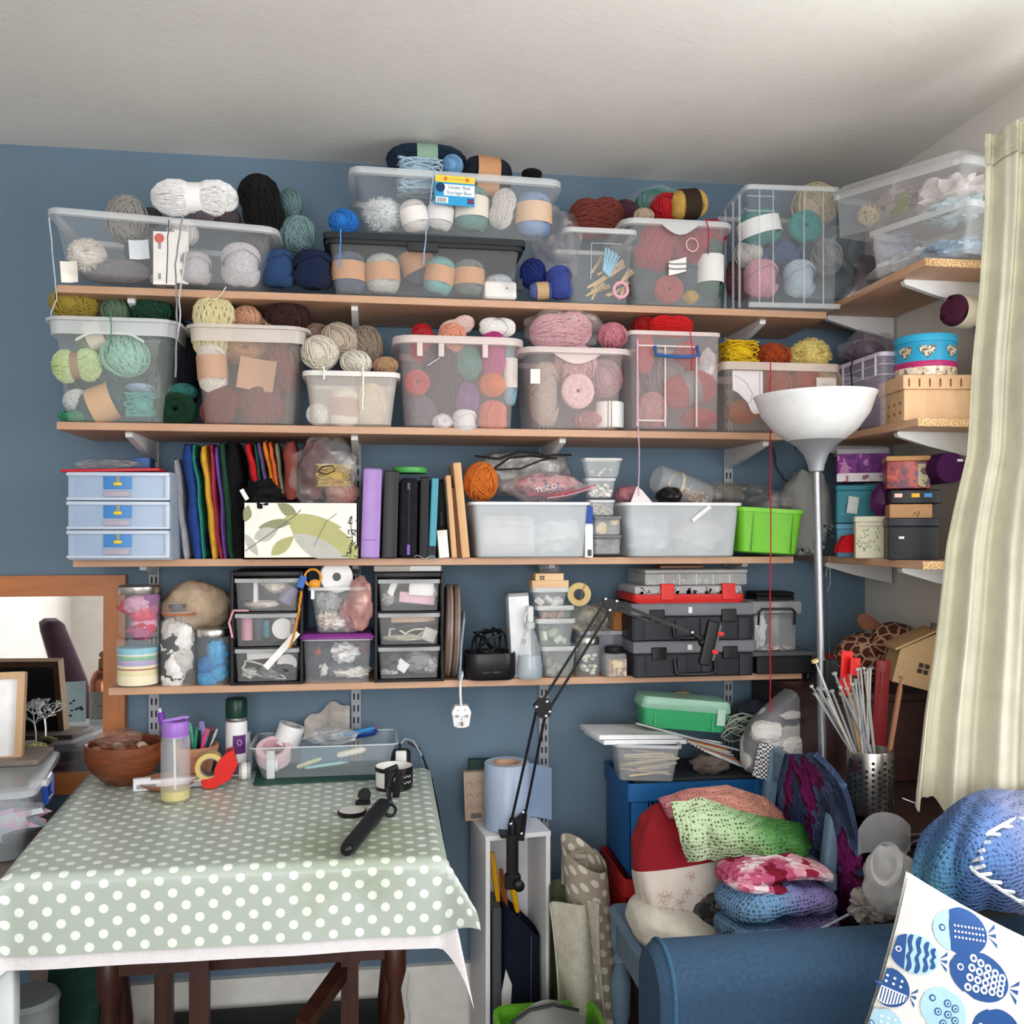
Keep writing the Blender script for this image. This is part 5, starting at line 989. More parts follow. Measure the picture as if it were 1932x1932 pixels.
tower('black drawer tower beside the blue jar with ribbon spools', 434, 572, 1078, 2.40, [
    fb([('dark_spool', '2a2c30', 'box', -.3, .55, .1, .3, 3), ('white_ribbon', 'e2ded8', 'box', -.18, .5, .03, .36, 0), ('lace_roll', 'd9d0c8', 'blob', -.1, .12, .24, .12, 0), ('cream_bundle', 'e6dccf', 'blob', .12, .62, .16, .16, 0), ('lilac_ribbon', '8f84a8', 'cyl', .28, .38, .11, .26, 30), ('beige_cord', 'cfc2b4', 'blob', .05, .75, .2, .1, 0)]),
    fb([('pink_spool', 'd99aac', 'cyl', -.31, .42, .085, .34, 0), ('navy_spool', '2c3442', 'cyl', -.16, .42, .08, .36, 0), ('teal_spool', '1f8a9c', 'cyl', -.02, .4, .07, .24, 0), ('black_spool', '24262c', 'cyl', .1, .4, .1, .34, 0), ('white_reel', 'ecebea', 'disc', .2, .42, .15, .3, 0), ('grey_bits', 'a39a9c', 'blob', .36, .5, .06, .3, 0)]),
    fb([('white_roll', 'ebe8e4', 'box', -.06, .72, .24, .16, -4), ('white_trim', 'dcd8d4', 'loop', -.1, .22, .3, .16, 20), ('dark_bits', '3a3b40', 'blob', .2, .26, .2, .14, 0), ('white_disc', 'e6e4e2', 'disc', .26, .4, .14, .3, 0), ('white_bundle', 'd6d2ce', 'blob', -.26, .14, .12, .14, 0), ('grey_bundle', '8f8d90', 'blob', .02, .2, .14, .2, 0)])])
one('white_ribbon_strip', MB().box(-.008, .008, -.0008, .0008, -.055, .06), plain('e9e8e6', .5), 'white ribbon strip slanting out of the bottom left drawer', 'ribbon', W(530, 1228, 2.385), R(0, 42, 0))
hang('orange braided cord hanging in front of the drawer tower', woolly('c9822a'), [(568, 1115, 2.375), (565, 1150, 2.372), (556, 1190, 2.37), (546, 1222, 2.372)], .0032, 'braided_cord', 'cord')
hang('pink braided cord over the middle left drawer', woolly('d9a0a8'), [(470, 1152, 2.385), (440, 1152, 2.38), (432, 1175, 2.385), (438, 1203, 2.39)], .0026, 'braided_cord', 'cord')
# purple-lidded tub and the open pot on it
t, w, d, h = tub('lidded_tub', 'clear tub with purple lid full of white yarn scraps', 567, 704, 1206, 2.385, Z4, .18, .06, clear('d9dee4', .18, .15), clear('d9dee4', .4, .2), .004, .006, .014)
part(t, 'lid', MB().rbox(-w/2-.004, w/2+.004, -d/2-.004, d/2+.004, h-.004, h+.012, .016), plain('7d2f84', .3), label='purple lid')
for nm, c, x, z, sx, sz, sd in (('white_fluff', 'efeeee', .1, .62, .2, .22, 1), ('dark_felt', '3a3f4c', -.22, .45, .2, .4, 2), ('white_scrap', 'ecebea', -.2, .28, .06, .16, 3), ('red_scrap', 'd0564a', -.28, .68, .05, .1, 4), ('white_coil', 'e6e2d8', .2, .2, .26, .12, 5), ('maroon_scrap', '7a3a48', .36, .72, .08, .16, 6), ('slate_scrap', '565c68', .0, .25, .2, .2, 7)):
    part(t, nm, MB().blob((x*w, -d*.18 if sd in (1, 3, 4, 5) else -d*.08, z*h), sx*w, .035, sz*h, .4, 2.4, sd, 26, 16), cloth(c, 500))
zl = Z4+h+.0125
t, w, d, h = tub('craft_pot', 'open clear pot of pink ribbons on the purple lid', 580, 692, 1108, 2.39, zl, .11, .26, clear('dfe4e6', .2, .15), clear('e0e4e6', .5, .25), .008, .006, .012)
for nm, c, x, z, sx, sz, sd in (('cream_shreds', 'dccfc4', -.12, .26, .22, .2, 1), ('pink_ribbon', 'c9808c', .18, .4, .14, .32, 2), ('grey_net', 'a9acae', -.16, .68, .2, .24, 3), ('lace', 'ece6e6', .0, .2, .2, .12, 4)):
    part(t, nm, MB().blob((x*w, -d*.1, z*h), sx*w, .03, sz*h, .45, 2.6, sd, 26, 16), cloth(c, 500))
sp = thing('wire_spool', 'white plastic spool standing on the ribbon pot', 'spool', W(634, 1088, 2.43), R(0, 0, 10)); k = S(1, 634, 2.43)
part(sp, 'front_flange', MB().loft([[(a*cos(q), y, a*sin(q)) for q in [2*PI*i/28 for i in range(28)]] for a, y in ((30*k, -.012), (30*k, -.009), (8*k, -.009), (8*k, -.012))], ring=True), plain('e6e6e8', .4))
part(sp, 'back_flange', MB().lathe([(30*k, 0), (30*k, .003)], 28), plain('dededf', .4), (0, .016, 0), R(90)); part(sp, 'core', MB().lathe([(8*k, 0), (8*k, .026)], 18), plain('55565a', .5), (0, .016, 0), R(90))
sc_ = thing('scissors', 'orange-handled scissors poking out of the ribbon pot', 'scissors', W(590, 1092, 2.40)); k = S(1, 590, 2.4)
part(sc_, 'handle_loop', MB().tube([(15*k*cos(a), 0, 16*k*sin(a)+2*k) for a in [2*PI*i/18 for i in range(18)]], .0032, 7, closed=True), plain('d8902c', .4), label='orange finger loop')
part(sc_, 'blade', MB().box(-.004, .004, -.001, .001, -.05, -14*k), metal('9a9ca0')); part(sc_, 'blue_clip', MB().rbox(-24*k, -10*k, -.004, .004, -24*k, 0, .002, M=MT((0, 0, 0), R(0, 20, 0))), plain('2f63b0', .4)); part(sc_, 'pivot', MB().blob((4*k, -.002, -10*k), 11*k, .006, 9*k, .1), plain('d9952c', .4))
bag('ribbon_bag', 'crinkly bag of dusty pink ribbons hanging beside the ribbon pot', 680, 1140, 2.40, 24, 50, .03, film('d4a09a', .75), 83, .25)
# second tower
tower('black drawer tower beside brown discs with cords in its drawers', 706, 838, 1080, 2.395, [
    fb([('white_tube', 'ecebe9', 'box', -.24, .6, .05, .26, 22), ('pink_paper', 'e2b8c6', 'box', .12, .3, .26, .16, 6), ('white_paper', 'f0eeee', 'box', .18, .58, .18, .2, 3), ('clear_bits', 'a9a4a4', 'blob', -.3, .3, .1, .2, 0), ('white_bits', 'd9d6d4', 'blob', .36, .5, .06, .2, 0)]),
    fb([('brown_card', 'c4a284', 'box', .06, .72, .32, .14, 0), ('dark_strip', '2e2c2e', 'box', .1, .5, .3, .07, -9), ('cream_cord', 'dedac8', 'loop', -.18, .24, .12, .14, 10), ('cream_cord', 'dedac8', 'loop', .08, .24, .14, .12, -20), ('cord_heap', 'd0ccba', 'blob', -.06, .12, .3, .1, 0), ('white_flap', 'cfcac4', 'box', .3, .2, .1, .2, 20)]),
    fb([('white_connector', 'f0f0f0', 'box', -.1, .3, .09, .16, 35), ('clear_bag', '8f9296', 'blob', .15, .4, .2, .3, 0), ('dark_bits', '4f5256', 'blob', -.25, .45, .14, .3, 0), ('silver_bits', 'b9bcc0', 'blob', .32, .3, .1, .24, 0), ('white_bits', 'c9cacc', 'blob', -.28, .12, .14, .1, 0)])])
gb = thing('flat_tin', 'grey flat case lying on the second drawer tower', 'case', (XY(768, 2.46), 2.46, W(768, 1079, 2.40).z+.0005)); 
part(gb, 'case_body', MB().rbox(-.085, .085, -.06, .06, 0, .016, .004), plain('9a9690', .5)); part(gb, 'label', MB().box(.005, .08, -.0612, -.06, .002, .014), plain('b9bcbc', .3))
# brown plates on edge
for i, (px, hw, lab) in enumerate(((849, 8, 'left'), (863, 7, 'right'))):
    Y = 2.385; zt_ = W(px, 1106, Y).z; r_ = (zt_-Z4)/2
    o = thing('round_tray', 'brown edge-on cake board, %s one of two' % ('nearer the tower' if i == 0 else 'nearer the blue panel'), 'tray', (XY(px, Y), Y+.08, Z4+r_), R(0, 2, 0), group='brown round boards on edge'); wk = S(hw, px, Y)
    part(o, 'board', MB().loft([[(x, f*.085*cos(a), f*r_*sin(a)) for a in [2*PI*q/40 for q in range(40)]] for f, x in ((.93, -wk), (1, -wk*.7), (1, wk*.7), (.93, wk))]), plain('6a5850', .35))
    part(o, 'edge_band', MB().loft([[(x, f*.0855*cos(a), f*r_*1.002*sin(a)) for a in [2*PI*q/40 for q in range(40)]] for f, x in ((1, wk*.2), (1, wk*.6), (.97, wk*.6), (.97, wk*.2))], ring=True), plain('8f8078', .3))
one('plastic_sheet', MB().loft([[(x, y, 0) for x, y in rrect(.005, .13, .002)], [(x+.004, y, .09) for x, y in rrect(.006, .13, .002)], [(x+.012, y, .155) for x, y in rrect(.006, .11, .002)], [(x+.014, y, .17) for x, y in rrect(.004, .06, .002)]]), plain('8295a4', .5), 'curved blue-grey plastic sheet standing next to the brown boards', 'sheet', (XY(868, 2.385), 2.455, Z4+.001))
# black basket of cables
X0, X1 = XY(880, 2.385), XY(976, 2.385); w = X1-X0
t = thing('cable_basket', 'black oval basket of coiled black cables', 'basket', ((X0+X1)/2, 2.385+.055, Z4)); hb_ = .068
part(t, 'basket_body', MB().loft([[(x, y, z) for x, y in rrect(w*f, .11*f, .03, 4)] for f, z in ((.92, 0), (1, .01), (1, hb_-.004), (.98, hb_), (.94, hb_-.002), (.9, .006))], c1=True), plain('141318', .35))
part(t, 'moulded_mark', MB().rbox(-.024, -.002, -.0565, -.054, .018, .024, .001).rbox(.002, .024, -.0565, -.054, .018, .024, .001), plain('26252b', .3))
g = random.Random(12)
for i in range(5):
    a0 = g.uniform(0, 6); R_ = g.uniform(.022, .036); cx = g.uniform(-.02, .02)
    one('coiled_cable', MB().tube([(cx+R_*cos(q)*1.1, .02*sin(q*2+a0), .012+R_*sin(q)*1.1+.006*sin(q*3)) for q in [2*PI*j/26 for j in range(26)]], .0032, 6, closed=True), plain('0e0e12', .4), 'coil of black cable heaped in the black basket', 'cable', ((X0+X1)/2, 2.385+.055+g.uniform(-.02, .02), Z4+hb_+.012), R(g.uniform(-20, 20), 0, g.uniform(-70, 70)), group='black cables in the basket')
# plug hanging over the edge
pl_ = thing('plug', 'white three-pin plug hanging by its flex below the lowest shelf', 'plug', W(870, 1350, 2.40)); k = S(1, 870, 2.4)
part(pl_, 'plug_body', MB().prism([(-12*k, 20*k), (12*k, 20*k), (18*k, 8*k), (14*k, -18*k), (6*k, -21*k), (-6*k, -21*k), (-14*k, -18*k), (-18*k, 8*k)], -.014, .012), plain('eeeef0', .35))
for x, z in ((-9, 2), (9, 2)): part(pl_, 'pin', MB().box(x*k-.003, x*k+.003, -.03, -.014, z*k-.0015, z*k+.0015), metal('8a8680'))
part(pl_, 'earth_pin', MB().box(-.002, .002, -.033, -.014, -15*k, -9*k), metal('8a6f60')); 
for x, z in ((-7, 12), (7, 12), (0, -5)): part(pl_, 'screw', MB().lathe([(.0016, 0), (.0016, .0008)], 8), plain('6a6a6c'), (x*k, -.014, z*k), R(90))
part(pl_, 'flex', MB().tube([(0, 0, 20*k), (-.002, 0, 40*k), (-.002, 0, 62*k), (.003, .002, 76*k), (.004, .012, 80*k), (.004, .04, 80*k)], .0032, 7), plain('e6e6e8', .4), label='white flex')
# white carton, spray bottle
t, w, h, d = upright('white_carton', 'plain white carton standing behind the spray bottle', 'box', 967, 1005, 1120, None, dep=.07, Y=2.43, base_z=Z4, lean=-3)
part(t, 'carton_body', MB().rbox(-w/2, w/2, -d/2, d/2, 0, h-.008, .001), plain('e4e6ea', .5)); part(t, 'carton_top', MB().rbox(-w/2, w/2, -d/2, d/2, h-.008, h, .001), plain('8f959c', .5)); part(t, 'logo_spot', MB().lathe([(.007, 0), (.007, .0006)], 16), plain('b9bcc4'), (w*.15, -d/2, h*.42), R(90))
k = S(1, 1003, 2.385); t = thing('spray_bottle', 'clear spray bottle half full of water next to the basket', 'bottle', (XY(1003, 2.385), 2.385+.03, Z4))
part(t, 'bottle_wall', MB().lathe([(23*k, 0), (25*k, .003), (25*k, 22*k), (20*k, 58*k), (12*k, 86*k), (9*k, 92*k), (9*k, 98*k)], 28, c1=False), clear('dfe9ee', .25, .05, .8))
part(t, 'water', MB().lathe([(22*k, .002), (24*k, .005), (24*k, 22*k), (21.5*k, 44*k)], 28), clear('b4c9d6', .55, .08), label='water inside')
part(t, 'collar', MB().lathe([(10.5*k, 96*k), (10.5*k, 106*k), (7*k, 108*k)], 20), clear('d9dcdc', .7, .3)); part(t, 'spray_head', MB().rbox(-6*k, 7*k, -.012, .014, 106*k, 138*k, .006), clear('e2e4e4', .8, .35))
part(t, 'trigger', MB().tube([(-5*k, -.008, 128*k), (-11*k, -.012, 118*k), (-10*k, -.012, 108*k)], .002, 6), clear('e2e4e4', .8, .35)); part(t, 'dip_tube', MB().tube([(0, 0, .006), (0, 0, 100*k)], .002, 6), clear('f0f0f0', .6))
# stack of takeaway tubs
def deli(label, px0, px1, pyt, pyb, Y, cont, dep=.085, lidless=False):
    zb_ = W((px0+px1)/2, pyb, Y).z if pyb else Z4
    X0, X1 = XY(px0, Y), XY(px1, Y); h = ZZ(pyt, (X0+X1)/2, Y)-zb_
    t, w, d, h = tub('takeaway_tub', label, px0, px1, pyt, Y, zb_, dep, .18, clear('d9dedd', .28, .2), clear('e6eaea', .7, .3), .006, .005, .012, cat='tub', h=h); t['group'] = 'stacked takeaway tubs'
    part(t, 'lid', MB().rbox(-w/2, w/2, -d/2, d/2, h-.001, h+.003, .012), clear('e6eaea', .5, .3))
    for i in range(5): part(t, 'contents', MB().rbox(-.012, .012, -.008, .008, -.006, .006, .003, M=MT((rnd.uniform(-.3, .3)*w, rnd.uniform(-.35, 0)*d, rnd.uniform(.15, .55)*h), (rnd.uniform(0, 3), rnd.uniform(0, 3), 0))), plain(cont, .5))
    return t
deli('takeaway tub at the bottom of its stack, nearly empty', 1022, 1092, 1224, None, 2.40, '9a9894')
deli('takeaway tub of pale green lumps, third in its stack', 1012, 1088, 1172, 1222, 2.40, 'cfd8cc')
deli('takeaway tub tinted brown inside, second in its stack', 1012, 1086, 1147, 1171, 2.405, 'b08a7c')
deli('narrow takeaway tub of white wax at the top of its stack', 1004, 1076, 1113, 1145, 2.41, 'dcd8da', .07)
wdn = thing('wooden_block', 'two pale wooden blocks joined on top of the takeaway tubs', 'block', (XY(1038, 2.42), 2.45, W(1038, 1112, 2.41).z+.0035)); k = S(1, 1038, 2.42)
part(wdn, 'lower_block', MB().rbox(-35*k, 35*k, -.035, .035, 0, 14*k, .001), wood('d0a87c', 'e0bf94', (1, 6, 6), .6)); ub = part(wdn, 'upper_block', MB().rbox(-28*k, 26*k, -.03, .03, 14*k, 27*k, .001), wood('d6b086', 'e4c79e', (1, 6, 6), .6))
for a in (0, 1):
    for b2 in (0, 1): part(ub, 'window_hole', MB().box(-20*k+a*5*k, -16*k+a*5*k, -.0306, -.03, 15.5*k+b2*4*k, 18.5*k+b2*4*k), plain('3a2418'))
gl = jar('little clear glass on the wooden blocks below third shelf', 1040, 40, 1067, W(1038, 1085, 2.42).z+.005, 2.44, lambda t, r, h: part(t, 'contents', MB().blob((0, 0, h*.3), r*.6, r*.6, h*.2, .3), plain('4a4a48')), lid=None)
tr = thing('tape_roll', 'roll of masking tape leaning on the takeaway tubs', 'tape', W(1093, 1121, 2.42), R(0, 0, -14)); k = S(1, 1093, 2.42)
part(tr, 'tape', MB().loft([[(a*cos(q), y, a*sin(q)) for q in [2*PI*i/30 for i in range(30)]] for a, y in ((22*k, -.012), (22*k, .014), (11*k, .014), (11*k, -.012))], ring=True), plain('cdb57e', .6)); part(tr, 'core', MB().loft([[(a*cos(q), y, a*sin(q)) for q in [2*PI*i/30 for i in range(30)]] for a, y in ((11*k, -.012), (11*k, .014), (9.5*k, .014), (9.5*k, -.012))], ring=True), plain('8a6a3c', .8)); part(tr, 'tape_end', MB().tube([(2*k, -.014, -12*k), (6*k, -.015, 6*k), (12*k, -.014, 20*k)], .0012, 4), plain('8f6f44'))
bag('plastic_bag', 'clear cellophane bag of small beads under the tape roll', 1100, 1165, 2.45, 26, 26, .03, film('c9c2b0', .35), 91, .35)
jar('glass jar packed with white shells next to takeaway tubs', 1113, 46, 1203, zlow, 2.40, lambda t, r, h: [part(t, 'shell', MB().blob((rnd.uniform(-.5, .5)*r, rnd.uniform(-.8, 0)*r, .008+rnd.random()*h*.6), .007, .007, .005, .3, 2, i, 10, 8), plain('d3dccc', .5)) for i in range(22)], lid='metal')
sj = thing('spice_jar', 'small square jar with black lid and pictured label', 'jar', (XY(1162, 2.40), 2.42, Z4)); k = S(1, 1162, 2.4)
part(sj, 'glass_wall', MB().rbox(-21*k, 21*k, -.024, .024, 0, 44*k, .006), clear('c9cfcc', .3, .08)); part(sj, 'lid', MB().lathe([(17*k, 44*k), (18*k, 46*k), (18*k, 55*k), (16*k, 57*k)], 24), plain('1a1a1c', .4)); part(sj, 'label', MB().box(-15*k, 20*k, -.0255, -.024, 2*k, 34*k), patchy([(0, 'b8a098'), (.5, '94837c'), (.6, 'cdb9a6')], 50)); lb = sj.children[-1]
part(sj, 'label_panel', MB().box(-6*k, 12*k, -.0262, -.0255, 18*k, 30*k), plain('dcc7a8', .6))
t, w, d, h = tub('clear_punnet', 'ribbed clear punnet behind shell jar', 1092, 1184, 1190, 2.47, Z4, .1, .1, clear('c9c9d6', .3, .1), clear('d0d0dc', .6, .15), .01, .004, .012, cat='punnet', h=.112)
t, w, h, d = upright('brown_carton', 'small brown card box on the clear punnet', 'box', 1155, 1183, 1155, None, dep=.05, Y=2.475, base_z=Z4+.1125); part(t, 'carton_body', MB().rbox(-w/2, w/2, -d/2, d/2, 0, h, .002), plain('a56a34', .7)); part(t, 'carton_lid', MB().rbox(-w/2, w/2, -d/2, d/2, h, h+.002, .001), plain('b0743c', .7))
bag('plastic_bag', 'clear bag of dark trinkets left of the brown card box', 1130, 1168, 2.48, 26, 30, .03, film('8a7f70', .45), 93, .4)
# tool cases
def toolcase(label, px0, px1, pyt, zb, Y=2.375, h=None, dx=0):
    X0, X1 = XY(px0, Y), XY(px1, Y); w = X1-X0; h = h or ZZ(pyt, (X0+X1)/2, Y)-zb; d = .2
    t = thing('tool_case', label, 'case', ((X0+X1)/2+dx, Y+d/2, zb), group='stacked tool cases'); BK = plain('20222a', .45)
    part(t, 'case_base', MB().rbox(-w/2, w/2, -d/2, d/2, 0, h*.66, .006), BK); part(t, 'case_lid', MB().rbox(-w/2-.003, w/2+.003, -d/2-.003, d/2+.003, h*.66, h, .006), plain('6f7178', .5))
    for x in (-.27, .27): part(t, 'latch', MB().rbox(x*w*1.1-.02, x*w*1.1+.02, -d/2-.008, -d/2, h*.5, h*.84, .003), plain('141519', .4))
    for x in (-.44, -.1, .1, .42): part(t, 'buttress', MB().rbox(x*w-.014, x*w+.014, -d/2-.004, -d/2, .002, h*.6, .002), plain('272932', .5))
    part(t, 'handle', MB().tube([(-.055, -d/2-.004, h*.5), (-.052, -d/2-.012, h*.14), (-.03, -d/2-.014, h*.09), (.03, -d/2-.014, h*.09), (.052, -d/2-.012, h*.14), (.055, -d/2-.004, h*.5)], .005, 7), plain('17181d', .4))
    return t, w, d, h
t, w, d, h = toolcase('lower grey-lidded black tool case on the lowest shelf', 1196, 1422, 1209, Z4)
for x, c in ((-.06, 'd9dcdc'), (.05, 'd9a0b4')): part(t, 'sticker', MB().box(x*w, x*w+.012, -d/2-.0042, -d/2-.003, h*.76, h*.9), plain(c))
part(t, 'sticker', MB().box(.11*w, .11*w+.02, -d/2-.0042, -d/2-.003, h*.77, h*.88), plain('d6ccd2'))
z5 = Z4+h; t, w, d, h = toolcase('upper grey-lidded black tool case under the red organiser', 1192, 1420, 1138, z5+.0005)
part(t, 'sticker', MB().box(-.04*w, -.04*w+.01, -d/2-.0042, -d/2-.003, h*.74, h*.9), plain('d9dcdc')); z6 = z5+h+.001
t = thing('bit_organiser', 'red-framed organiser case of small bits on the tool cases', 'case', (XY(1301, 2.38), 2.38+.09, z6)); k = S(1, 1301, 2.38)
part(t, 'red_tray', MB().loft([[(x, y, z) for x, y in rrect(2*a*k, .18, .012, 3)] for a, z in ((104, 0), (110, .004), (110, 16*k))]), plain('c4221f', .4))
for x in (-42, 78): part(t, 'red_clip', MB().rbox((x-14)*k, (x+12)*k, -.094, -.08, 6*k, 36*k, .002), plain('cf2722', .4))
part(t, 'clear_lid', MB().rbox(-106*k, 106*k, -.085, .085, 16*k, 32*k, .006), clear('d9d9dc', .45, .15)); 
m = MB(); g = random.Random(6)
for i in range(40): m.box(0, g.uniform(2, 8)*k, -.087, -.08, 17*k, g.uniform(20, 30)*k, MT((g.uniform(-100, 100)*k, 0, 0)))
pc = part(t, 'bits', m, patchy([(0, '3a3838'), (.5, 'c9c6c4'), (.58, '8a8684')], 120)); pc['kind'] = 'stuff'
z7 = z6+.036*1.0
t = thing('bead_organiser', 'clear compartment box of beads at the top under third shelf', 'box', (XY(1314, 2.39), 2.39+.085, z6+33*k)); 
part(t, 'box_body', MB().rbox(-101*k, 101*k, -.085, .085, 0, 22*k, .004), clear('c9cac8', .4, .2)); part(t, 'lid', MB().rbox(-102*k, 102*k, -.087, .087, 22*k, 29*k, .004), clear('b9bab6', .55, .25))
for i in range(5): part(t, 'divider', MB().box((-66+i*33)*k-.0008, (-66+i*33)*k+.0008, -.086, .08, .001, 21*k), clear('e6e8e6', .7))
m = MB()
for i in range(60): m.blob((g.uniform(-96, 96)*k, -.08+g.random()*.03, g.uniform(2, 9)*k), .004, .004, .004, 0, 1, 0, 7, 5)
pc = part(t, 'beads', m, patchy([(0, '8a8580'), (.5, 'd6d2cc')], 90)); pc['kind'] = 'stuff'
one('brown_pencil_box', MB().rbox(-.06, .06, -.03, .03, 0, .008, .002), wood('6a4428', '8a5c38'), 'thin brown wooden case squeezed under the third shelf', 'case', (XY(1280, 2.48), 2.48, z6+33*k+30*k))
# clear handled case and black tray
t = thing('black_tray', 'black plastic stand under the clear handled case', 'stand', (XY(1478, 2.38), 2.38+.07, Z4)); k = S(1, 1478, 2.38)
part(t, 'foot', MB().rbox(-50*k, 62*k, -.06, .06, 0, 34*k, .004), plain('0f1013', .5)); part(t, 'top_plate', MB().rbox(-62*k, 66*k, -.07, .07, 34*k, 43*k, .004), plain('4a4c50', .4))
t = thing('handled_case', 'clear upright case with black bail handle on the black stand', 'case', (XY(1464, 2.39), 2.39+.045, Z4+43*k+.0005))
part(t, 'case_wall', MB().rbox(-42*k, 42*k, -.04, .04, 0, 70*k, .005), clear('b9bcbe', .3, .12)); part(t, 'case_lid', MB().rbox(-50*k, 52*k, -.046, .046, 70*k, 94*k, .005), clear('a9acae', .5, .2))
part(t, 'handle', MB().tube([(-36*k, -.048, 50*k), (-36*k, -.052, 74*k), (-30*k, -.053, 80*k), (30*k, -.053, 80*k), (36*k, -.052, 74*k), (36*k, -.048, 50*k)], .0032, 7), plain('121214', .4), label='black bail handle')
part(t, 'white_figures', MB().blob((-24*k, -.02, 40*k), 10*k, .012, 34*k, .5, 2.5, 3), plain('d9dde4', .5)); part(t, 'grey_block', MB().rbox(-8*k, 38*k, -.03, .03, .003, 60*k, .003), plain('55565a', .6)); part(t, 'base_bits', MB().blob((4*k, -.03, 4*k), 34*k, .01, 5*k, .4, 4, 4), patchy([(0, '5a4a4a'), (.5, 'b9a9a0')], 80))
t = thing('black_box', 'matt black box behind the red organiser end', 'box', (XY(1452, 2.5), 2.5, z5+.06)); part(t, 'box_body', MB().rbox(-.055, .055, -.04, .04, -.06, .048, .006), plain('0d0e11', .6)); part(t, 'lid', MB().rbox(-.056, .056, -.041, .041, .048, .058, .006), plain('101114', .6))
# ---------------------------------------------------------------- table with oilcloth
ZTB = .75; FRONT[0] = 0
cFL, cFR, cBR, cBL = WZ(15, 1655, ZTB), WZ(830, 1620, ZTB), WZ(802, 1452, ZTB), WZ(172, 1462, ZTB)
def quad(s, t): return (cFL*(1-s)+cFR*s)*(1-t)+(cBL*(1-s)+cBR*s)*t
TW, TD = (cFR-cFL).length, (cBR-cFR).length
def drape(lift, out, flare, seed, cd_):
    """cloth over the table: s, t in metres measured on the cloth, beyond the edges it hangs"""
    def f(s, t):
        cs, ct = min(max(s/TW, 0), 1), min(max(t/TD, 0), 1); p = quad(cs, ct)+Vector((0, 0, lift))
        e1 = max(s-TW, 0) or -max(-s, 0); e2 = max(-t, 0); a1 = abs(e1); sg = 1 if e1 >= 0 else -1
        if a1 == 0 and e2 == 0: return p+Vector((0, 0, .0008*noise.noise(Vector((s*9, t*9, seed)))))
        r = math.hypot(a1, e2); th = math.atan2(a1, e2); rb = min(r, .012)   # rounded edge
        dn = r-.35*rb; w = noise.noise(Vector((s*7, t*2, seed)))*.012*min(1, r/.08)
        o = out+.5*rb
        if a1 == 0: return p+Vector((0, -o-.02*r-w*.6, -dn))
        if e2 == 0: return p+Vector((sg*(o+.05*r+w), 0, -dn))
        f2 = flare*r*sin(2*th)
        return p+Vector((sg*(o*sin(th)+f2*.9+.05*r*sin(th)), -(o*cos(th)+f2*.7), -dn*(1+cd_*sin(2*th))))
    return f
def uvcloth(name, fn, s0, s1, t0, t1, nu, nv, m, th=0.):
    vs, uv, fs = [], [], []
    for j in range(nv+1):
        for i in range(nu+1):
            s, t = s0+(s1-s0)*i/nu, t0+(t1-t0)*j/nv; vs.append(tuple(fn(s, t))); uv.append((s, t))
    fs = [(j*(nu+1)+i, j*(nu+1)+i+1, (j+1)*(nu+1)+i+1, (j+1)*(nu+1)+i) for j in range(nv) for i in range(nu)]
    me = bpy.data.meshes.new(name); me.from_pydata(vs, [], fs); me.update(); l = me.uv_layers.new(name='UVMap')
    for lp_ in me.loops: l.data[lp_.index].uv = uv[lp_.vertex_index]
    me.polygons.foreach_set('use_smooth', [True]*len(me.polygons)); return link(name, me, m)
def dots(bg, fg, a=.0485, b=.0455, r=.0083, rough=.35, stain=False):
    def f(m, nt, bs):
        s = node(nt, 'ShaderNodeSeparateXYZ'); nt.links.new(coord(nt, 'UV'), s.inputs[0]); ds = []
        def mth(op, x, y=None):
            n = node(nt, 'ShaderNodeMath', operation=op)
            for k, q in enumerate((x, y)):
                if q is None: continue
                if isinstance(q, (int, float)): n.inputs[k].default_value = q
                else: nt.links.new(q, n.inputs[k])
            return n.outputs[0]
        for o in (0, .5):
            q = []
            for ax, per in (('X', a), ('Y', b)):
                u = mth('SUBTRACT', mth('FRACT', mth('ADD', mth('DIVIDE', s.outputs[ax], per), o+50.5)), .5); q.append(mth('POWER', mth('ABSOLUTE', mth('MULTIPLY', u, per)), 2))
            ds.append(mth('SQRT', mth('ADD', *q)))
        d = mth('MINIMUM', *ds); c = ramp(nt, mth('MULTIPLY', d, 1/(2*r)), [(.49, fg), (.53, bg)])
        if stain:
            n = noi(nt, coord(nt, 'UV'), 14, 5, .6); v = node(nt, 'ShaderNodeVectorMath', operation='DISTANCE'); nt.links.new(coord(nt, 'UV'), v.inputs[0]); v.inputs[1].default_value = (.62, .10, 0)
            k = ramp(nt, mth('ADD', mth('MULTIPLY', v.outputs['Value'], 2.2), mth('MULTIPLY', n, .75)), [(.40, (.55, .55, .55)), (.82, (0, 0, 0))]); mx = node(nt, 'ShaderNodeMix', data_type='RGBA', blend_type='MULTIPLY')
            nt.links.new(k, mx.inputs['Factor']); nt.links.new(c, mx.inputs['A']); mx.inputs['B'].default_value = lin('a9b46a'); c = mx.outputs['Result']
        nt.links.new(c, bs.inputs['Base Color']); bs.inputs['Roughness'].default_value = rough; bs.inputs['Specular IOR Level'].default_value = .5
        bump(nt, bs, noi(nt, coord(nt, 'UV'), 30, 3), .06, .004)
    return base(('dots', bg, fg, a, r, stain), f)
o = uvcloth('oilcloth', drape(.004, .007, .42, 3, -.32), -.11, TW+.095, -.148, TD+.005, 70, 60, dots('b0bdb4', 'eef5ee', stain=True))
tag(o, 'sage green oilcloth with white polka dots over the table', 'tablecloth')
o = uvcloth('white_tablecloth', drape(.0015, .001, .22, 3, .16), -.105, TW+.17, -.172, TD, 60, 50, cloth('f1eef2', 700, .03))
tag(o, 'white cotton cloth showing below the oilcloth edge', 'tablecloth')
DW = wood('2c1612', '4a261c', (8, 8, 1), .4)
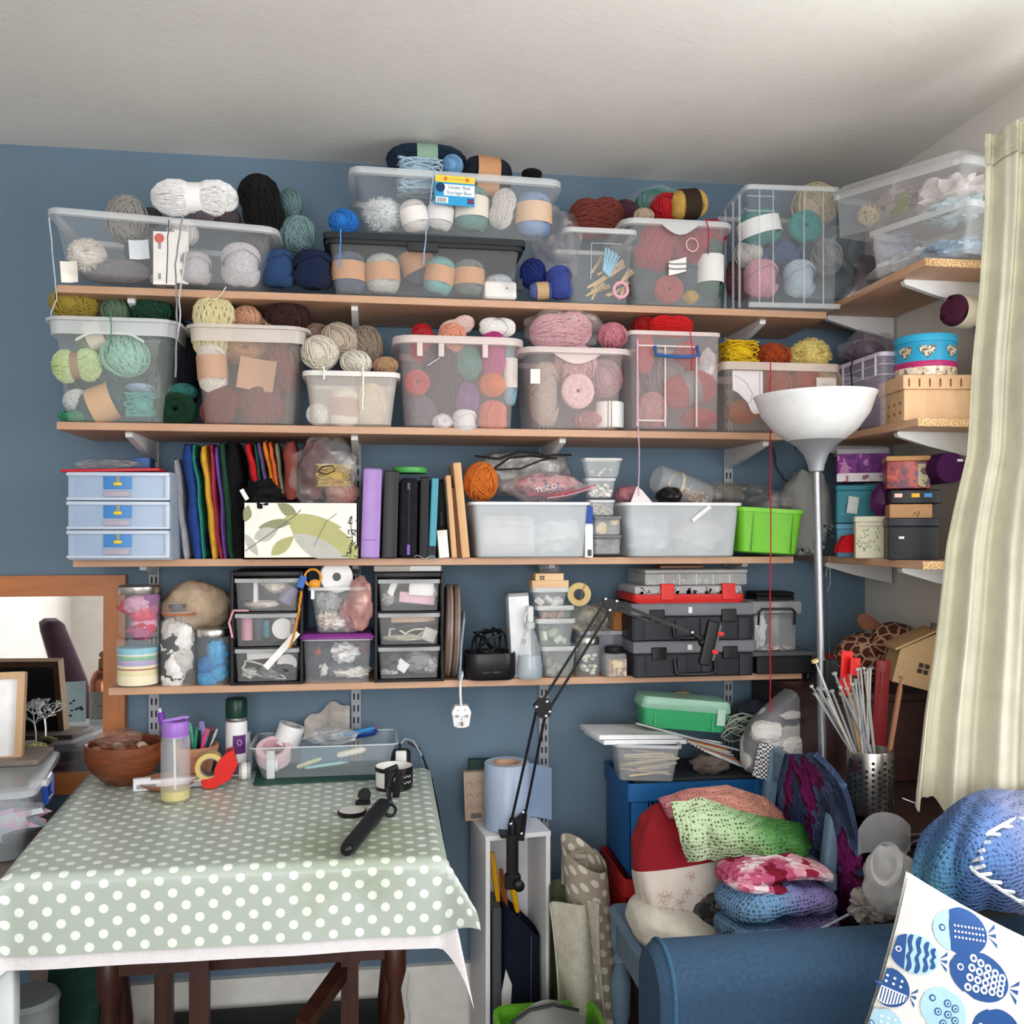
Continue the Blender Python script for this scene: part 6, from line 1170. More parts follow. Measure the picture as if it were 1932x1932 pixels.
tb = thing('gateleg_table', 'dark wooden table under polka dot cloth', 'table', (quad(.5, .5).x, quad(.5, .5).y, 0)); c0 = Vector(tb.location)
part(tb, 'table_top', MB().loft([[quad(s, t)-c0+Vector((0, 0, dz)) for s, t in ((0.01, 0.01), (.99, .01), (.99, .99), (.01, .99))] for dz in (-.022, .0)]), DW)
def tleg(x, y, top=.72, r=.024): return MB().lathe([(r, 0), (r, .06), (r*.55, .09), (r*.9, .13), (r, .2), (r*.6, .3), (r*.9, .34), (r*.55, .4), (r, .44), (r, .5), (r*.6, .52), (r*1., .55), (r*1.05, top)], 16, MT((x, y, 0)))
for px, Y in ((205, 2.05), (745, 2.05), (232, 2.42), (730, 2.42)): part(tb, 'leg', tleg(XY(px, Y)-c0.x, Y-c0.y), DW)
for px, Y in ((377, 1.98), (310, 2.2), (660, 2.15)):
    x = XY(px, Y)-c0.x; part(tb, 'gate_post', MB().box(x-.019, x+.019, Y-c0.y-.012, Y-c0.y+.012, .05, .7), DW)
part(tb, 'apron', MB().box(XY(190, 2.05)-c0.x, XY(760, 2.05)-c0.x, 2.05-c0.y-.01, 2.05-c0.y+.01, .47, .66), DW)
one('dark_floor_filler', MB().rbox(-.38, .2, -.08, .08, 0, .13, .01), plain('16171a', .6), 'low black box added for the dark strip on the floor under the table', 'case', (-.15, 2.5, 0))  # added black box, stands in for the dark floor clutter under the table
part(tb, 'stretcher', MB().box(-.28, .27, 2.3-c0.y, 2.33-c0.y, .1, .16), DW)
part(tb, 'gate_arm', MB().tube([(XY(570, 2.0)-c0.x, 2.0-c0.y, .36), (XY(690, 2.25)-c0.x, 2.25-c0.y, .43)], .022, 4), DW)
# under the table
one('white_post', MB().loft([[(x, y, z) for x, y in rrect(f, f, .008)] for f, z in ((.03, 0), (.042, .5), (.042, .575))]), plain('dfe6ea', .45), 'pale painted post at the lower left corner', 'post', (XY(2, 1.86), 1.88, 0))
t = thing('green_board', 'dark green quilted board leaning under the table', 'board', (XY(120, 2.2), 2.2, 0), R(0, 4, -14)); part(t, 'board_face', MB().rbox(-.06, .06, -.008, .008, 0, .56, .003), cloth('1d3a34', 200, .2)); part(t, 'board_edge', MB().box(-.062, -.06, -.009, .009, 0, .56), plain('8a9a94', .4))
one('grey_bin', MB().lathe([(.05, 0), (.06, .2), (.062, .42), (.066, .43), (.06, .44)], 24), plain('8d9496', .4), 'grey plastic bin behind the pale post', 'bin', (XY(48, 2.05), 2.05, 0))
hang('thin cable hanging under the right end of the table', plain('8a8c90', .4), [(772, 1838, 1.86), (768, 1880, 1.86), (774, 1932, 1.86), (776, 1990, 1.86)], .0016, 'cable', 'cable')
hang('black cable hanging over the table corner by the wall', plain('15161a', .4), [(770, 1400, 2.60), (790, 1412, 2.6), (815, 1470, 2.50), (832, 1560, 2.42), (838, 1600, 2.40), (836, 1625, 2.40)], .0028, 'cable', 'cable')
hang('pale flex arching from the charger beside the wall', plain('c9d2d8', .4), [(757, 1402, 2.5), (765, 1394, 2.52), (780, 1398, 2.55), (793, 1420, 2.57), (800, 1440, 2.58)], .002, 'charger_cable', 'cable')
# ---------------------------------------------------------------- things on the table
def on(px, py, dz=.0055): return WZ(px, py, ZTB+dz)
def sc1(px, py): return (HC-ZTB)/(py-H0)
p = Vector((-.605, 2.48, ZTB+.0058)); rb = .093
t = thing('wooden_bowl', 'dark turned wooden bowl at the back left of the table', 'bowl', p)
part(t, 'bowl_body', MB().lathe([(.04, 0), (.046, .003), (.075, .03), (.092, .062), (rb, .098), (rb-.004, .1), (rb-.009, .096), (.084, .06), (.06, .03), (.02, .018)], 40), wood('5a2d1a', '8a4c2c', (2, 2, 10), .4, 8))
bag('plastic_bag', 'clear bag of nuts in the wooden bowl', 223, 1392, 2.47, 42, 16, .05, film('b08a7a', .4), 101, .35)
for i in range(7): one('walnut', MB().blob((0, 0, 0), .015, .014, .012, .2, 3, i, 14, 10), plain(('b98a6c', '8a4a36', 'd9c2ae')[i % 3], .6), 'nut lying in the wooden bowl', 'nut', p+Vector((-.06+i*.019, -.02+.02*(i % 3), .082)), group='nuts in the wooden bowl')
# water bottle
p = on(331, 1511); k = (HC-ZTB)/511
t = thing('water_bottle', 'clear drinking bottle with lilac flip lid on the table', 'bottle', p)
t.scale = (1, 1, 1.13)
part(t, 'bottle_wall', MB().lathe([(.027, 0), (.033, .006), (.033, .05), (.0325, .12), (.03, .135)], 30, c1=False), clear('e6e6ec', .22, .08, .8)); part(t, 'juice', MB().lathe([(.026, .002), (.0318, .007), (.0318, .024)], 30), clear('d6c84a', .8, .15), label='yellow drink at the bottom')
part(t, 'straw', MB().tube([(.0, 0, .01), (-.003, 0, .135)], .0028, 8), clear('f4f4f6', .7, .3)); part(t, 'lid', MB().lathe([(.029, .132), (.0305, .135), (.0305, .158), (.028, .163)], 30), plain('9c70c8', .35), label='lilac screw lid')
part(t, 'carry_loop', MB().rbox(-.005, .04, -.008, .008, .163, .169, .003, M=MT((0, 0, .0), R(0, -8, 0))).rbox(.012, .03, -.006, .006, .168, .173, .002), plain('a680d0', .35)); part(t, 'spout', MB().rbox(-.02, -.006, -.007, .007, .16, .184, .003, M=MT((0, 0, 0), R(0, -6, 0))), plain('6a2f9c', .35), label='dark purple spout')
part(t, 'nozzle', MB().tube([(-.033, 0, .181), (-.035, 0, .19)], .003, 8), clear('e0d9ea', .8))
# white device behind the bottle
p = on(318, 1487); t = thing('label_maker', 'slim white handheld device lying behind the bottle', 'device', p, R(0, 0, 11)); part(t, 'device_body', MB().rbox(-.08, .085, -.011, .011, 0, .024, .004), plain('eeeef2', .35)); part(t, 'display', MB().box(-.072, -.028, -.0118, -.011, .006, .016), plain('a4a6aa', .3)); part(t, 'head', MB().rbox(-.08, -.04, -.009, .009, .024, .03, .002), plain('e2e2e6', .35)); part(t, 'end_cap', MB().lathe([(.004, 0), (.004, .018)], 12), plain('33343a', .3), (.085, 0, .012), R(0, 90)); 
one('stylus', MB().tube([(0, 0, .004), (.04, .002, .004)], .0035, 8), clear('dfe4e6', .8), 'pale plastic stick left of the white device', 'stick', on(225, 1476))
# pen pot, saucer
p = Vector((XY(368, 2.50), 2.47, ZTB+.0058)); t = thing('pen_pot', 'terracotta flower pot of pens at the back of the table', 'pot', p+Vector((0, .03, 0)), R(0, 0, 0)); k = .00134
part(t, 'pot_wall', MB().lathe([(.036, 0), (.05, .062), (.055, .062), (.058, .082), (.054, .083), (.05, .08), (.045, .06)], 30), plain('c48a6e', .8)); part(t, 'pot_disc', MB().lathe([(.046, .058), (.046, .061)], 20), plain('4a3a34', .9))  # dark brown disc closes the pot a little below its rim
ps = [(-.036, '6a2f9c', 16, -6), (-.028, 'aeb8c0', 12, -2), (-.012, '5fc0a4', 40, -8), (-.004, '1f8a6a', 34, 6), (.01, '15161a', 14, 4), (.016, 'f0d03a', 18, 12), (.024, 'e24a8a', 26, 14), (.03, '9aa4ae', 20, 14), (.036, 'c4301f', 26, 18), (.042, '202a3a', 18, 20), (.047, 'b9c4cc', 24, 24)]
for i, (x, c, hh, ln) in enumerate(ps):
    pn = thing('pen', '%s pen standing in the terracotta pot' % ('dark violet', 'silver', 'mint green', 'emerald', 'black', 'yellow highlighter', 'hot pink', 'grey', 'red', 'navy', 'pale blue')[i], 'pen', p+Vector((x*.6, .03+.012*(i % 3), .064)), R(0, ln, 0), 'pens in the terracotta pot')
    part(pn, 'barrel', MB().lathe([(.0042, 0), (.0042, .03+hh*.0007), (.003, .034+hh*.0007)], 8), plain(c, .35)); part(pn, 'cap_end', MB().lathe([(.003, .034+hh*.0007), (.0026, .042+hh*.0007)], 8), plain(c, .3))
t = thing('comb', 'tall lavender comb standing in the terracotta pot', 'comb', p+Vector((.008, .05, .062)), R(0, 4, 0)); part(t, 'comb_body', MB().rbox(-.007, .007, -.002, .002, 0, .075, .002), plain('8f86c4', .35)); part(t, 'comb_tooth', MB().box(.005, .008, -.001, .001, .04, .064), plain('b4b0dc', .35))
one('clay_saucer', MB().lathe([(.05, 0), (.068, .014), (.07, .018), (.062, .012), (.045, .006)], 30), plain('b07c64', .8), 'terracotta saucer behind the water bottle', 'saucer', Vector((XY(318, 2.42), 2.42, ZTB+.0058)))
# tape dispenser
p = Vector((XY(412, 2.405), 2.405, ZTB+.006)); t = thing('tape_dispenser', 'red parcel tape dispenser with tan tape beside the bottle', 'tape dispenser', p, R(0, 0, 8))
t.scale = (.9,)*3
part(t, 'tape_roll', MB().loft([[(a*cos(q)-.022, y, a*sin(q)+.056) for q in [2*PI*i/30 for i in range(30)]] for a, y in ((.038, -.02), (.038, .024), (.026, .024), (.026, -.02))], ring=True), plain('d2b870', .4)); part(t, 'roll_core', MB().loft([[(a*cos(q)-.022, y, a*sin(q)+.056) for q in [2*PI*i/30 for i in range(30)]] for a, y in ((.026, -.02), (.026, .024), (.023, .024), (.023, -.02))], ring=True), plain('8a8278', .7))
part(t, 'red_frame', MB().prism([(-.04, .004), (-.012, 0), (.03, .022), (.05, .06), (.04, .1), (.022, .094), (-.002, .07), (-.01, .05), (-.01, .03), (-.045, .024)], -.026, -.022), plain('cf1f1c', .35)); part(t, 'red_plate', MB().prism([(-.01, .03), (.03, .022), (.05, .06), (.04, .1), (.022, .094)], -.022, .026), plain('c41a18', .35)); part(t, 'cutter', MB().box(-.05, -.02, -.02, .022, .022, .026), metal('c0c0c0')); part(t, 'tape_tongue', MB().box(-.058, -.018, -.019, .02, .036, .0375, MT((0, 0, 0), R(0, -14, 0))), plain('e6ddc4', .3))
# aerosol
p = Vector((XY(443, 2.49), 2.52, ZTB+.0058)); t = thing('spray_can', 'white aerosol can with dark green cap and purple label', 'aerosol', p)
t.scale = (1, 1, 1.12)
part(t, 'can_wall', MB().lathe([(.026, 0), (.027, .003), (.027, .118), (.024, .126)], 28), plain('e6e6ea', .35)); part(t, 'rim_band', MB().lathe([(.0265, .122), (.028, .124), (.028, .13), (.0265, .131)], 28), metal('c9ccd0')); part(t, 'cap', MB().lathe([(.027, .131), (.0275, .133), (.027, .17), (.025, .173)], 28), plain('12362e', .3), label='dark green cap'); part(t, 'purple_label', MB().sheet(lambda u, v: (.0275*sin(-.2+u*1.3), -.0275*cos(-.2+u*1.3), .05+v*.042), 10, 2), plain('5c2a6e', .4)); part(t, 'label_emblem', MB().tube([(.011+.005*cos(a), -.0268, .076+.006*sin(a)) for a in [2*PI*i/12 for i in range(12)]], .001, 4, closed=True), plain('c9b4d6')); part(t, 'lower_label', MB().lathe([(.0273, .004), (.0273, .03)], 28), plain('7a4a78', .4))
one('clear_bottle', MB().lathe([(.016, 0), (.017, .05), (.012, .07), (.009, .09), (.012, .1)], 20), clear('e0e4ea', .4, .1), 'frosted small bottle behind the aerosol', 'bottle', Vector((XY(465, 2.55), 2.55, ZTB+.0058)))
t = thing('bead_jar', 'little clear screw jar with white lid edge-on by the tray', 'jar', on(457, 1474)+Vector((0, .02, .021)), R(0, 90, 8)); part(t, 'jar_wall', MB().lathe([(.018, -.012), (.021, -.01), (.021, .016), (.018, .018)], 24), clear('e2e6e4', .35, .1)); part(t, 'lid', MB().lathe([(.0215, -.004), (.0222, -.002), (.0222, .006), (.0215, .008)], 24), plain('e6e4de', .4))
one('cutting_mat', MB().rbox(-.17, .14, -.04, .15, 0, .003, .004), plain('1f4a42', .6), 'dark green cutting mat under the clear tray', 'mat', on(610, 1474)+Vector((-.0, .03, 0)), R(0, 0, 3))
# clear tray of tapes
p = on(612, 1466, .009); k = (HC-ZTB)/466; tw = 250*k
t = thing('clear_tray', 'clear plastic tray of tapes and tools at the back of the table', 'tray', p+Vector((0, .085, 0)), R(0, 0, 0))
CT = clear('dfe8ee', .2, .1); 
part(t, 'tray_wall', MB().loft([[(x, y, z) for x, y in rrect(tw*f, .17*f, .014, 3)] for f, z in ((.9, 0), (.92, .004), (1.06, .078))], c1=False), CT); part(t, 'rim', MB().loft([[(x, y, z) for x, y in rrect(tw*f, .17*f, .014, 3)] for f, z in ((1.06, .076), (1.1, .077), (1.1, .08), (1.06, .08))], ring=True), clear('e2ebf0', .5, .15))
part(t, 'corner_post', MB().rbox(-tw*.42, -tw*.36, -.085, -.08, .0, .07, .002), clear('eaeff2', .6))
P0 = Vector(t.location)
def rol(name, label, loc, r, hgt, c, c2, rot): 
    q = thing(name, label, 'tape', loc, rot); part(q, 'tape', MB().loft([[(a*cos(z), a*sin(z), y) for z in [2*PI*i/28 for i in range(28)]] for a, y in ((r, -hgt), (r, hgt), (r*.7, hgt), (r*.7, -hgt))], ring=True), plain(c, .4)); part(q, 'core', MB().loft([[(a*cos(z), a*sin(z), y) for z in [2*PI*i/28 for i in range(28)]] for a, y in ((r*.7, -hgt), (r*.7, hgt), (r*.62, hgt), (r*.62, -hgt))], ring=True), plain(c2, .7)); return q
rol('tape_roll', 'wide white tape roll standing up in the clear tray', P0+Vector((-.095, .02, .088)), .034, .026, 'eceef0', 'b9b9b9', R(0, 18, 0))
rol('tape_roll', 'pink printed tape roll lying in the clear tray', P0+Vector((-.13, -.02, .05)), .044, .018, 'ecccd2', 'd9a9b4', R(30, 0, 0))
rol('tape_roll', 'small white reel at the front left of the clear tray', P0+Vector((-.13, -.055, .028)), .017, .014, 'f0f2f4', 'c9c9cc', R(0, 90, 0))
one('paper_towel', MB().sheet(lambda u, v: ((u-.5)*.12, .012*sin(u*5)+.02*v, v*.1*(1-.75*abs(u-.72)) + .006*sin(u*14)), 24, 10, .002), cloth('b9b3ae', 300, .15), 'grey paper towel corner sticking up out of the tray', 'paper', P0+Vector((.0, .055, .065)))
for lab, c, a, b2, hh in (('blue cased cutter knife resting across the tray', '2f86c4', (.03, -.01, .085), (.125, .01, .1), .006), ('dark blue box end in the tray', '1f3f86', (.07, .03, .08), (.13, .045, .085), .012), ('pale turquoise knitting gauge at the tray bottom', '9cd2cc', (-.05, -.06, .018), (.05, -.055, .028), .004), ('white plastic scraper in the tray', 'e2dccf', (.03, -.05, .045), (.1, -.05, .058), .009), ('folded yellow-green paper in the tray', 'c2c6a0', (-.07, -.055, .02), (-.01, -.05, .038), .006)):
    q = thing('craft_tool', lab, 'tool', P0+Vector(a)); v = Vector(b2)-Vector(a); part(q, 'tool_body', MB().tube([(0, 0, 0), tuple(v*.1), tuple(v*.9), tuple(v)], [hh*.6, hh, hh, hh*.5], 8), plain(c, .35)); part(q, 'tool_tip', MB().tube([tuple(v), tuple(v*1.06)], [hh*.4, hh*.2], 6), plain('d0302a' if 'cutter' in lab else c, .4))
bag('plastic_bag', 'clear bag of silvery bits in the middle of the tray', 625, 1388, 2.47, 46, 15, .04, film('c4ccd4', .4), 111, .4)
one('slate_slab', MB().rbox(-.06, .06, -.004, .004, 0, .05, .003), plain('5f7486', .6), 'blue-grey slab behind the front of the clear tray', 'slab', P0+Vector((.0, -.045, .02)))
# charger and mug
p = on(757, 1456); t = thing('charger', 'white and black plug-in charger at the back right of the table', 'charger', p)
t.scale = (1.1, 1.1, 1.3); part(t, 'white_body', MB().rbox(-.014, .012, -.02, .01, 0, .044, .004), plain('eceeee', .35)); part(t, 'black_side', MB().rbox(-.024, .022, -.012, .016, .006, .044, .008), plain('16171a', .35)); part(t, 'lead', MB().tube([(-.002, 0, .044), (-.004, 0, .056)], .0025, 6), plain('17181c', .4))
p = on(744, 1492); t = thing('mug', 'black low mug with white inside and white print', 'mug', p+Vector((0, .03, 0)), R(0, 0, 0))
part(t, 'mug_wall', MB().lathe([(.042, 0), (.045, .003), (.046, .052), (.045, .054)], 36, c1=False), plain('141416', .35)); part(t, 'inner_glaze', MB().lathe([(.03, .008), (.042, .012), (.0445, .0535)], 36, c1=False), plain('ecebea', .3)); part(t, 'white_print', MB().sheet(lambda u, v: (.0465*sin(-1.25+u*.72), -.0465*cos(-1.25+u*.72), .008+v*.036), 10, 2), plain('dcdad6', .5)); part(t, 'white_emblem', MB().blob((.008, -.046, .03), .009, .002, .007, .4, 3, 3), plain('f0f0f0'))
[part(t, 'white_script', MB().tube([(.0468*sin(q), -.0468*cos(q), z+.003*sin(q*30)) for q in [.5+.06*i for i in range(9)]], .0007, 4), plain('e6e6e6')) for z in (.02, .034)]
# phone grip / gimbal
def axis_tube(m, a, b2, r): return m.tube([a, b2], r, 14)
t = thing('selfie_stick', 'black folding selfie stick lying on the dotted cloth', 'selfie stick', on(690, 1590)); o0 = Vector(t.location)
a, b2 = on(655, 1618)-o0+Vector((0, 0, .016)), on(722, 1535)-o0+Vector((0, 0, .018)); part(t, 'grip', MB().tube([tuple(a), tuple(a.lerp(b2, .04)), tuple(a.lerp(b2, .55)), tuple(a.lerp(b2, .6)), tuple(b2)], [.013, .0155, .0155, .0175, .0165], 16), plain('15161a', .45)); part(t, 'grip_end', MB().blob(tuple(a), .0135, .0135, .0135, .0, 1, 0, 14, 10), plain('0e0f12', .3))
part(t, 'hinge', MB().tube([tuple(b2), tuple(b2+Vector((.018, .012, .004)))], .009, 10), plain('1a1b20', .4)); part(t, 'ring', MB().tube([(b2.x+.016+.012*cos(q), b2.y-.018+.008*sin(q), b2.z-.006+.01*sin(q)) for q in [2*PI*i/14 for i in range(14)]], .0035, 6, closed=True), plain('121317', .4))
c1 = on(742, 1500)-o0; part(t, 'phone_clamp', MB().tube([tuple(b2+Vector((.015, .01, .004))), tuple(c1+Vector((-.012, -.02, .02))), tuple(c1+Vector((-.002, .0, .045))), tuple(c1+Vector((.006, .0, .062)))], .0055, 8), plain('15161a', .4)); part(t, 'clamp_jaw', MB().rbox(-.008, .008, -.006, .006, -.05, .02, .003, M=MT(tuple(c1+Vector((.012, -.02, .045))), R(10, 8, 0))), plain('15161a', .4)); part(t, 'clamp_jaw', MB().rbox(-.02, .014, -.004, .004, .0, .012, .003, M=MT(tuple(c1+Vector((.0, -.004, .058))), R(0, -20, 0))), plain('15161a', .4))
t = thing('round_mirror', 'small round compact with pale top beside the selfie stick', 'compact', on(664, 1536)); part(t, 'case', MB().lathe([(.03, 0), (.0315, .002), (.0315, .008), (.03, .009)], 32), plain('121214', .4)); part(t, 'pale_top', MB().lathe([(.0285, .009), (.0285, .0096)], 32), plain('d9d6d2', .3))
t = thing('phone_clip', 'small black folding clip near the compact', 'clip', on(684, 1516)); part(t, 'clip_base', MB().rbox(-.016, .018, -.012, .012, 0, .007, .003), plain('131316', .4)); part(t, 'clip_jaw', MB().lathe([(.014, -.003), (.016, 0), (.014, .003)], 20, MT((.004, .006, .018), R(70, 0, -20))), plain('17171b', .4))
# ---------------------------------------------------------------- desk corner with mirror
GW = wood('6b5f57', '8f8278', (1, 9, 9), .6)
t = thing('side_desk', 'grey-brown wooden desk left of the dotted table', 'desk', (-1.35, 2.2, 0)); part(t, 'desk_top', MB().rbox(-.7, .60, -.6, .4, .63, .66, .004), GW)
for x in (-.64, .54):
    for y in (-.52, .34): part(t, 'leg', MB().box(x-.025, x+.025, y-.025, y+.025, 0, .63), GW)
MX1, MZ1 = XY(236, 2.60), 1.263; MX0, MZ0 = -1.62, .70
OW = wood('9c5a2a', 'b8723a', (1, 1, 8), .4, 4); OWh = wood('9c5a2a', 'b8723a', (8, 1, 1), .4, 4)
t = thing('framed_mirror', 'large mirror in orange-brown wooden frame against the blue wall', 'mirror', ((MX0+MX1)/2, 2.597, MZ0), R(-1.2, 0, 0)); w, h, fw = (MX1-MX0), MZ1-MZ0, .054
MI = plain('f2f4f6', .015, .5, 1.)
part(t, 'mirror_glass', MB().box(-w/2+fw*.7, w/2-fw*.7, .006, .010, fw*.7, h-fw*.7), MI)
for nm, pts in (('frame_top', [(-w/2, h), (w/2, h), (w/2-fw, h-fw), (-w/2+fw, h-fw)]), ('frame_bottom', [(-w/2, 0), (w/2, 0), (w/2-fw, fw), (-w/2+fw, fw)])): part(t, nm, MB().prism(pts, -.006, .02), OW)
for nm, sx in (('frame_side', 1), ('frame_side', -1)): part(t, nm, MB().prism([(sx*w/2, 0), (sx*w/2, h), (sx*(w/2-fw), h-fw), (sx*(w/2-fw), fw)], -.006, .02), OWh)
# plastic box on the desk
zl_ = .825; A, B_ = Vector((-.715, 2.19, 0)), Vector((-.775, 2.56, 0)); yaw = math.atan2(-(B_.x-A.x), B_.y-A.y); ln = (B_-A).length
t = thing('latched_box', 'clear storage box with blue clip handle on the side desk', 'box', (A.x, A.y, .661), (0, 0, yaw)); hh = zl_-.661; bw = .62
part(t, 'box_body', MB().loft([[(x-bw/2-.012, y+ln/2, z) for x, y in rrect(bw*f, ln*f, .03, 3)] for f, z in ((.9, .001), (.93, .006), (.99, hh-.02))], c1=False), clear('c9d2da', .35, .2)); part(t, 'lid', MB().loft([[(x-bw/2-.012, y+ln/2, z) for x, y in rrect(bw+dd, ln+dd, .03, 3)] for dd, z in ((-.01, hh-.02), (.02, hh-.02), (.02, hh-.006), (.0, hh), (-.02, hh))]), clear('d3dadf', .5, .2))
part(t, 'clip_handle', MB().tube([(.004, .07, hh-.02), (.006, .08, hh-.055), (.007, .15, hh-.055), (.005, .165, hh-.012)], .007, 8), plain('1f3f8c', .35), label='blue clip handle'); part(t, 'clip_tab', MB().rbox(-.03, .008, .08, .165, hh-.026, hh-.006, .004), clear('e0e6ea', .7, .25))
part(t, 'contents', MB().blob((-.25, .12, .07), .24, .1, .06, .3, 3, 8), patchy([(0, 'a9b4c4'), (.45, 'd9b4cc'), (.55, 'c9d0d8')], 16), label='pink and grey craft bits')
one('desk_board', MB().rbox(-.25, .2, -.07, .08, 0, .012, .002), GW, 'grey wooden board lying at the back of the latched box', 'board', (-.98, 2.44, zl_+.0015), R(0, 0, 4))
zb = zl_+.0015
# photo frame (its back shows in the mirror), wire tree
q = Vector((XY(40, 2.42), 2.42, 0)); t = thing('photo_frame', 'pale wooden box photo frame at the left edge, white picture', 'photo frame', (q.x, q.y, zb), R(-12, 0, 8)); TF = wood('b8946e', 'cdaa84', (6, 6, 1), .6)
fw_, fh_ = .22, .215
for pts in ([(-fw_, 0), (0, 0), (-.016, .016), (-fw_+.016, .016)], [(-fw_, fh_), (0, fh_), (-.016, fh_-.016), (-fw_+.016, fh_-.016)], [(0, 0), (0, fh_), (-.016, fh_-.016), (-.016, .016)], [(-fw_, 0), (-fw_, fh_), (-fw_+.016, fh_-.016), (-fw_+.016, .016)]): part(t, 'frame_rail', MB().prism(pts, 0, .032), TF)
part(t, 'picture', MB().box(-fw_+.014, -.014, .012, .014, .014, fh_-.014), plain('eef0f2', .4)); part(t, 'back_panel', MB().box(-fw_+.014, -.014, .026, .03, .014, fh_-.014), plain('141416', .6), label='black backing'); part(t, 'picture_mark', MB().blob((-.06, .0115, .06), .008, .001, .006, .2), plain('6f7478'))
q = WZ(68, 1413, zl_); t = thing('wire_tree', 'tiny silver wire tree on a pebble base in front of the mirror', 'ornament', (q.x, q.y, zb)); part(t, 'pebble_base', MB().blob((0, 0, .006), .026, .018, .01, .2, 3, 2), patchy([(0, '8a7f5c'), (.5, 'b3a878')], 120)); 
m = MB(); g = random.Random(3); m.tube([(0, 0, .01), (-.001, 0, .04), (-.004, 0, .064)], .0024, 6)
def branch(p, d, L, r, n):
    e = p+d*L; m.tube([tuple(p), tuple(p.lerp(e, .5)+Vector((g.gauss(0, .002), 0, .001))), tuple(e)], r, 4)
    if n:
        for i in range(3): branch(e, (d+Vector((g.gauss(0, .6), g.gauss(0, .4), g.gauss(.12, .3)))).normalized(), L*.68, r*.75, n-1)
for i in range(6): branch(Vector((-.004, 0, .06)), Vector((-.9+i*.36, g.gauss(0, .3), .7)).normalized(), .026, .0012, 3)
part(t, 'wire_branches', m, metal('d0d2d2', .4))
# what the mirror shows: things standing out of the frame on the desk and in the room
t = thing('corked_bottle', 'copper-topped patterned bottle with wooden stopper seen in the mirror', 'bottle', (-.83, 2.07, .80)); part(t, 'bottle_body', MB().lathe([(.036, 0), (.04, .006), (.04, .13), (.03, .155), (.018, .165)], 28), spots('a9a698', '55604a', 70, .2)); part(t, 'copper_top', MB().lathe([(.0402, .1), (.0404, .13), (.0304, .156), (.018, .167)], 28), metal('a86a52', .25)); part(t, 'stopper', MB().rbox(-.014, .014, -.01, .01, .167, .2, .004).blob((.002, 0, .212), .016, .012, .012, .1), wood('a8764a', 'c08e5c'))
one('stand_box', MB().rbox(-.12, .10, -.1, .1, 0, .138, .004), plain('dcdcd8', .5), 'white box carrying the corked bottle beside the mirror', 'box', (-.93, 2.07, .6605))
t = thing('greeting_card', 'pale turquoise greeting card with dark leaf print seen in the mirror', 'card', (-.865, 2.235, .8275), R(12, 0, -20)); part(t, 'card_front', MB().box(-.04, .03, -.0008, .0008, 0, .12), plain('d4f4fa', .5)); m = MB()
for i in range(12): m.blob((rnd.uniform(-.02, .02), .0012, rnd.uniform(.02, .07)), .004, .0006, .003, .2, 2, i, 8, 6)
part(t, 'leaf_print', m, plain('1f3a3a'))
t = thing('office_chair', 'dark plum high-backed chair reflected in the mirror', 'chair', (-1.33, .8, .03), R(0, 0, -20)); PLM = cloth('5a4450', 400); part(t, 'backrest', MB().loft([[(x+ox, y, z) for x, y in rrect(wd2, .34, .045, 4)] for ox, wd2, z in ((.1, .1, .48), (.08, .12, .6), (.02, .12, .8), (-.04, .1, .98), (-.05, .09, 1.02), (-.05, .05, 1.035))]), PLM); part(t, 'seat', MB().rbox(-.1, .42, -.23, .23, .42, .5, .05), PLM); part(t, 'column', MB().lathe([(.03, .06), (.03, .42)], 14, MT((.15, 0, 0))), metal('6a6a6e'))
for i in range(5): part(t, 'base_arm', MB().tube([(.15, 0, .07), (.15+.28*cos(i*1.257), .28*sin(i*1.257), .03)], [.022, .016], 8), plain('1a1a1c', .5))
# ---------------------------------------------------------------- uplighter lamp
FRONT[0] = 0
LY = 2.08; p = W(1537, 745, LY); k = S(1, 1537, LY)
pb = W(1556, 1440, LY); lx = pb.x+(pb.x-p.x)*.62   # foot on the floor, following the pole's slight lean
t = thing('floor_lamp', 'tall silver uplighter floor lamp with white bowl shade', 'lamp', (lx, LY, 0)); ln = math.atan2(p.x-lx, p.z); t.rotation_euler = (0, ln, 0); H = p.z/cos(ln)
SV = metal('9a9da4', .42); rb = 113*k
part(t, 'base', MB().lathe([(.12, 0), (.125, .006), (.125, .014), (.06, .028), (.016, .034)], 36), plain('b4b7bc', .4)); part(t, 'pole', MB().lathe([(.0095, .03), (.0095, H-.165)], 20), SV)
for z in (.62, 1.08): part(t, 'pole_joint', MB().lathe([(.0118, z), (.0121, z+.001), (.0118, z+.002)], 20), plain('8f9298', .4))
part(t, 'neck_cone', MB().lathe([(.012, H-.178), (.0165, H-.176), (.019, H-.162), (.028, H-.138), (.044, H-.119), (.062, H-.106)], 32), plain('a2a6ae', .45, .5, .4)); 
part(t, 'bowl_shade', MB().lathe([(.05, H-.108), (.066, H-.104), (.094, H-.082), (.121, H-.046), (.133, H-.012), (rb, H-.002), (rb, H), (rb-.003, H-.001), (.126, H-.014), (.113, H-.05), (.086, H-.08), (.05, H-.1)], 48), plain('f0f2f4', .3)); part(t, 'bulb', MB().lathe([(.012, H-.1), (.014, H-.07), (.026, H-.05), (.028, H-.035), (.018, H-.018), (.004, H-.013)], 20), clear('f4f4f0', .8, .3))
one('inline_switch', MB().rbox(-.016, .016, -.012, .012, -.045, .045, .004), plain('17181b', .45), 'black inline switch box strapped to the lamp pole', 'switch', W(1566, 1280, LY-.005))
hang('thin black lamp cord running down beside the pole', plain('1c1d20', .5), [(1557, 1080, LY+.01), (1562, 1180, LY+.01), (1565, 1250, LY), (1566, 1330, LY), (1572, 1420, LY)], .0016, 'lamp_flex', 'cord')
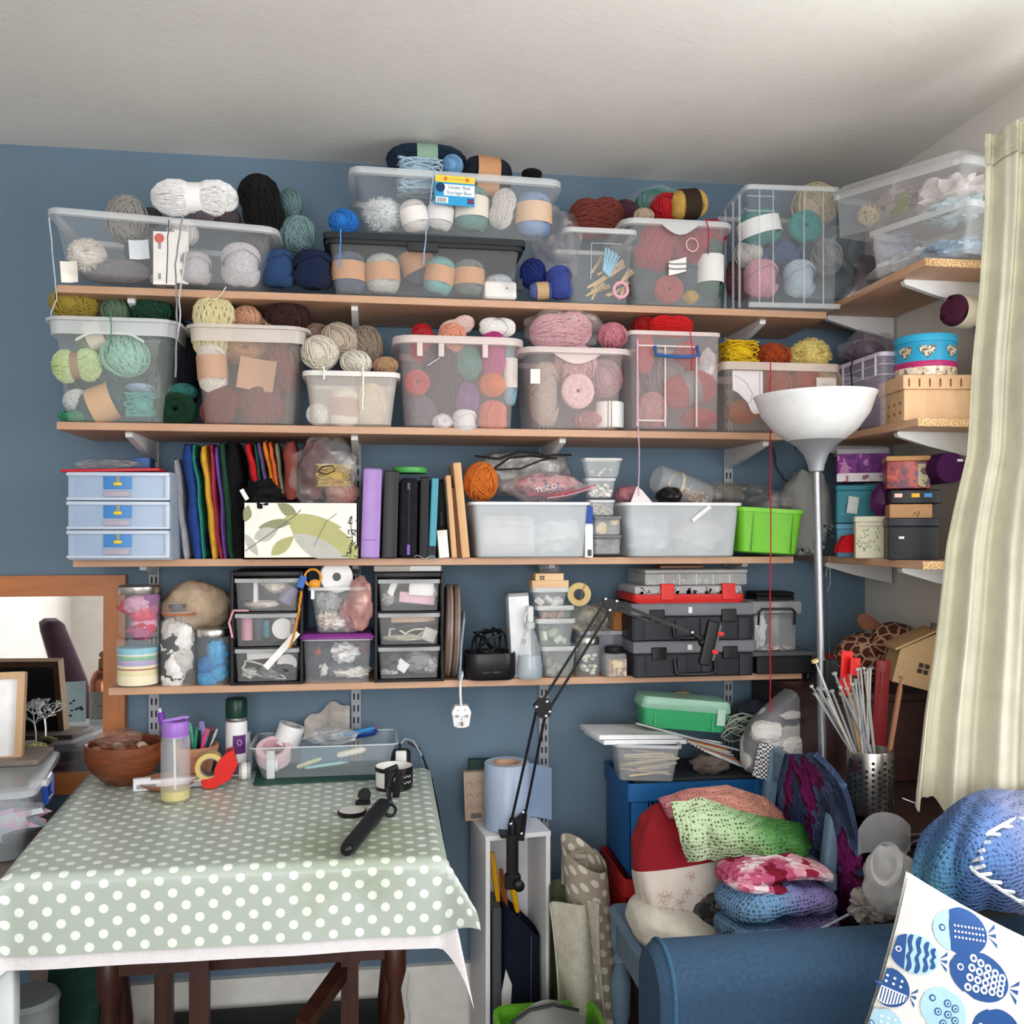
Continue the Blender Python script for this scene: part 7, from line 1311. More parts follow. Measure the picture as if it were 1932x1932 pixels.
# ---------------------------------------------------------------- narrow white open unit
UX0, UX1, UY0, UY1, UZ = .286, .458, 2.40, 2.575, .604; PW = plain('e2e2e4', .4)
t = thing('narrow_unit', 'tall narrow white open-fronted unit with clamp lamp', 'shelf unit', ((UX0+UX1)/2, UY0+.008, 0), R(0, 0, 7)); w = UX1-UX0; d = UY1-UY0; th = .012
part(t, 'side_panel', MB().rbox(-w/2, -w/2+th, 0, d, 0, UZ-th, .001), PW); part(t, 'side_panel', MB().rbox(w/2-th, w/2, 0, d, 0, UZ-th, .001), PW); part(t, 'top_panel', MB().rbox(-w/2-.001, w/2+.001, -.001, d, UZ-th, UZ, .001), PW); part(t, 'back_panel', MB().box(-w/2+th, w/2-th, d-.006, d, 0, UZ-th), PW); part(t, 'base_panel', MB().box(-w/2+th, w/2-th, 0, d-.006, 0, th), PW)
# contents
tt = thing('tool_bag', 'dark navy upright bag with orange handled tools in the white unit', 'bag', (.385, 2.475, .0125)); part(tt, 'bag_body', MB().loft([[(x, y, z+(.06*(x/.06) if z > .3 else 0)*-1) for x, y in rrect(wd3, .09, .02, 3)] for wd3, z in ((.09, 0), (.1, .1), (.1, .25), (.1, .36))], c1=False), cloth('141a2a', 400)); part(tt, 'bag_seam', MB().tube([(.022, -.046, .02), (.024, -.047, .32)], .0012, 4), plain('55606f'))
for i, (px, py, px2, py2, c) in enumerate(((928, 1608, 940, 1700, 'e0a81f'), (962, 1650, 976, 1720, 'e0a81f'), (945, 1640, 955, 1720, '8a4a24'))):
    a, b2 = W(px, py, 2.45), W(px2, py2, 2.47); q = thing('hand_tool', ('yellow handle nearest the unit side', 'yellow handle beside the clamp', 'brown wooden handle between two yellow ones')[i], 'tool', b2); v = a-b2; part(q, 'handle', MB().tube([(0, 0, 0), tuple(v*.5), tuple(v)], [.006, .009, .005], 8), plain(c, .4)); part(q, 'blade', MB().tube([(0, 0, 0), tuple(-v*.8)], .004, 6), metal('6a6a6a'))
one('grey_folder', MB().rbox(-.012, .012, -.06, .06, 0, .40, .004), plain('4a4c52', .5), 'dark grey folder standing at left inside the white unit', 'folder', (UX0+th+.02, 2.475, .0125))
one('paper_sheet', MB().prism([(-.03, 0), (.0, 0), (.012, .2), (-.004, .24), (-.03, .1)], -.001, .001), plain('dcdcdc', .6), 'white paper corner beside the grey folder', 'paper', (UX0+.06, 2.425, .0125))
# on the unit
q = thing('film_roll', 'big roll of pale blue translucent film on the white unit', 'roll', (XY(957, 2.47), 2.475, UZ+.0005)); k = S(1, 957, 2.47); FB = clear('b4c6e2', .85, .35); part(q, 'outer_roll', MB().lathe([(42*k, 0), (43*k, .001), (43*k, .166), (42*k, .168)], 40, c0=True, c1=False), FB); part(q, 'top_ring', MB().loft([[(a*cos(z), a*sin(z), .167) for z in [2*PI*i/40 for i in range(40)]] for a in (42.5*k, 27*k)], c0=False, c1=False), clear('c9d6ea', .9, .4)); part(q, 'core_tube', MB().lathe([(27*k, .01), (27*k, .1675), (24*k, .1675), (24*k, .02)], 32), plain('c4a088', .7)); part(q, 'loose_end', MB().sheet(lambda u, v: (.02+u*75*k, .058-.09*u*u+.06*u, .002+v*.15*(1-.08*u)), 12, 4, .001), clear('aac0e0', .7, .3))
q = thing('pattern_box', 'flat brown patterned packet leaning behind the film roll', 'packet', (XY(899, 2.53), 2.545, UZ+.0005), R(0, -2, 0)); part(q, 'packet_body', MB().rbox(-.03, .03, -.012, .012, 0, .13, .002), plain('b9a494', .6))
for i in range(6): part(q, 'printed_arch', MB().tube([(-.016+(i % 2)*.026+.008*cos(z), -.0126, .03+(i//2)*.032+.01*sin(z)) for z in [PI*j/8 for j in range(9)]], .0014, 4), plain('b07a64', .6))
part(q, 'barcode', MB().box(-.014, .014, -.0128, -.012, .006, .02), plain('6a625c'))
one('green_file', MB().rbox(-.06, .06, -.008, .008, 0, .158, .002), plain('12302c', .5), 'dark green file standing against the wall behind the film roll', 'file', (XY(925, 2.56), 2.564, UZ+.0005))
# ---------------------------------------------------------------- black boom arm
BKM = plain('131316', .4); SC_ = metal('c9c9c9', .3)
A, B_, Cc, E = W(966, 1540, 2.385), W(1023, 1335, 2.33), W(1140, 1140, 2.30), W(1312, 1198, 2.24)
t = thing('boom_arm', 'black jointed clamp-on boom arm with phone holder', 'boom arm', (A.x, 2.395, UZ-.02)); o0 = Vector(t.location)
def bar(a, b2, off, name, r=.0042):
    a, b2 = Vector(a)-o0, Vector(b2)-o0; d_ = (b2-a).normalized(); n_ = Vector((d_.z, 0, -d_.x)).normalized()*off; part(t, name, MB().tube([tuple(a+n_), tuple(b2+n_)], r, 4), BKM)
def screw(par_pt): q = Vector(par_pt)-o0; part(t, 'screw', MB().lathe([(.0042, 0), (.0042, .003), (.003, .004)], 10, MT(tuple(q+Vector((0, -.008, 0))), R(90))), SC_)
part(t, 'clamp_body', MB().rbox(-.014, .014, -.03, .0, -.075, .03, .004), BKM); part(t, 'clamp_top', MB().rbox(-.03, .012, -.02, .03, .0205, .03, .003), BKM); part(t, 'clamp_jaw', MB().rbox(-.02, .02, -.034, -.004, -.105, -.07, .005), BKM); part(t, 'clamp_knob', MB().lathe([(.014, 0), (.014, .012), (.008, .016)], 16, MT((.012, -.04, -.09), R(90))), BKM)
part(t, 'swivel_post', MB().lathe([(.011, .03), (.011, .05), (.006, .07)], 14, MT((0, -.012, 0))), BKM)
Aw = W(968, 1545, 2.385); part(t, 'base_plate', MB().prism([(-.026, -.03), (.018, -.035), (.026, .03), (.022, .045), (-.02, .008)], -.006, .004, MT(tuple(W(975, 1560, 2.385)-o0))), BKM)
bar(W(964, 1552, 2.38), W(1012, 1340, 2.33), 0, 'lower_arm'); bar(W(984, 1570, 2.38), W(1028, 1352, 2.33), 0, 'lower_arm')
part(t, 'elbow_plate', MB().prism([(-.022, .006), (-.006, .024), (.016, .022), (.026, .004), (.02, -.022), (-.008, -.024)], -.007, .005, MT(tuple(W(1022, 1335, 2.33)-o0))), BKM)
bar(W(1020, 1328, 2.33), W(1142, 1134, 2.30), 0, 'upper_arm'); bar(W(1035, 1340, 2.33), W(1150, 1152, 2.30), 0, 'upper_arm')
part(t, 'head_plate', MB().prism([(-.014, .01), (-.006, .018), (.03, .008), (.034, -.004), (.02, -.018), (.002, -.024)], -.007, .005, MT(tuple(W(1146, 1140, 2.30)-o0))), BKM)
bar(W(1168, 1140, 2.30), W(1300, 1192, 2.24), 0, 'fore_arm', .0058); bar(W(1168, 1150, 2.295), W(1235, 1176, 2.27), 0, 'fore_arm', .003)
for q in (W(1011, 1333, 2.33), W(1031, 1323, 2.33), W(1036, 1342, 2.33), W(1029, 1350, 2.33), W(1141, 1130, 2.30), W(1149, 1151, 2.30), W(1162, 1134, 2.30), W(963, 1553, 2.38), W(983, 1571, 2.38), W(986, 1531, 2.38), W(1304, 1193, 2.24)): screw(q)
Ew = E-o0; part(t, 'ball_joint', MB().tube([tuple(W(1304, 1194, 2.24)-o0), tuple(W(1322, 1206, 2.235)-o0)], .0055, 8).blob(tuple(W(1326, 1212, 2.235)-o0), .012, .012, .012, 0, 1, 0, 12, 8), BKM)
hp = part(t, 'phone_holder', MB().rbox(-.022, .006, -.012, .008, -.055, .055, .004, M=MT(tuple(W(1342, 1214, 2.23)-o0), R(0, 13, 0))), BKM); part(hp, 'holder_bar', MB().rbox(.006, .012, -.014, .006, -.04, .05, .002, M=MT(tuple(W(1342, 1214, 2.23)-o0), R(0, 13, 0))), plain('5a5a5e', .4))
for py, px in ((1195, 1357), (1229, 1346)): part(hp, 'red_pad', MB().rbox(-.008, .008, -.014, .006, -.005, .005, .002, M=MT(tuple(W(px, py, 2.228)-o0), R(0, 13, 0))), plain('c42f34', .5), label='red grip pad')
# ---------------------------------------------------------------- rolls and tote beside the unit
q = thing('oilcloth_roll', 'folded beige oilcloth with white dots standing on end by the unit', 'fabric', (XY(1108, 2.38), 2.40, 0)); 
def rollfn(u, v):
    z = v*.55; a = u*2*PI*1.15; r_ = .046+.010*u; cx = .02-.055*(v-.5)
    return (cx+r_*cos(a)*1.15, .05*sin(a), z+.03*v*cos(a+.6)*-1.4)
me = uvcloth('roll_outer', lambda s, t2: rollfn(s/.36, t2/.55), 0, .36, 0, .55, 40, 24, dots('a69d8c', 'e2dccc', .05, .047, .0095, .5)); me.parent = q
part(q, 'inner_fold', MB().sheet(lambda u, v: (.0+.03*sin(u*PI*2)-.03, -.03+.05*u, .47+v*.07), 16, 6, .002), cloth('9a9182', 400)); part(q, 'inner_fold', MB().sheet(lambda u, v: (.01+.022*sin(u*PI*2+1)-.03, -.02+.04*u, .48+v*.07), 16, 6, .002), cloth('b3aa98', 400))
one('cream_tote', MB().sheet(lambda u, v: (-.055+.13*u+.012*sin(u*9+v*3)+(.02*(1-v)), .035*sin(u*PI*3)*(.5+.5*(1-v)), .02+.43*v-.02*(u-.4)**2), 34, 18, .004), cloth('cfcbbb', 300, .1), 'crumpled cream cotton bag slumped beside the white unit', 'bag', (XY(1078, 2.34), 2.33, 0))
one('olive_cloth', MB().sheet(lambda u, v: (-.05+.10*u, .02*sin(u*8), .06+.42*v*(1-.3*(u-.3)**2)), 20, 12, .004), cloth('4d5440', 300, .2), 'dark olive cloth behind the cream cotton bag', 'cloth', (XY(1072, 2.42), 2.40, 0))
t, w, d, h = tub('green_crate', 'lime green plastic crate at the bottom edge of the picture', 942, 1150, 1888, 2.17, .02, .16, .06, plain('62a82c', .4), plain('6fb834', .4), .02, .012, .03, h=.19)
one('grey_liner', MB().sheet(lambda u, v: (-.08+.16*u, -.04*v+.01, .05*sin(u*PI*.9+.3)-.09*v+.02), 20, 8, .003), plain('6f706c', .4), 'grey bag with black rim hanging out of the green crate', 'bag', (XY(1040, 2.16), 2.165, .222))
hang('black rim cord along the grey bag top', plain('15151a', .5), [(965, 1930, 2.15), (1000, 1906, 2.15), (1045, 1896, 2.15), (1092, 1906, 2.15)], .004, 'bag_rim_cord', 'cord')
one('low_box', MB().rbox(-.13, .13, 0, .2, 0, .0185, .004), plain('3d3a38', .7), 'low dark box under the lime green crate', 'box', (XY(1046, 2.17), 2.16, 0))
# ---------------------------------------------------------------- curtain
EDGE = [(265, 1857), (420, 1853), (560, 1843), (690, 1829), (800, 1823), (858, 1819), (966, 1793), (1028, 1780), (1172, 1764), (1339, 1740), (1489, 1724), (1600, 1716)]
def edge(y):
    for (a, xa), (b2, xb) in zip(EDGE, EDGE[1:]):
        if y <= b2: return xa+(xb-xa)*(y-a)/(b2-a)
    return EDGE[-1][1]
YCU = 1.86; zt_ = W(1857, 262, YCU).z; zbm = .815
def curt(u, v):
    z = zbm+(zt_-zbm)*v; py = 1500-(1500-265)*v; x0 = XY(edge(py), YCU); x1, y1 = 1.37, 1.52
    k = 1-(1-u)**1.0; uu = u**.8; fold = sin(uu*2*PI*4.2+.9+.5*sin(v*3+u*2))+.35*sin(uu*2*PI*9.5+v*2); amp = .016+.012*(1-v)
    X = x0+(x1-x0)*k; Y = YCU+(y1-YCU)*k
    return (X-.35*amp*fold-.02*sin(PI*v)*u, Y-amp*fold*.9, z+(.035*(u < .02 and 0) if v else -.012*fold-.03*u))
M_CUR = base(('curtain',), lambda m, nt, b: (vary(nt, b, 'dedcc8', coord(nt), 14, .09), b.inputs['Roughness'].__setattr__('default_value', .8), bump(nt, b, noi(nt, coord(nt), 300, 3), .12, .001)))
cu = thing('curtain', 'pale green patterned curtain bunched beside the window', 'curtain', (1.3, YCU, zbm)); c0 = Vector(cu.location)
part(cu, 'drop', MB().sheet(lambda u, v: Vector(curt(u, v))-c0, 150, 60, .0015), M_CUR)
part(cu, 'heading_tape', MB().sheet(lambda u, v: Vector(curt(u, .955+.045*v))-c0+Vector((-.004, -.004, .002)), 120, 3, .0015), cloth('d3d2bc', 300))
tag(ob('curtain_rail', MB().box(1.33, 1.35, .0, 1.92, zt_+.006, zt_+.022).box(1.34, 1.44, 1.9, 1.91, zt_+.006, zt_+.022), plain('e6e6e2', .4)), 'white curtain rail fixed along the window wall', 'curtain rail')
# ---------------------------------------------------------------- crates against the blue wall
def crate(label, x0, x1, y0, y1, z0, z1, m, win=True):
    t = thing('folding_crate', label, 'crate', ((x0+x1)/2, (y0+y1)/2, z0), group='stacked folding crates'); w, d, h = x1-x0, y1-y0, z1-z0; th = .006
    part(t, 'rim', MB().loft([[(x, y, z) for x, y in rrect(w+e, d+e, .008, 2)] for e, z in ((0, h-.045), (.012, h-.045), (.012, h), (0, h))], ring=True), m)
    for sx in (-1, 1): part(t, 'end_wall', MB().rbox(min(sx*w/2, sx*(w/2-th)), max(sx*w/2, sx*(w/2-th)), -d/2, d/2, 0, h-.045, .002), m)
    part(t, 'back_wall', MB().rbox(-w/2, w/2, d/2-th, d/2, 0, h-.045, .002), m); part(t, 'crate_floor', MB().box(-w/2, w/2, -d/2, d/2, 0, th), m)
    part(t, 'front_post', MB().rbox(-w/2, -w/2+.05, -d/2, -d/2+th, 0, h-.045, .002), m); part(t, 'front_post', MB().rbox(w/2-.05, w/2, -d/2, -d/2+th, 0, h-.045, .002), m)
    if win:
        xx = -w/2+.054
        while xx < w/2-.05: part(t, 'slat', MB().box(xx, xx+.004, -d/2+.001, -d/2+th-.001, 0, h-.045), m); xx += .011
        for z in (h*.2, h*.45, h*.62): part(t, 'cross_bar', MB().box(-w/2+.05, w/2-.05, -d/2+.001, -d/2+th-.001, z, z+.004), m)
    part(t, 'hinge', MB().rbox(-w/2+.012, -w/2+.034, -d/2-.003, -d/2, h*.3, h*.34, .001), m)
    return t
crate('blue plastic folding crate heaped with craft things', .648, 1.10, 2.35, 2.585, .50, .737, plain('1f5f9c', .4))
crate('red plastic crate beneath the blue one', .635, 1.09, 2.34, 2.585, .262, .499, plain('a82020', .45), False)
crate('dark crate at the bottom under the red one', .64, 1.09, 2.34, 2.585, .02, .261, plain('3a2422', .5), False).location.z = .0
ZC1 = .737
one('crate_lining', MB().rbox(-.21, .21, -.1, .1, 0, .01, .004), plain('2e3238', .7), 'dark card lining the top of the blue crate', 'card', (.874, 2.467, ZC1-.005))
t, w, d, h = tub('stick_basket', 'small clear basket of lolly sticks on the blue crate', 1163, 1290, 1412, 2.33, ZC1-.004, .13, .16, clear('cdd0d6', .35, .2), clear('d6d9de', .6, .25), .008, .006, .012)
t.rotation_euler = R(0, 2, -6); t.location.z += .008; bl = Vector(t.location); g = random.Random(8)
for i in range(22):
    q = bl+Vector((g.uniform(-.01, .03), g.uniform(-.05, .03), .012+i*.0028)); one('lolly_stick', MB().rbox(-.055, .055, -.005, .005, -.001, .001, .004), plain(('d9c4a0', 'cdb48c', 'e2d2b4')[i % 3], .7), 'pale wooden lolly stick in the small clear basket', 'stick', q, R(g.uniform(-8, 8), g.uniform(-6, 6), g.uniform(-14, 14)), group='lolly sticks in the basket')
for i, (dx, z) in enumerate(((0, .002), (-.012, .0155))): 
    q = W(1215, 1400, 2.36); t = thing('foam_sheet', ('lower', 'upper')[i]+' of two white foam boards on the stick basket', 'board', (q.x+dx-.0, 2.43, W(1200, 1404, 2.36).z+z-.004), R(0, 3, 8)); part(t, 'foam_board', MB().rbox(-.12, .11, -.07, .07, 0, .0115, .001), plain('eaeaf0', .5)); part(t, 'cut_edge', MB().box(-.12, .11, -.0706, -.07, .001, .0105), plain('f4f4f8', .6))
q = W(1285, 1386, 2.35); t = thing('ruler', 'long grey plastic ruler slanting over the white boards', 'ruler', q, R(0, 17, 14)); part(t, 'ruler_body', MB().rbox(-.15, .17, -.02, .02, -.002, .002, .001), plain('4c5052', .4)); part(t, 'ruler_edge', MB().box(-.15, .17, -.0215, -.02, -.002, .002), plain('a9adb2', .4))
t = thing('green_case', 'translucent green lidded case on top of the craft heap', 'case', W(1292, 1372, 2.40)+Vector((0, .04, -.006)), R(0, 5.5, -3)); k = S(1, 1292, 2.4)
part(t, 'case_base', MB().loft([[(x, y, z) for x, y in rrect(168*k*f, .1*f, .014, 3)] for f, z in ((.92, 0), (1, 36*k))]), plain('3aa06a', .35)); part(t, 'lid', MB().loft([[(x, y, z) for x, y in rrect(168*k*f, .1*f, .014, 3)] for f, z in ((1.02, 36*k), (1.04, 38*k), (1.02, 52*k), (.97, 58*k))]), clear('a9dcc2', .65, .3)); 
for x in (-.36, .3): part(t, 'rib', MB().box(x*168*k, x*168*k+.003, -.052, -.05, 3*k, 34*k), plain('48b27a', .35))
part(t, 'latch', MB().rbox(58*k, 74*k, -.058, -.05, 14*k, 46*k, .002), clear('c4e2d2', .7, .3))
for i in range(9):
    a = W(1300+i*6, 1392+i*4, 2.38); q = thing('knitting_needle', ('white', 'grey', 'orange', 'white', 'bone', 'grey', 'orange', 'silver', 'white')[i]+' needle number from the left in the fanned bunch under the green case', 'needle', a, R(0, 12+i*1.5, 10)); q['label'] = ('%s plastic needle in the fan below the green case' % ('chalk white', 'smoky grey', 'bright orange', 'ivory', 'bone', 'steel grey', 'dull orange', 'silver', 'clear')[i])
    part(q, 'shaft', MB().tube([(-.03, 0, 0), (.085, 0, 0), (.1, 0, 0)], [.003, .003, .001], 6), plain(('e6e6e6', '8a8e92', 'd9723c', 'e2dccc', 'd9d0bc', '7d8288', 'c9683c', 'b9bcc0', 'dfe3e4')[i], .35)); part(q, 'knob', MB().blob((-.03, 0, 0), .004, .004, .004, 0, 1, 0, 8, 6), plain('d0d0d0', .4))
g = random.Random(21); m = MB()
for i in range(14):
    a = Vector((g.uniform(-.05, .05), g.uniform(-.03, .03), g.uniform(-.02, .03))); m.tube([tuple(a+Vector((.05*sin(j*.5+i), .02*cos(j*.7+i*2), .016*sin(j*.9+i*3)))) for j in range(8)], .0022, 5)
one('cord_tangle', m, plain('aeb8a8', .6), 'tangled pale green cord behind the green case', 'cord', W(1402, 1375, 2.46))
one('grey_yarn_heap', MB().blob((0, 0, 0), .07, .05, .035, .3, 2.6, 4), woolly('3f4352'), 'dark grey fluffy yarn at the back of the craft heap', 'yarn', W(1430, 1345, 2.52))
one('felt_lump', MB().blob((0, 0, 0), .05, .04, .03, .25, 2, 6), cloth('6f645e', 300), 'grey-brown felt lump in the blue crate', 'felt', W(1340, 1440, 2.41))
one('tan_disc', MB().blob((0, 0, 0), .028, .02, .014, .1, 2, 6), plain('8f7c64', .7), 'tan wooden knob behind the green case', 'knob', W(1285, 1312, 2.50))
t = thing('crochet_bag', 'grey camouflage net bag holding white crochet squares', 'bag', W(1460, 1400, 2.34)); k = S(1, 1460, 2.34)
part(t, 'bag_body', MB().loft([[(x*sx+ox, y*.8, z*k) for x, y in rrect(2*62*k, .11, .04, 4)] for sx, ox, z in ((.75, -8*k, -52), (1, 0, -38), (1.08, 4*k, 0), (.95, 16*k, 40), (.6, 36*k, 75), (.15, 52*k, 104))]), patchy([(0, '66666c'), (.5, '77777c'), (.54, 'd2cfcc'), (.62, 'c4c2c0')], 13, .85, 1, 'LINEAR'))
part(t, 'houndstooth_patch', MB().sheet(lambda u, v: (-60*k+u*46*k+v*14*k, -.056-.012*sin(u*PI), -52*k+v*62*k-u*10*k), 10, 10, .003), base(('hound',), lambda m, nt, b: (nt.links.new((lambda c: (nt.links.new(coord(nt), c.inputs['Vector']), c.outputs['Color'])[1])(node(nt, 'ShaderNodeTexChecker', i_Scale=190., i_Color1=lin('3a3a40'), i_Color2=lin('e2e0de'))), b.inputs['Base Color']), b.inputs['Roughness'].__setattr__('default_value', .9))))
part(t, 'white_square', MB().blob((34*k, -.038, -8*k), 34*k, .02, 24*k, .12, 2, 3, p=.7), woolly('e0dedb')); part(t, 'white_square', MB().blob((-26*k, -.036, 26*k), 30*k, .02, 20*k, .12, 2, 4, p=.7), woolly('d9d6d4')); part(t, 'white_square', MB().blob((22*k, -.03, 56*k), 26*k, .018, 10*k, .2, 2, 5, p=.7), woolly('d4d2d0'))
# ---------------------------------------------------------------- painted chair
PBL = plain('7089a0', .5); SX0, SX1, SY0, SY1, SZ = .575, .985, 1.93, 2.30, .46
t = thing('painted_chair', 'blue-grey painted wooden chair with turned legs under the blankets', 'chair', ((SX0+SX1)/2, (SY0+SY1)/2, 0)); c0 = Vector(t.location)
part(t, 'seat', MB().rbox(SX0-c0.x, SX1-c0.x, SY0-c0.y, SY1-c0.y, SZ-.03, SZ, .02), PBL)
def cleg(x, y): return MB().lathe([(.012, 0), (.02, .05), (.022, .12), (.014, .16), (.024, .2), (.026, .28), (.016, .315), (.022, .33), (.016, .345), (.026, .38), (.026, .44)], 16, MT((x, y, 0)))
for x in (SX0+.03, SX1-.03):
    for y in (SY0+.03, SY1-.03): part(t, 'leg', cleg(x-c0.x, y-c0.y), PBL)
part(t, 'side_rail', MB().rbox(SX0+.01-c0.x, SX1-.01-c0.x, SY0+.012-c0.y, SY0+.03-c0.y, .36, .43, .003), PBL); part(t, 'front_rail', MB().rbox(SX0+.012-c0.x, SX0+.03-c0.x, SY0+.02-c0.y, SY1-.02-c0.y, .36, .43, .003), PBL)
for y in (SY0+.02, SY1-.02): part(t, 'back_post', MB().loft([[(x+ox, yy+y-c0.y, z) for x, yy in rrect(.03, .034, .008)] for ox, z in ((SX1-.02-c0.x, .44), (SX1-.005-c0.x, .64), (SX1+.02-c0.x, .83))]), PBL)
part(t, 'top_rail', MB().rbox(SX1+.008-c0.x, SX1+.03-c0.x, SY0-c0.y, SY1-c0.y, .76, .835, .008), PBL); part(t, 'mid_rail', MB().rbox(SX1-.01-c0.x, SX1+.01-c0.x, SY0-c0.y, SY1-c0.y, .6, .64, .006), PBL)
# cushions and shawls heaped on the seat
def pile(name, label, cat, px, py, Y, rx, rz, ry, m, rot=(0, 0, 0), amp=.1, seed=1, p=.8, freq=1.6, nu=60, nv=36):
    k = S(1, px, Y); return one(name, MB().blob((0, 0, 0), rx*k, ry, rz*k, amp, freq, seed, nu, nv, p=p), m, label, cat, W(px, py, Y), R(*rot))
def knit(stops, scale=95, hole='3a4a3a', axis='X', lo=-.1, hi=.1, hs=.16):
    def f(m, nt, b):
        co = coord(nt); s = node(nt, 'ShaderNodeSeparateXYZ'); nt.links.new(co, s.inputs[0]); mr = node(nt, 'ShaderNodeMapRange'); mr.inputs[1].default_value = lo; mr.inputs[2].default_value = hi
        n0 = noi(nt, co, 14, 2); ad = node(nt, 'ShaderNodeMath', operation='MULTIPLY_ADD'); nt.links.new(n0, ad.inputs[0]); ad.inputs[1].default_value = (hi-lo)*.4; nt.links.new(s.outputs[axis], ad.inputs[2]); nt.links.new(ad.outputs[0], mr.inputs[0])
        c = ramp(nt, mr.outputs[0], stops); v = node(nt, 'ShaderNodeTexVoronoi', i_Scale=scale, i_Randomness=.3); nt.links.new(co, v.inputs['Vector'])
        k = ramp(nt, v.outputs['Distance'], [(hs, (1, 1, 1)), (hs+.08, (0, 0, 0))]); mx = node(nt, 'ShaderNodeMix', data_type='RGBA'); nt.links.new(k, mx.inputs['Factor']); nt.links.new(c, mx.inputs['A']); mx.inputs['B'].default_value = lin(hole)
        nt.links.new(mx.outputs['Result'], b.inputs['Base Color']); b.inputs['Roughness'].default_value = .95; b.inputs['Specular IOR Level'].default_value = .1; bump(nt, b, v.outputs['Distance'], .9, .006)
    return base(('knit', str(stops), scale, hole, axis, lo, hi), f)
pile('white_cushion', 'cream white cushion at the bottom of the blanket heap', 'cushion', 1275, 1748, 2.06, 92, 46, .13, cloth('dcd8cc', 400, .05), (0, 16, 0), .06, 2)
t = pile('heart_cushion', 'cushion with red velvet top and pink floral linen front', 'cushion', 1280, 1640, 2.10, 84, 118, .075, base(('redtop',), lambda m, nt, b: (nt.links.new((lambda c: (lambda s, mr: (nt.links.new(c, s.inputs[0]), mr.inputs[1].__setattr__('default_value', -.15), mr.inputs[2].__setattr__('default_value', .15), nt.links.new((lambda a2: (nt.links.new(s.outputs['Z'], a2.inputs[0]), a2.inputs[1].__setattr__('default_value', .0), a2.outputs[0])[2])(node(nt, 'ShaderNodeMath', operation='ADD')), mr.inputs[0]), ramp(nt, mr.outputs[0], [(0, 'd9cfc6'), (.54, '8f1220')], 'CONSTANT'))[-1])(node(nt, 'ShaderNodeSeparateXYZ'), node(nt, 'ShaderNodeMapRange')))(coord(nt)), b.inputs['Base Color']), b.inputs['Roughness'].__setattr__('default_value', .95))), (-14, -6, 0), .08, 3, .75)
fp = MB(); g = random.Random(14)
for i in range(20):
    x, z = g.uniform(-.085, .07), g.uniform(-.13, .0)
    for j in range(5): a = j*1.257+g.random(); fp.tube([(x, -.0, z), (x+.007*cos(a), -.0, z+.007*sin(a)), (x+.011*cos(a+.5), 0, z+.011*sin(a+.5))], .0006, 3)
fo = part(t, 'floral_print', fp, plain('b88a90', .9), (0, -.079, 0))
pile('dark_floral_cushion', 'dark floral fabric with orange leaves under the blue blanket', 'cushion', 1370, 1716, 2.03, 66, 38, .06, patchy([(0, '1f1f22'), (.44, '3d4440'), (.52, '1f1f22'), (.58, 'c9824a'), (.62, '2a2a2a'), (.66, 'b0201c')], 22, .9, 2), (0, 0, 0), .1, 5)
pile('red_fabric', 'small piece of red fabric poking out under blue blanket', 'fabric', 1402, 1724, 2.0, 34, 20, .04, cloth('b01820', 400), (0, 0, 0), .2, 6)
# folded crochet pieces as thick rounded rolls
def fold(name, label, px, py, Y, L, hgt, dep, m, rot, seed, edge_m=None):
    k = S(1, px, Y); q = W(px, py, Y); t = thing(name, label, 'blanket', q, R(*rot)); Lm, hm = L*k, hgt*k; n = 40
    def layer(z0, th, inset, sd):
        def f(u, v):
            a = 2*PI*v; x = (u-.5)*Lm*(1-inset); rr = (1-abs(2*u-1)**5)**.4 if 0 < u < 1 else 0
            return (x+.006*noise.noise(Vector((u*6, v*3, sd))), -dep*.5+dep*.5*cos(a)*rr*(1+.06*noise.noise(Vector((u*5, sd, v)))), z0+(th/2)*math.copysign(abs(sin(a))**.7, sin(a))*rr*(1+.25*noise.noise(Vector((u*7, v*2, sd+3))))+.012*sin(u*5+sd))
        return MB().sheet(f, n, 20)
    part(t, 'lower_fold', layer(-hm*.25, hm*.55, 0, seed), m); part(t, 'upper_fold', layer(hm*.25, hm*.55, .03, seed+4), m)
    if edge_m: part(t, 'crochet_edging', MB().tube([((u-.5)*Lm*.94, -dep*.98, hm*(-.05+.5*u*0)+.012*sin(u*5+seed)) for u in [i/30 for i in range(31)]], .003, 6), edge_m)
    return t
fold('crochet_blanket', 'blue and lilac crochet blanket folded at the bottom of the shawl stack', 1420, 1692, 1.99, 222, 110, .17, knit([(0, '5f7f98'), (.45, '6f98c0'), (.75, '8480b4'), (1, '8479ac')], 118, '2c3c52', 'X', -.12, .13, .2), (0, -3, 12), 2, woolly('c9d8e6'))
fold('crochet_shawl', 'pink, white and maroon crochet piece between green and blue ones', 1424, 1632, 1.985, 214, 58, .15, cells([(0, '7a1c30'), (.40, 'b05072'), (.46, 'd08a9c'), (.50, 'e4cdd2'), (.56, 'd9a0aa'), (.63, '8a2440')], 75), (0, 8, 10), 7)
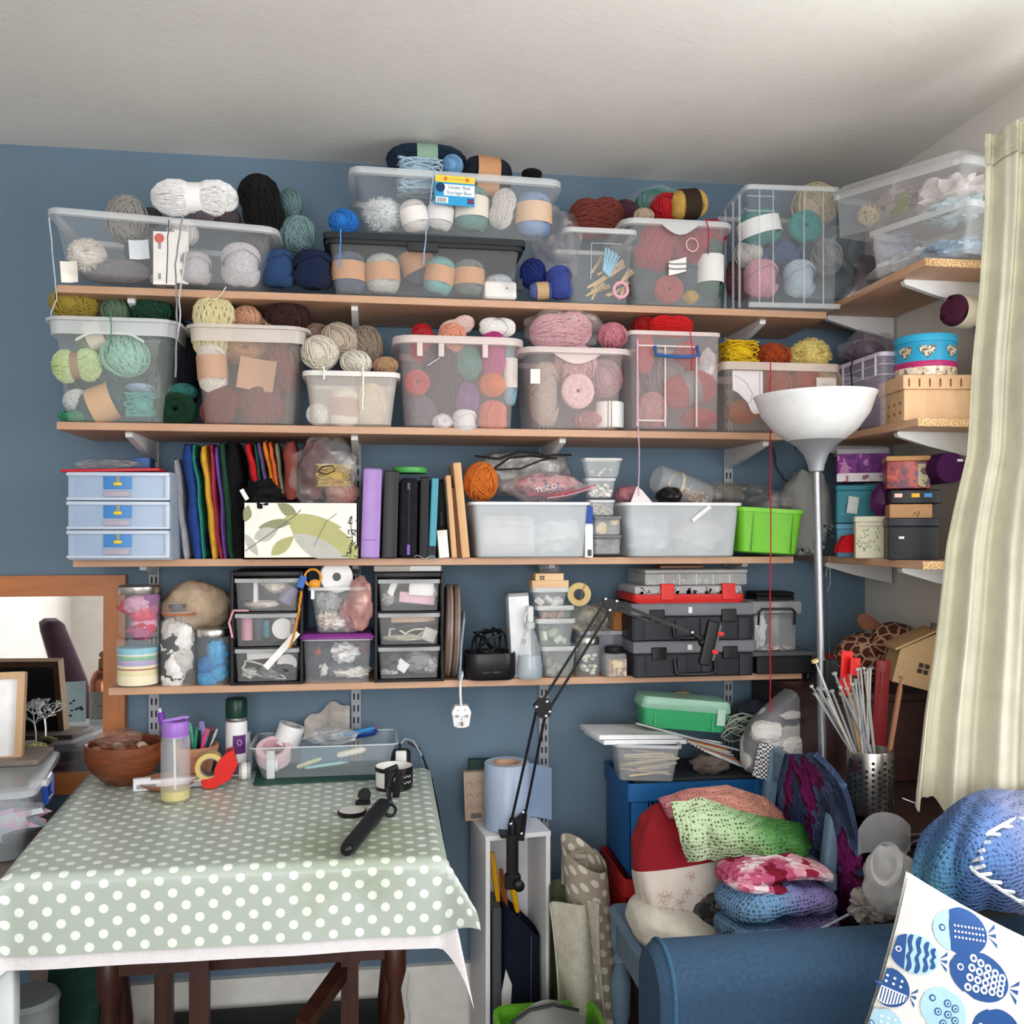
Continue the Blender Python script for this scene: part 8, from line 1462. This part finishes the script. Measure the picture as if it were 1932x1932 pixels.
def shawl(name, label, pts_px, Y, dep, m, seed, bulge=.04, fr=9):
    """a draped soft sheet with body: upper and lower outline given in photo pixels at its front"""
    up, lo = pts_px; n = 44; o = W(*up[len(up)//2], Y)
    def lerp(l, u):
        q = u*(len(l)-1); i = min(int(q), len(l)-2); f = q-i; return (l[i][0]+(l[i+1][0]-l[i][0])*f, l[i][1]+(l[i+1][1]-l[i][1])*f)
    def f(u, v):
        a, b2 = lerp(up, u), lerp(lo, u); x, y = a[0]+(b2[0]-a[0])*v, a[1]+(b2[1]-a[1])*v; yy = Y+dep*(1-v)-bulge*sin(PI*v)*(.5+.5*sin(PI*u))-.012*noise.noise(Vector((u*fr, v*4, seed))) - .006*sin(u*26+seed)*v
        return W(x, y, yy)-o
    return one(name, MB().sheet(f, n*2, 26, .012), m, label, 'blanket', o)
shawl('crochet_shawl', 'peach and rose crochet shawl behind the green one', ([(1245, 1515), (1300, 1497), (1370, 1490), (1440, 1512), (1470, 1540)], [(1262, 1545), (1330, 1545), (1400, 1560), (1450, 1570), (1478, 1560)]), 2.05, .07, knit([(0, 'b4727f'), (.4, 'd08e86'), (1, 'd69a86')], 118, '8f4c54', 'X', -.12, .12, .18), 3, .03)
shawl('crochet_shawl', 'green ombre lace shawl folded over the top of the heap', ([(1266, 1520), (1320, 1512), (1390, 1538), (1450, 1552), (1505, 1560), (1524, 1600)], [(1300, 1618), (1345, 1615), (1395, 1608), (1450, 1625), (1500, 1636), (1522, 1620)]), 1.965, .03, knit([(0, 'b4c8a2'), (.35, '94b886'), (.62, '558a4c'), (1, '2a622c')], 118, '3a4a2c', 'X', -.10, .13, .24), 5, .05)
one('rose_trim', MB().tube([tuple(W(1262+6*i+(4 if i % 2 else 0), 1538-i*0+2*i+ (0), 2.0)-W(1262, 1538, 2.0)+Vector((0, 0, .004*sin(i*1.7)))) for i in range(9)], .007, 7), woolly('c97a8c'), 'bobbled rose edging hanging from the peach shawl', 'trim', W(1255, 1520, 2.01))
# purple granny blanket over the chair back
GPM = cells([(0, '2c3850'), (.40, '3d4c6a'), (.46, '4f5f84'), (.5, '571c48'), (.55, '7a2264'), (.6, '44182c'), (.64, '324060')], 110, stretch=(1, 1, .6))
def granny(u, v):
    # over the chair back top: front part faces the viewer
    xa = [(1490, 1424), (1476, 1500), (1492, 1600), (1500, 1700), (1530, 1760)]; xb = [(1542, 1418), (1592, 1474), (1618, 1560), (1632, 1650), (1650, 1730)]
    def L(l, t):
        q = t*(len(l)-1); i = min(int(q), len(l)-2); f = q-i; P_ = [l[max(0, min(len(l)-1, i+j))] for j in (-1, 0, 1, 2)]
        return tuple(.5*(2*P_[1][c]+(P_[2][c]-P_[0][c])*f+(2*P_[0][c]-5*P_[1][c]+4*P_[2][c]-P_[3][c])*f*f+(3*P_[1][c]-P_[0][c]-3*P_[2][c]+P_[3][c])*f**3) for c in (0, 1))
    a, b2 = L(xa, v), L(xb, v); x, y = a[0]+(b2[0]-a[0])*u, a[1]+(b2[1]-a[1])*u
    return W(x, y, 2.15-.30*u-.02*sin(u*7+v*3)*v+.02*v)
oo = W(1540, 1420, 2.05); one('granny_blanket', MB().sheet(lambda u, v: granny(u, v)-oo, 60, 50, .012), GPM, 'purple, blue and maroon crochet blanket over the chair back', 'blanket', oo)
# ---------------------------------------------------------------- corner cabinet, needle pot, giraffe
DKW = wood('1f100d', '33201a', (1, 1, 8), .45)
CZ = .755; t = thing('corner_table', 'dark brown low table in the corner by the curtain', 'table', (1.235, 2.2, 0)); part(t, 'table_top', MB().rbox(-.145, .2, -.38, .42, CZ-.025, CZ, .004), DKW)
for x in (-.12, .17):
    for y in (-.35, .38): part(t, 'leg', MB().box(x-.018, x+.018, y-.018, y+.018, 0, CZ-.025), DKW)
t = thing('dark_chest', 'dark reddish wooden chest standing at the back of the corner table', 'chest', (1.28, 2.37, CZ+.0005)); part(t, 'chest_body', MB().rbox(-.20, .15, -.17, .24, 0, .20, .004), wood('2a1210', '401f1a', (1, 1, 8), .45)); part(t, 'chest_lid', MB().rbox(-.205, .155, -.175, .245, .20, .222, .004), wood('2a1210', '401f1a', (1, 8, 1), .45)); TZ = CZ+.223
q = W(1648, 1529, 1.955); PZ = CZ+.0008; pt = thing('needle_pot', 'perforated stainless steel pot of knitting needles', 'pot', (XY(1648, 1.96), 1.975, PZ)); k = S(1, 1648, 1.96); ph = ZZ(1416, XY(1648, 1.96), 1.96)-PZ; pr = 42*k
part(pt, 'pot_wall', MB().lathe([(pr*.97, 0), (pr, .003), (pr, ph-.002), (pr*.985, ph), (pr*.95, ph-.002), (pr*.95, .004)], 40), metal('9c9893', .3)); m = MB()
for c in range(-5, 4):
    for r_ in range(9 if c % 2 else 8):
        a = -PI/2+c*.27-.1; m.lathe([(.0035, 0), (.0035, .0012)], 8, MT((pr*1.0*cos(a), pr*1.0*sin(a), .012+r_*.0125+(.006 if c % 2 else 0)), (PI/2, 0, a+PI/2)))
hp = part(pt, 'perforations', m, plain('15120f', .8)); hp['kind'] = 'stuff'
g = random.Random(33); P0 = Vector(pt.location)
NEED = [(1542, 1242, 'd9c48c', 'straw-yellow topped'), (1528, 1296, 'b4b6b8', 'far left grey'), (1536, 1300, 'a9abad', 'second leftmost grey')]
tops = [(1538, 1310), (1532, 1296), (1545, 1300), (1556, 1300), (1562, 1320), (1575, 1272), (1580, 1288), (1586, 1298), (1592, 1282), (1598, 1300), (1604, 1276), (1608, 1292), (1614, 1284), (1618, 1264), (1624, 1262), (1630, 1262), (1637, 1264), (1643, 1262), (1620, 1290), (1612, 1310), (1600, 1320), (1588, 1310), (1622, 1312), (1570, 1305), (1642, 1262), (1634, 1270)]
cols = ['a8aaac', '8d9094', 'b9babc', '9a9c9e', 'c4b9a4', '8a8c90']
for i, (px, py) in enumerate(tops):
    a = W(px, py, 1.95+g.uniform(-.03, .06)); b2 = P0+Vector((g.uniform(-.02, .03), g.uniform(-.02, .02), .02)); b2 = b2+(Vector((P0.x+(.022 if px < 1600 else .0), P0.y, P0.z))-Vector((P0.x, P0.y, P0.z))); v = a-b2
    nd = thing('knitting_needle', 'slim grey knitting needle fanned out of the steel pot', 'needle', b2, group='grey needles in the steel pot'); r_ = g.uniform(.0018, .0032)
    part(nd, 'shaft', MB().tube([(0, 0, 0), tuple(v)], r_, 6), plain(cols[i % 6], .35)); part(nd, 'knob', MB().tube([tuple(v), tuple(v*1.012)], r_*2, 8), plain(cols[(i+1) % 6], .4))
for lab, px, py, r_, c in (('thick bamboo needle in the steel pot', 1604, 1310, .0055, 'c9a87c'), ('brown wooden spike leaning right in the steel pot', 1701, 1279, .006, '8f6248'), ('thin white needle leaning right in the steel pot', 1694, 1330, .0022, 'd0cdc8'), ('straw-knobbed needle leaning furthest left', 1538, 1248, .003, 'b9bcbc')):
    a = W(px, py, 1.96); b2 = P0+Vector((.028 if px > 1680 else .0, 0, .03)); v = a-b2; nd = thing('knitting_needle', lab, 'needle', b2); part(nd, 'shaft', MB().tube([(0, 0, 0), tuple(v*.9), tuple(v)], [r_, r_, r_*.25], 8), plain(c, .6)); part(nd, 'knob', MB().tube([tuple(v*.995), tuple(v*1.01)], r_ if 'straw' not in lab else .008, 8), plain('dcc48a' if 'straw' in lab else c, .5))
for lab, px, py, w_, h_, c, Y in (('flat bright red plastic clip among the needles', 1596, 1270, .014, .05, 'd01c1a', 2.02), ('red plastic square among the needle tops', 1613, 1258, .012, .02, 'c9201c', 2.0), ('tall dark red folder behind the needle pot', 1660, 1350, .018, .13, '6f1418', 2.09)):
    q = thing('red_plastic', lab, 'plastic', W(px, py, Y), R(0, 4, 0)); part(q, 'plate', MB().rbox(-w_, w_, -.003, .003, -h_, h_, .002), plain(c, .35)); part(q, 'notch', MB().rbox(-w_*.4, w_*.2, -.0045, -.003, h_*.4, h_*.8, .001), plain(c, .3))
GIR = base(('giraffe',), lambda m, nt, b: (nt.links.new((lambda v: (nt.links.new(coord(nt), v.inputs['Vector']), ramp(nt, v.outputs['Distance'], [(.05, 'b08a70'), (.1, '4a2018')]))[1])(node(nt, 'ShaderNodeTexVoronoi', feature='DISTANCE_TO_EDGE', i_Scale=38.)), b.inputs['Base Color']), b.inputs['Roughness'].__setattr__('default_value', .95)))
t = thing('plush_giraffe', 'brown plush giraffe with net-like markings slumped in the corner', 'soft toy', (XY(1650, 2.33), 2.33, TZ)); k = S(1, 1650, 2.33); BR = cloth('7a4f3c', 300)
part(t, 'plush_body', MB().blob((-10*k, .02, 46*k), 62*k, .07, 48*k, .12, 1.5, 3, 34, 22), GIR); part(t, 'plush_head', MB().blob((26*k, -.03, 78*k), 42*k, .055, 40*k, .1, 1.5, 5, 30, 20), GIR); part(t, 'muzzle', MB().blob((38*k, -.07, 70*k), 26*k, .03, 24*k, .06, 1.5, 2), cloth('8a5f4c', 300)); part(t, 'ear', MB().loft([[(x*sx-14*k+i*6*k*-1, -.02+y*.4, (104+i*10)*k) for x, y in rrect(44*k, .03, .01, 3)] for i, sx in ((0, .8), (1, 1), (2, .8), (3, .3))]), BR); part(t, 'leg', MB().blob((-66*k, -.05, 8*k), 30*k, .03, 14*k, .08, 1.5, 7), BR)
one('black_headphones', MB().tube([(.05*cos(a), 0, .05*sin(a)) for a in [PI*i/14 for i in range(15)]], .008, 8), plain('131418', .4), 'black headband hooped behind the giraffe toy', 'headphones', (XY(1548, 2.45), 2.45, TZ), R(0, 0, 20))
one('red_cloth', MB().blob((0, 0, 0), .045, .04, .018, .3, 2.4, 3), cloth('7f1a20', 400), 'dark red cloth beneath the giraffe toy', 'cloth', W(1570, 1245, 2.38))
t = thing('wooden_house', 'small plywood house box with four-pane window tilted by the curtain', 'ornament', W(1683, 1262, 2.12)+Vector((0, 0, -.03)), R(0, 14, -14)); PLY = wood('a8865c', 'ba9a70', (1, 6, 6), .6); k = S(1, 1720, 2.1)
part(t, 'house_front', MB().prism([(0, 0), (.13, 0), (.13, .075), (.07, .135), (0, .08)], 0, .004), PLY); part(t, 'house_side', MB().box(0, .004, .004, .09, 0, .08), PLY); part(t, 'roof', MB().loft([[(-.012, y, .074), (.07, y, .142), (.07, y, .147), (-.014, y, .079)] for y in (-.008, .1)]), PLY); part(t, 'roof', MB().loft([[(.07, y, .142), (.145, y, .066), (.147, y, .071), (.07, y, .147)] for y in (-.008, .1)]), PLY)
for a in (0, 1):
    for b2 in (0, 1): part(t, 'window_hole', MB().box(.05+a*.014, .061+a*.014, -.0006, 0, .035+b2*.014, .046+b2*.014), plain('2f1f14'))
part(t, 'chimney', MB().box(.064, .074, .02, .03, .145, .16), plain('4a3a2a'))
# ---------------------------------------------------------------- sofa, fish cushion, bags
NAVY = base(('sofa_linen',), lambda m, nt, b: (vary(nt, b, '2a4762', coord(nt), 130, .2), bump(nt, b, noi(nt, coord(nt), 700, 2), .4, .001), b.inputs['Roughness'].__setattr__('default_value', .9)))
SX, SYf, SYb, SZt = .512, 1.60, 1.76, .628
t = thing('sofa', 'navy linen sofa arm across the lower right corner', 'sofa', (SX, SYf, 0))
prof = [(0, 0), (0, SZt-.07)]+[(.08-.08*cos(a), SZt-.07+.07*sin(a)) for a in [PI*i/12 for i in range(1, 12)]]+[(.16, SZt-.07), (.16, 0)]
part(t, 'arm', MB().loft([[(x, y, z) for y, z in prof] for x in (.012, .9)]), NAVY); part(t, 'arm_end', MB().loft([[(x, .08+(y-.08)*f, z*(1 if z == 0 else 1)-(.0 if z == 0 else (1-f)*.1)) for y, z in prof] for x, f in ((-.012, .86), (.002, .97), (.012, 1))]), NAVY)
part(t, 'piping', MB().tube([(.012, y, z) for y, z in prof], .0042, 7), cloth('3f6484', 500), label='piped seam')
part(t, 'seat', MB().rbox(.3, .9, -.75, 0, .0, .43, .04), NAVY); part(t, 'sofa_back', MB().rbox(.74, .9, -.75, 0, .43, .8, .05), NAVY)
# cushion
TL = W(1712, 1645, 1.36); roll = 25
ct = thing('fish_cushion', 'white cushion printed with blue fish leaning on the sofa arm', 'cushion', (0, 0, 0), R(-10, roll, -6)); Rm = Euler(R(-10, roll, -6)).to_matrix(); ct.location = TL-Rm @ Vector((-.225, 0, .225))
def cush(sg):
    def f(u, v):
        a, b2 = 2*u-1, 2*v-1; e = max(0, (1-abs(a)**2.4)*(1-abs(b2)**2.4)); pin = 1-.06*(1-abs(b2))*0; sx = 1-.07*(1-b2*b2)*abs(a)**3; sz = 1-.07*(1-a*a)*abs(b2)**3
        return (a*.225*sx, sg*(.004+.045*e**.8), b2*.225*sz)
    return f
WC = cloth('eceae6', 500, .03); part(ct, 'front_cover', MB().sheet(cush(-1), 40, 40), WC); part(ct, 'back_cover', MB().sheet(cush(1), 30, 30), WC)
PXM = 1800/ZC(TL.x+.15, TL.y)
def loc2(px, py): dx, dy = px-1712, py-1645; a = math.radians(roll); return -.225+(dx*cos(a)+dy*sin(a))/PXM, .225+(dx*sin(a)-dy*cos(a))/PXM
def proj(x, z):
    p_ = Vector(ct.location)+Rm @ Vector((x, surf(x, z), z)); zc = ZC(p_.x, p_.y); return 966+F*(p_.x*cos(YAW)-p_.y*sin(YAW))/zc, H0+(HC-p_.z)/zc*F
def loc3(px, py):
    ax, ay = px, py
    for i in range(6):
        x, z = loc2(ax, ay); qx, qy = proj(x, z); ax += (px-qx)*.8; ay += (py-qy)*.8
    return loc2(ax, ay)
def surf(x, z): a, b2 = x/.225, z/.225; e = max(0, (1-min(1, abs(a))**2.4)*(1-min(1, abs(b2))**2.4)); return -(.004+.045*e**.8)-.0008
def decal(name, poly, m, par, dy=0):
    """flat print laid on the bulging cover: triangulated fan pushed onto the surface"""
    n = len(poly); cx, cz = sum(p[0] for p in poly)/n, sum(p[1] for p in poly)/n; vs = [(cx, surf(cx, cz)-dy, cz)]; fs = []; K = 4
    for k in range(1, K+1):
        for x, z in poly: xx, zz = cx+(x-cx)*k/K, cz+(z-cz)*k/K; xx = max(-.214, min(.214, xx)); zz = max(-.214, min(.214, zz)); vs.append((xx, surf(xx, zz)-dy, zz))
    for i in range(n): fs.append((0, 1+i, 1+(i+1) % n))
    for k in range(K-1):
        for i in range(n): a, b2 = 1+k*n, 1+(k+1)*n; fs.append((a+i, b2+i, b2+(i+1) % n, a+(i+1) % n))
    return part(par, name, MB().add(vs, fs), m)
FD, FL_, FW = plain('1f4a86', .7), plain('9fc4d4', .7), plain('f0f0ec', .7)
def fish(px, py, hw, hh, ang, bodym, headm, style, tailm):
    cx, cz = loc3(px, py); hw *= .9; hh *= .9; a = math.radians(ang+roll); s = 1/PXM; ca, sa = cos(a), sin(a)
    T = lambda x, z: (cx+(x*ca-z*sa)*s, cz+(x*sa+z*ca)*s)
    q = part(ct, 'fish_print', MB(), bodym); q.data = bpy.data.meshes.new('fish_print') if False else q.data
    out = [T(-hw*cos(t_), hh*sin(t_)*(1 if t_ < PI else 1)*(1-.25*max(0, -cos(t_)*-1))) for t_ in [2*PI*i/36 for i in range(36)]]
    b0 = decal('fish_body', out, bodym, ct)
    def inside(x): return hh*math.sqrt(max(0, 1-(x/hw)**2))*(1-.25*max(0, x/hw))
    xs = [-hw+hw*.62*i/8 for i in range(9)]
    decal('fish_head', [T(x, inside(x)*.98) for x in xs]+[T(x, -inside(x)*.98) for x in reversed(xs)], headm, ct, .0005)
    ex, ez = -hw*.66, hh*.05
    ringp = lambda x, z, r: [T(x+r*cos(t_), z+r*sin(t_)) for t_ in [2*PI*i/14 for i in range(14)]]
    decal('fish_eye', ringp(ex, ez, hh*.15), FW if headm is FD else FD, ct, .001); decal('fish_pupil', ringp(ex, ez, hh*.09), FD if headm is FD else FL_, ct, .0015)
    if style == 'stripes':
        for x0 in (-.22, .12, .45, .74):
            w_ = hw*.06; pts = [(x0*hw+w_+3*sin(z_*7), inside(x0*hw)*z_*.97) for z_ in [1-2*i/10 for i in range(11)]]; decal('fish_stripe', [T(*p_) for p_ in pts]+[T(p_[0]-2*w_, p_[1]) for p_ in reversed(pts)], FD, ct, .0008)
    if style == 'scales':
        for i in range(5):
            for j in range(4):
                x = -hw*.3+i*hw*.26; z = (j-1.5)*hh*.42*(1-.12*i)
                if abs(z) < inside(x)*.86: decal('fish_scale', ringp(x, z, hh*.17), FW, ct, .0008); decal('fish_scale_dot', ringp(x, z, hh*.08), FD, ct, .0012)
    if style == 'dots':
        for j in range(3):
            for i in range(9): decal('fish_dot', ringp(-hw*.2+i*hw*.13, hh*(.22-.24*j), hh*.05), FW, ct, .0008)
    if style == 'half':
        decal('fish_belly', [T(-hw*.4+hw*1.3*i/8, -hh*.05) for i in range(9)]+[T(x, -inside(x)*.9) for x in [hw*.9-hw*1.3*i/8 for i in range(9)]], FW, ct, .0008)
        for i in range(9): x = -hw*.3+i*hw*.14; decal('fish_line', [T(x, -hh*.1), T(x+2, -hh*.1), T(x+2, -inside(x)*.85), T(x, -inside(x)*.85)], FD, ct, .0012)
        for i in range(6): decal('fish_dot', ringp(-hw*.2+(i % 3)*hw*.35, hh*(.25+.3*(i//3)), hh*.07), FW, ct, .001)
    if style == 'rings':
        for x, z in ((-.1, .4), (.25, .5), (.2, .05), (-.15, -.2), (.3, -.4), (.55, .1)): decal('fish_ring', ringp(x*hw, z*hh, hh*.17), FD, ct, .0008); decal('fish_ring_fill', ringp(x*hw, z*hh, hh*.12), FL_, ct, .0012); decal('fish_ring_dot', ringp(x*hw, z*hh, hh*.05), FD, ct, .0016)
    for z in (-1, 0, 1): decal('fish_tail', [T(hw*1.02, z*2), T(hw*1.35, z*hh*.42+hh*.1), T(hw*1.35, z*hh*.42-hh*.1)], tailm, ct)
    bpy.data.objects.remove(q)
fish(1812, 1757, 58, 44, -10, FD, FL_, 'dots', FD); fish(1726, 1800, 46, 37, -14, FL_, FD, 'stripes', FD); fish(1848, 1842, 62, 44, -24, FD, FD, 'scales', FD); fish(1677, 1862, 37, 36, -22, FD, FD, 'half', FD); fish(1780, 1908, 46, 42, -50, FL_, FL_, 'rings', FL_); fish(1668, 1938, 34, 34, -14, FL_, FL_, 'half', FD); fish(1880, 1945, 50, 40, -14, FD, FD, 'dots', FD)
# blue crochet throw over the sofa back
TH = knit([(0, '5a98b0'), (.25, '4f74a8'), (.6, '5f74a4'), (1, '8f94b2')], 118, '2a3a5a', 'X', -.12, .16, .2)
def throw(u, v):
    a = -1.5+u*2.6; top = W(1745+u*330, 1492+26*(u-.35)**2*3+(1-min(1, u*3))*90, 1.62); 
    x = 1748+u*300-20*sin(PI*v); y = (1500+80*(1-min(1, u*2.6))**1.5)+v*(235-50*(1-u)); 
    return W(x, y, 1.60-.16*sin(PI*min(1, v*.8+.1))*(.45+.55*sin(PI*min(1, u*1.2)))+.10*(1-v)-.010*sin(u*30+v*6)*(1-u))
oo = W(1850, 1600, 1.6); t = thing('crochet_throw', 'blue ombre crochet throw bunched beside the fish cushion', 'blanket', oo); part(t, 'throw_body', MB().sheet(lambda u, v: throw(u, v)-oo, 80, 50, .012), TH)
rail = [throw(.62-.34*sin(PI*s_), .10+.86*s_)-oo+Vector((0, -.026, 0)) for s_ in [i/36 for i in range(37)]]; lad = part(t, 'white_ladder', MB().tube([tuple(p_) for p_ in rail], .0035, 6), woolly('dfe6f0'), label='white ladder stitch')
for i in range(3, 34, 3): part(lad, 'ladder_rung', MB().tube([tuple(rail[i]), tuple(throw(.62-.34*sin(PI*i/36)+.075, .10+.86*i/36)-oo+Vector((0, -.026, 0)))], .0032, 6), woolly('dfe6f0'))
for i in range(3, 34, 3): part(lad, 'ladder_gap', MB().sheet(lambda u, v: throw(.64-.34*sin(PI*(i-1.4)/36)+.05*u, .10+.86*(i-2.2+1.6*v)/36)-oo+Vector((0, -.02, 0)), 4, 4), cloth('3f5468', 300))
# carrier bag and papers between
t = thing('carrier_bag', 'translucent white carrier bag with loop handles beside the throw', 'bag', W(1680, 1640, 1.78)); k = S(1, 1680, 1.78); FLM = clear('f2f3f5', .4, .2)
part(t, 'bag_body', MB().blob((0, 0, -20*k), 50*k, .045, 62*k, .16, 1.6, 4, 40, 26, oc=2), FLM); part(t, 'bag_back', MB().sheet(lambda u, v: ((-50+112*u)*k, .03+.01*sin(u*7), (20+80*v*(.6+.4*sin(PI*u)))*k), 16, 8), clear('e6e8ea', .25, .2))
for cx, r1, r2 in ((-28, 24, 42), (36, 22, 44)): part(t, 'handle', MB().sheet(lambda u, v: ((cx+(r1+8*v)*cos(2*PI*u))*k, -.03-.008*v, (24+(r2+10*v)*sin(2*PI*u)*.8)*k), 30, 3), clear('f8f8fa', .75, .25))
one('crumpled_tissue', MB().blob((0, 0, 0), .035, .03, .03, .6, 2.6, 9, 30, 20), plain('8f8a84', .7), 'crumpled grey and black wrapper below the carrier bag', 'wrapper', W(1640, 1712, 1.80))
one('loose_needle', MB().tube([(0, 0, 0), (.03, .0, -.012)], .0015, 5), metal('b9b9b9'), 'short steel needle lying right of the steel pot', 'needle', W(1702, 1506, 1.92))
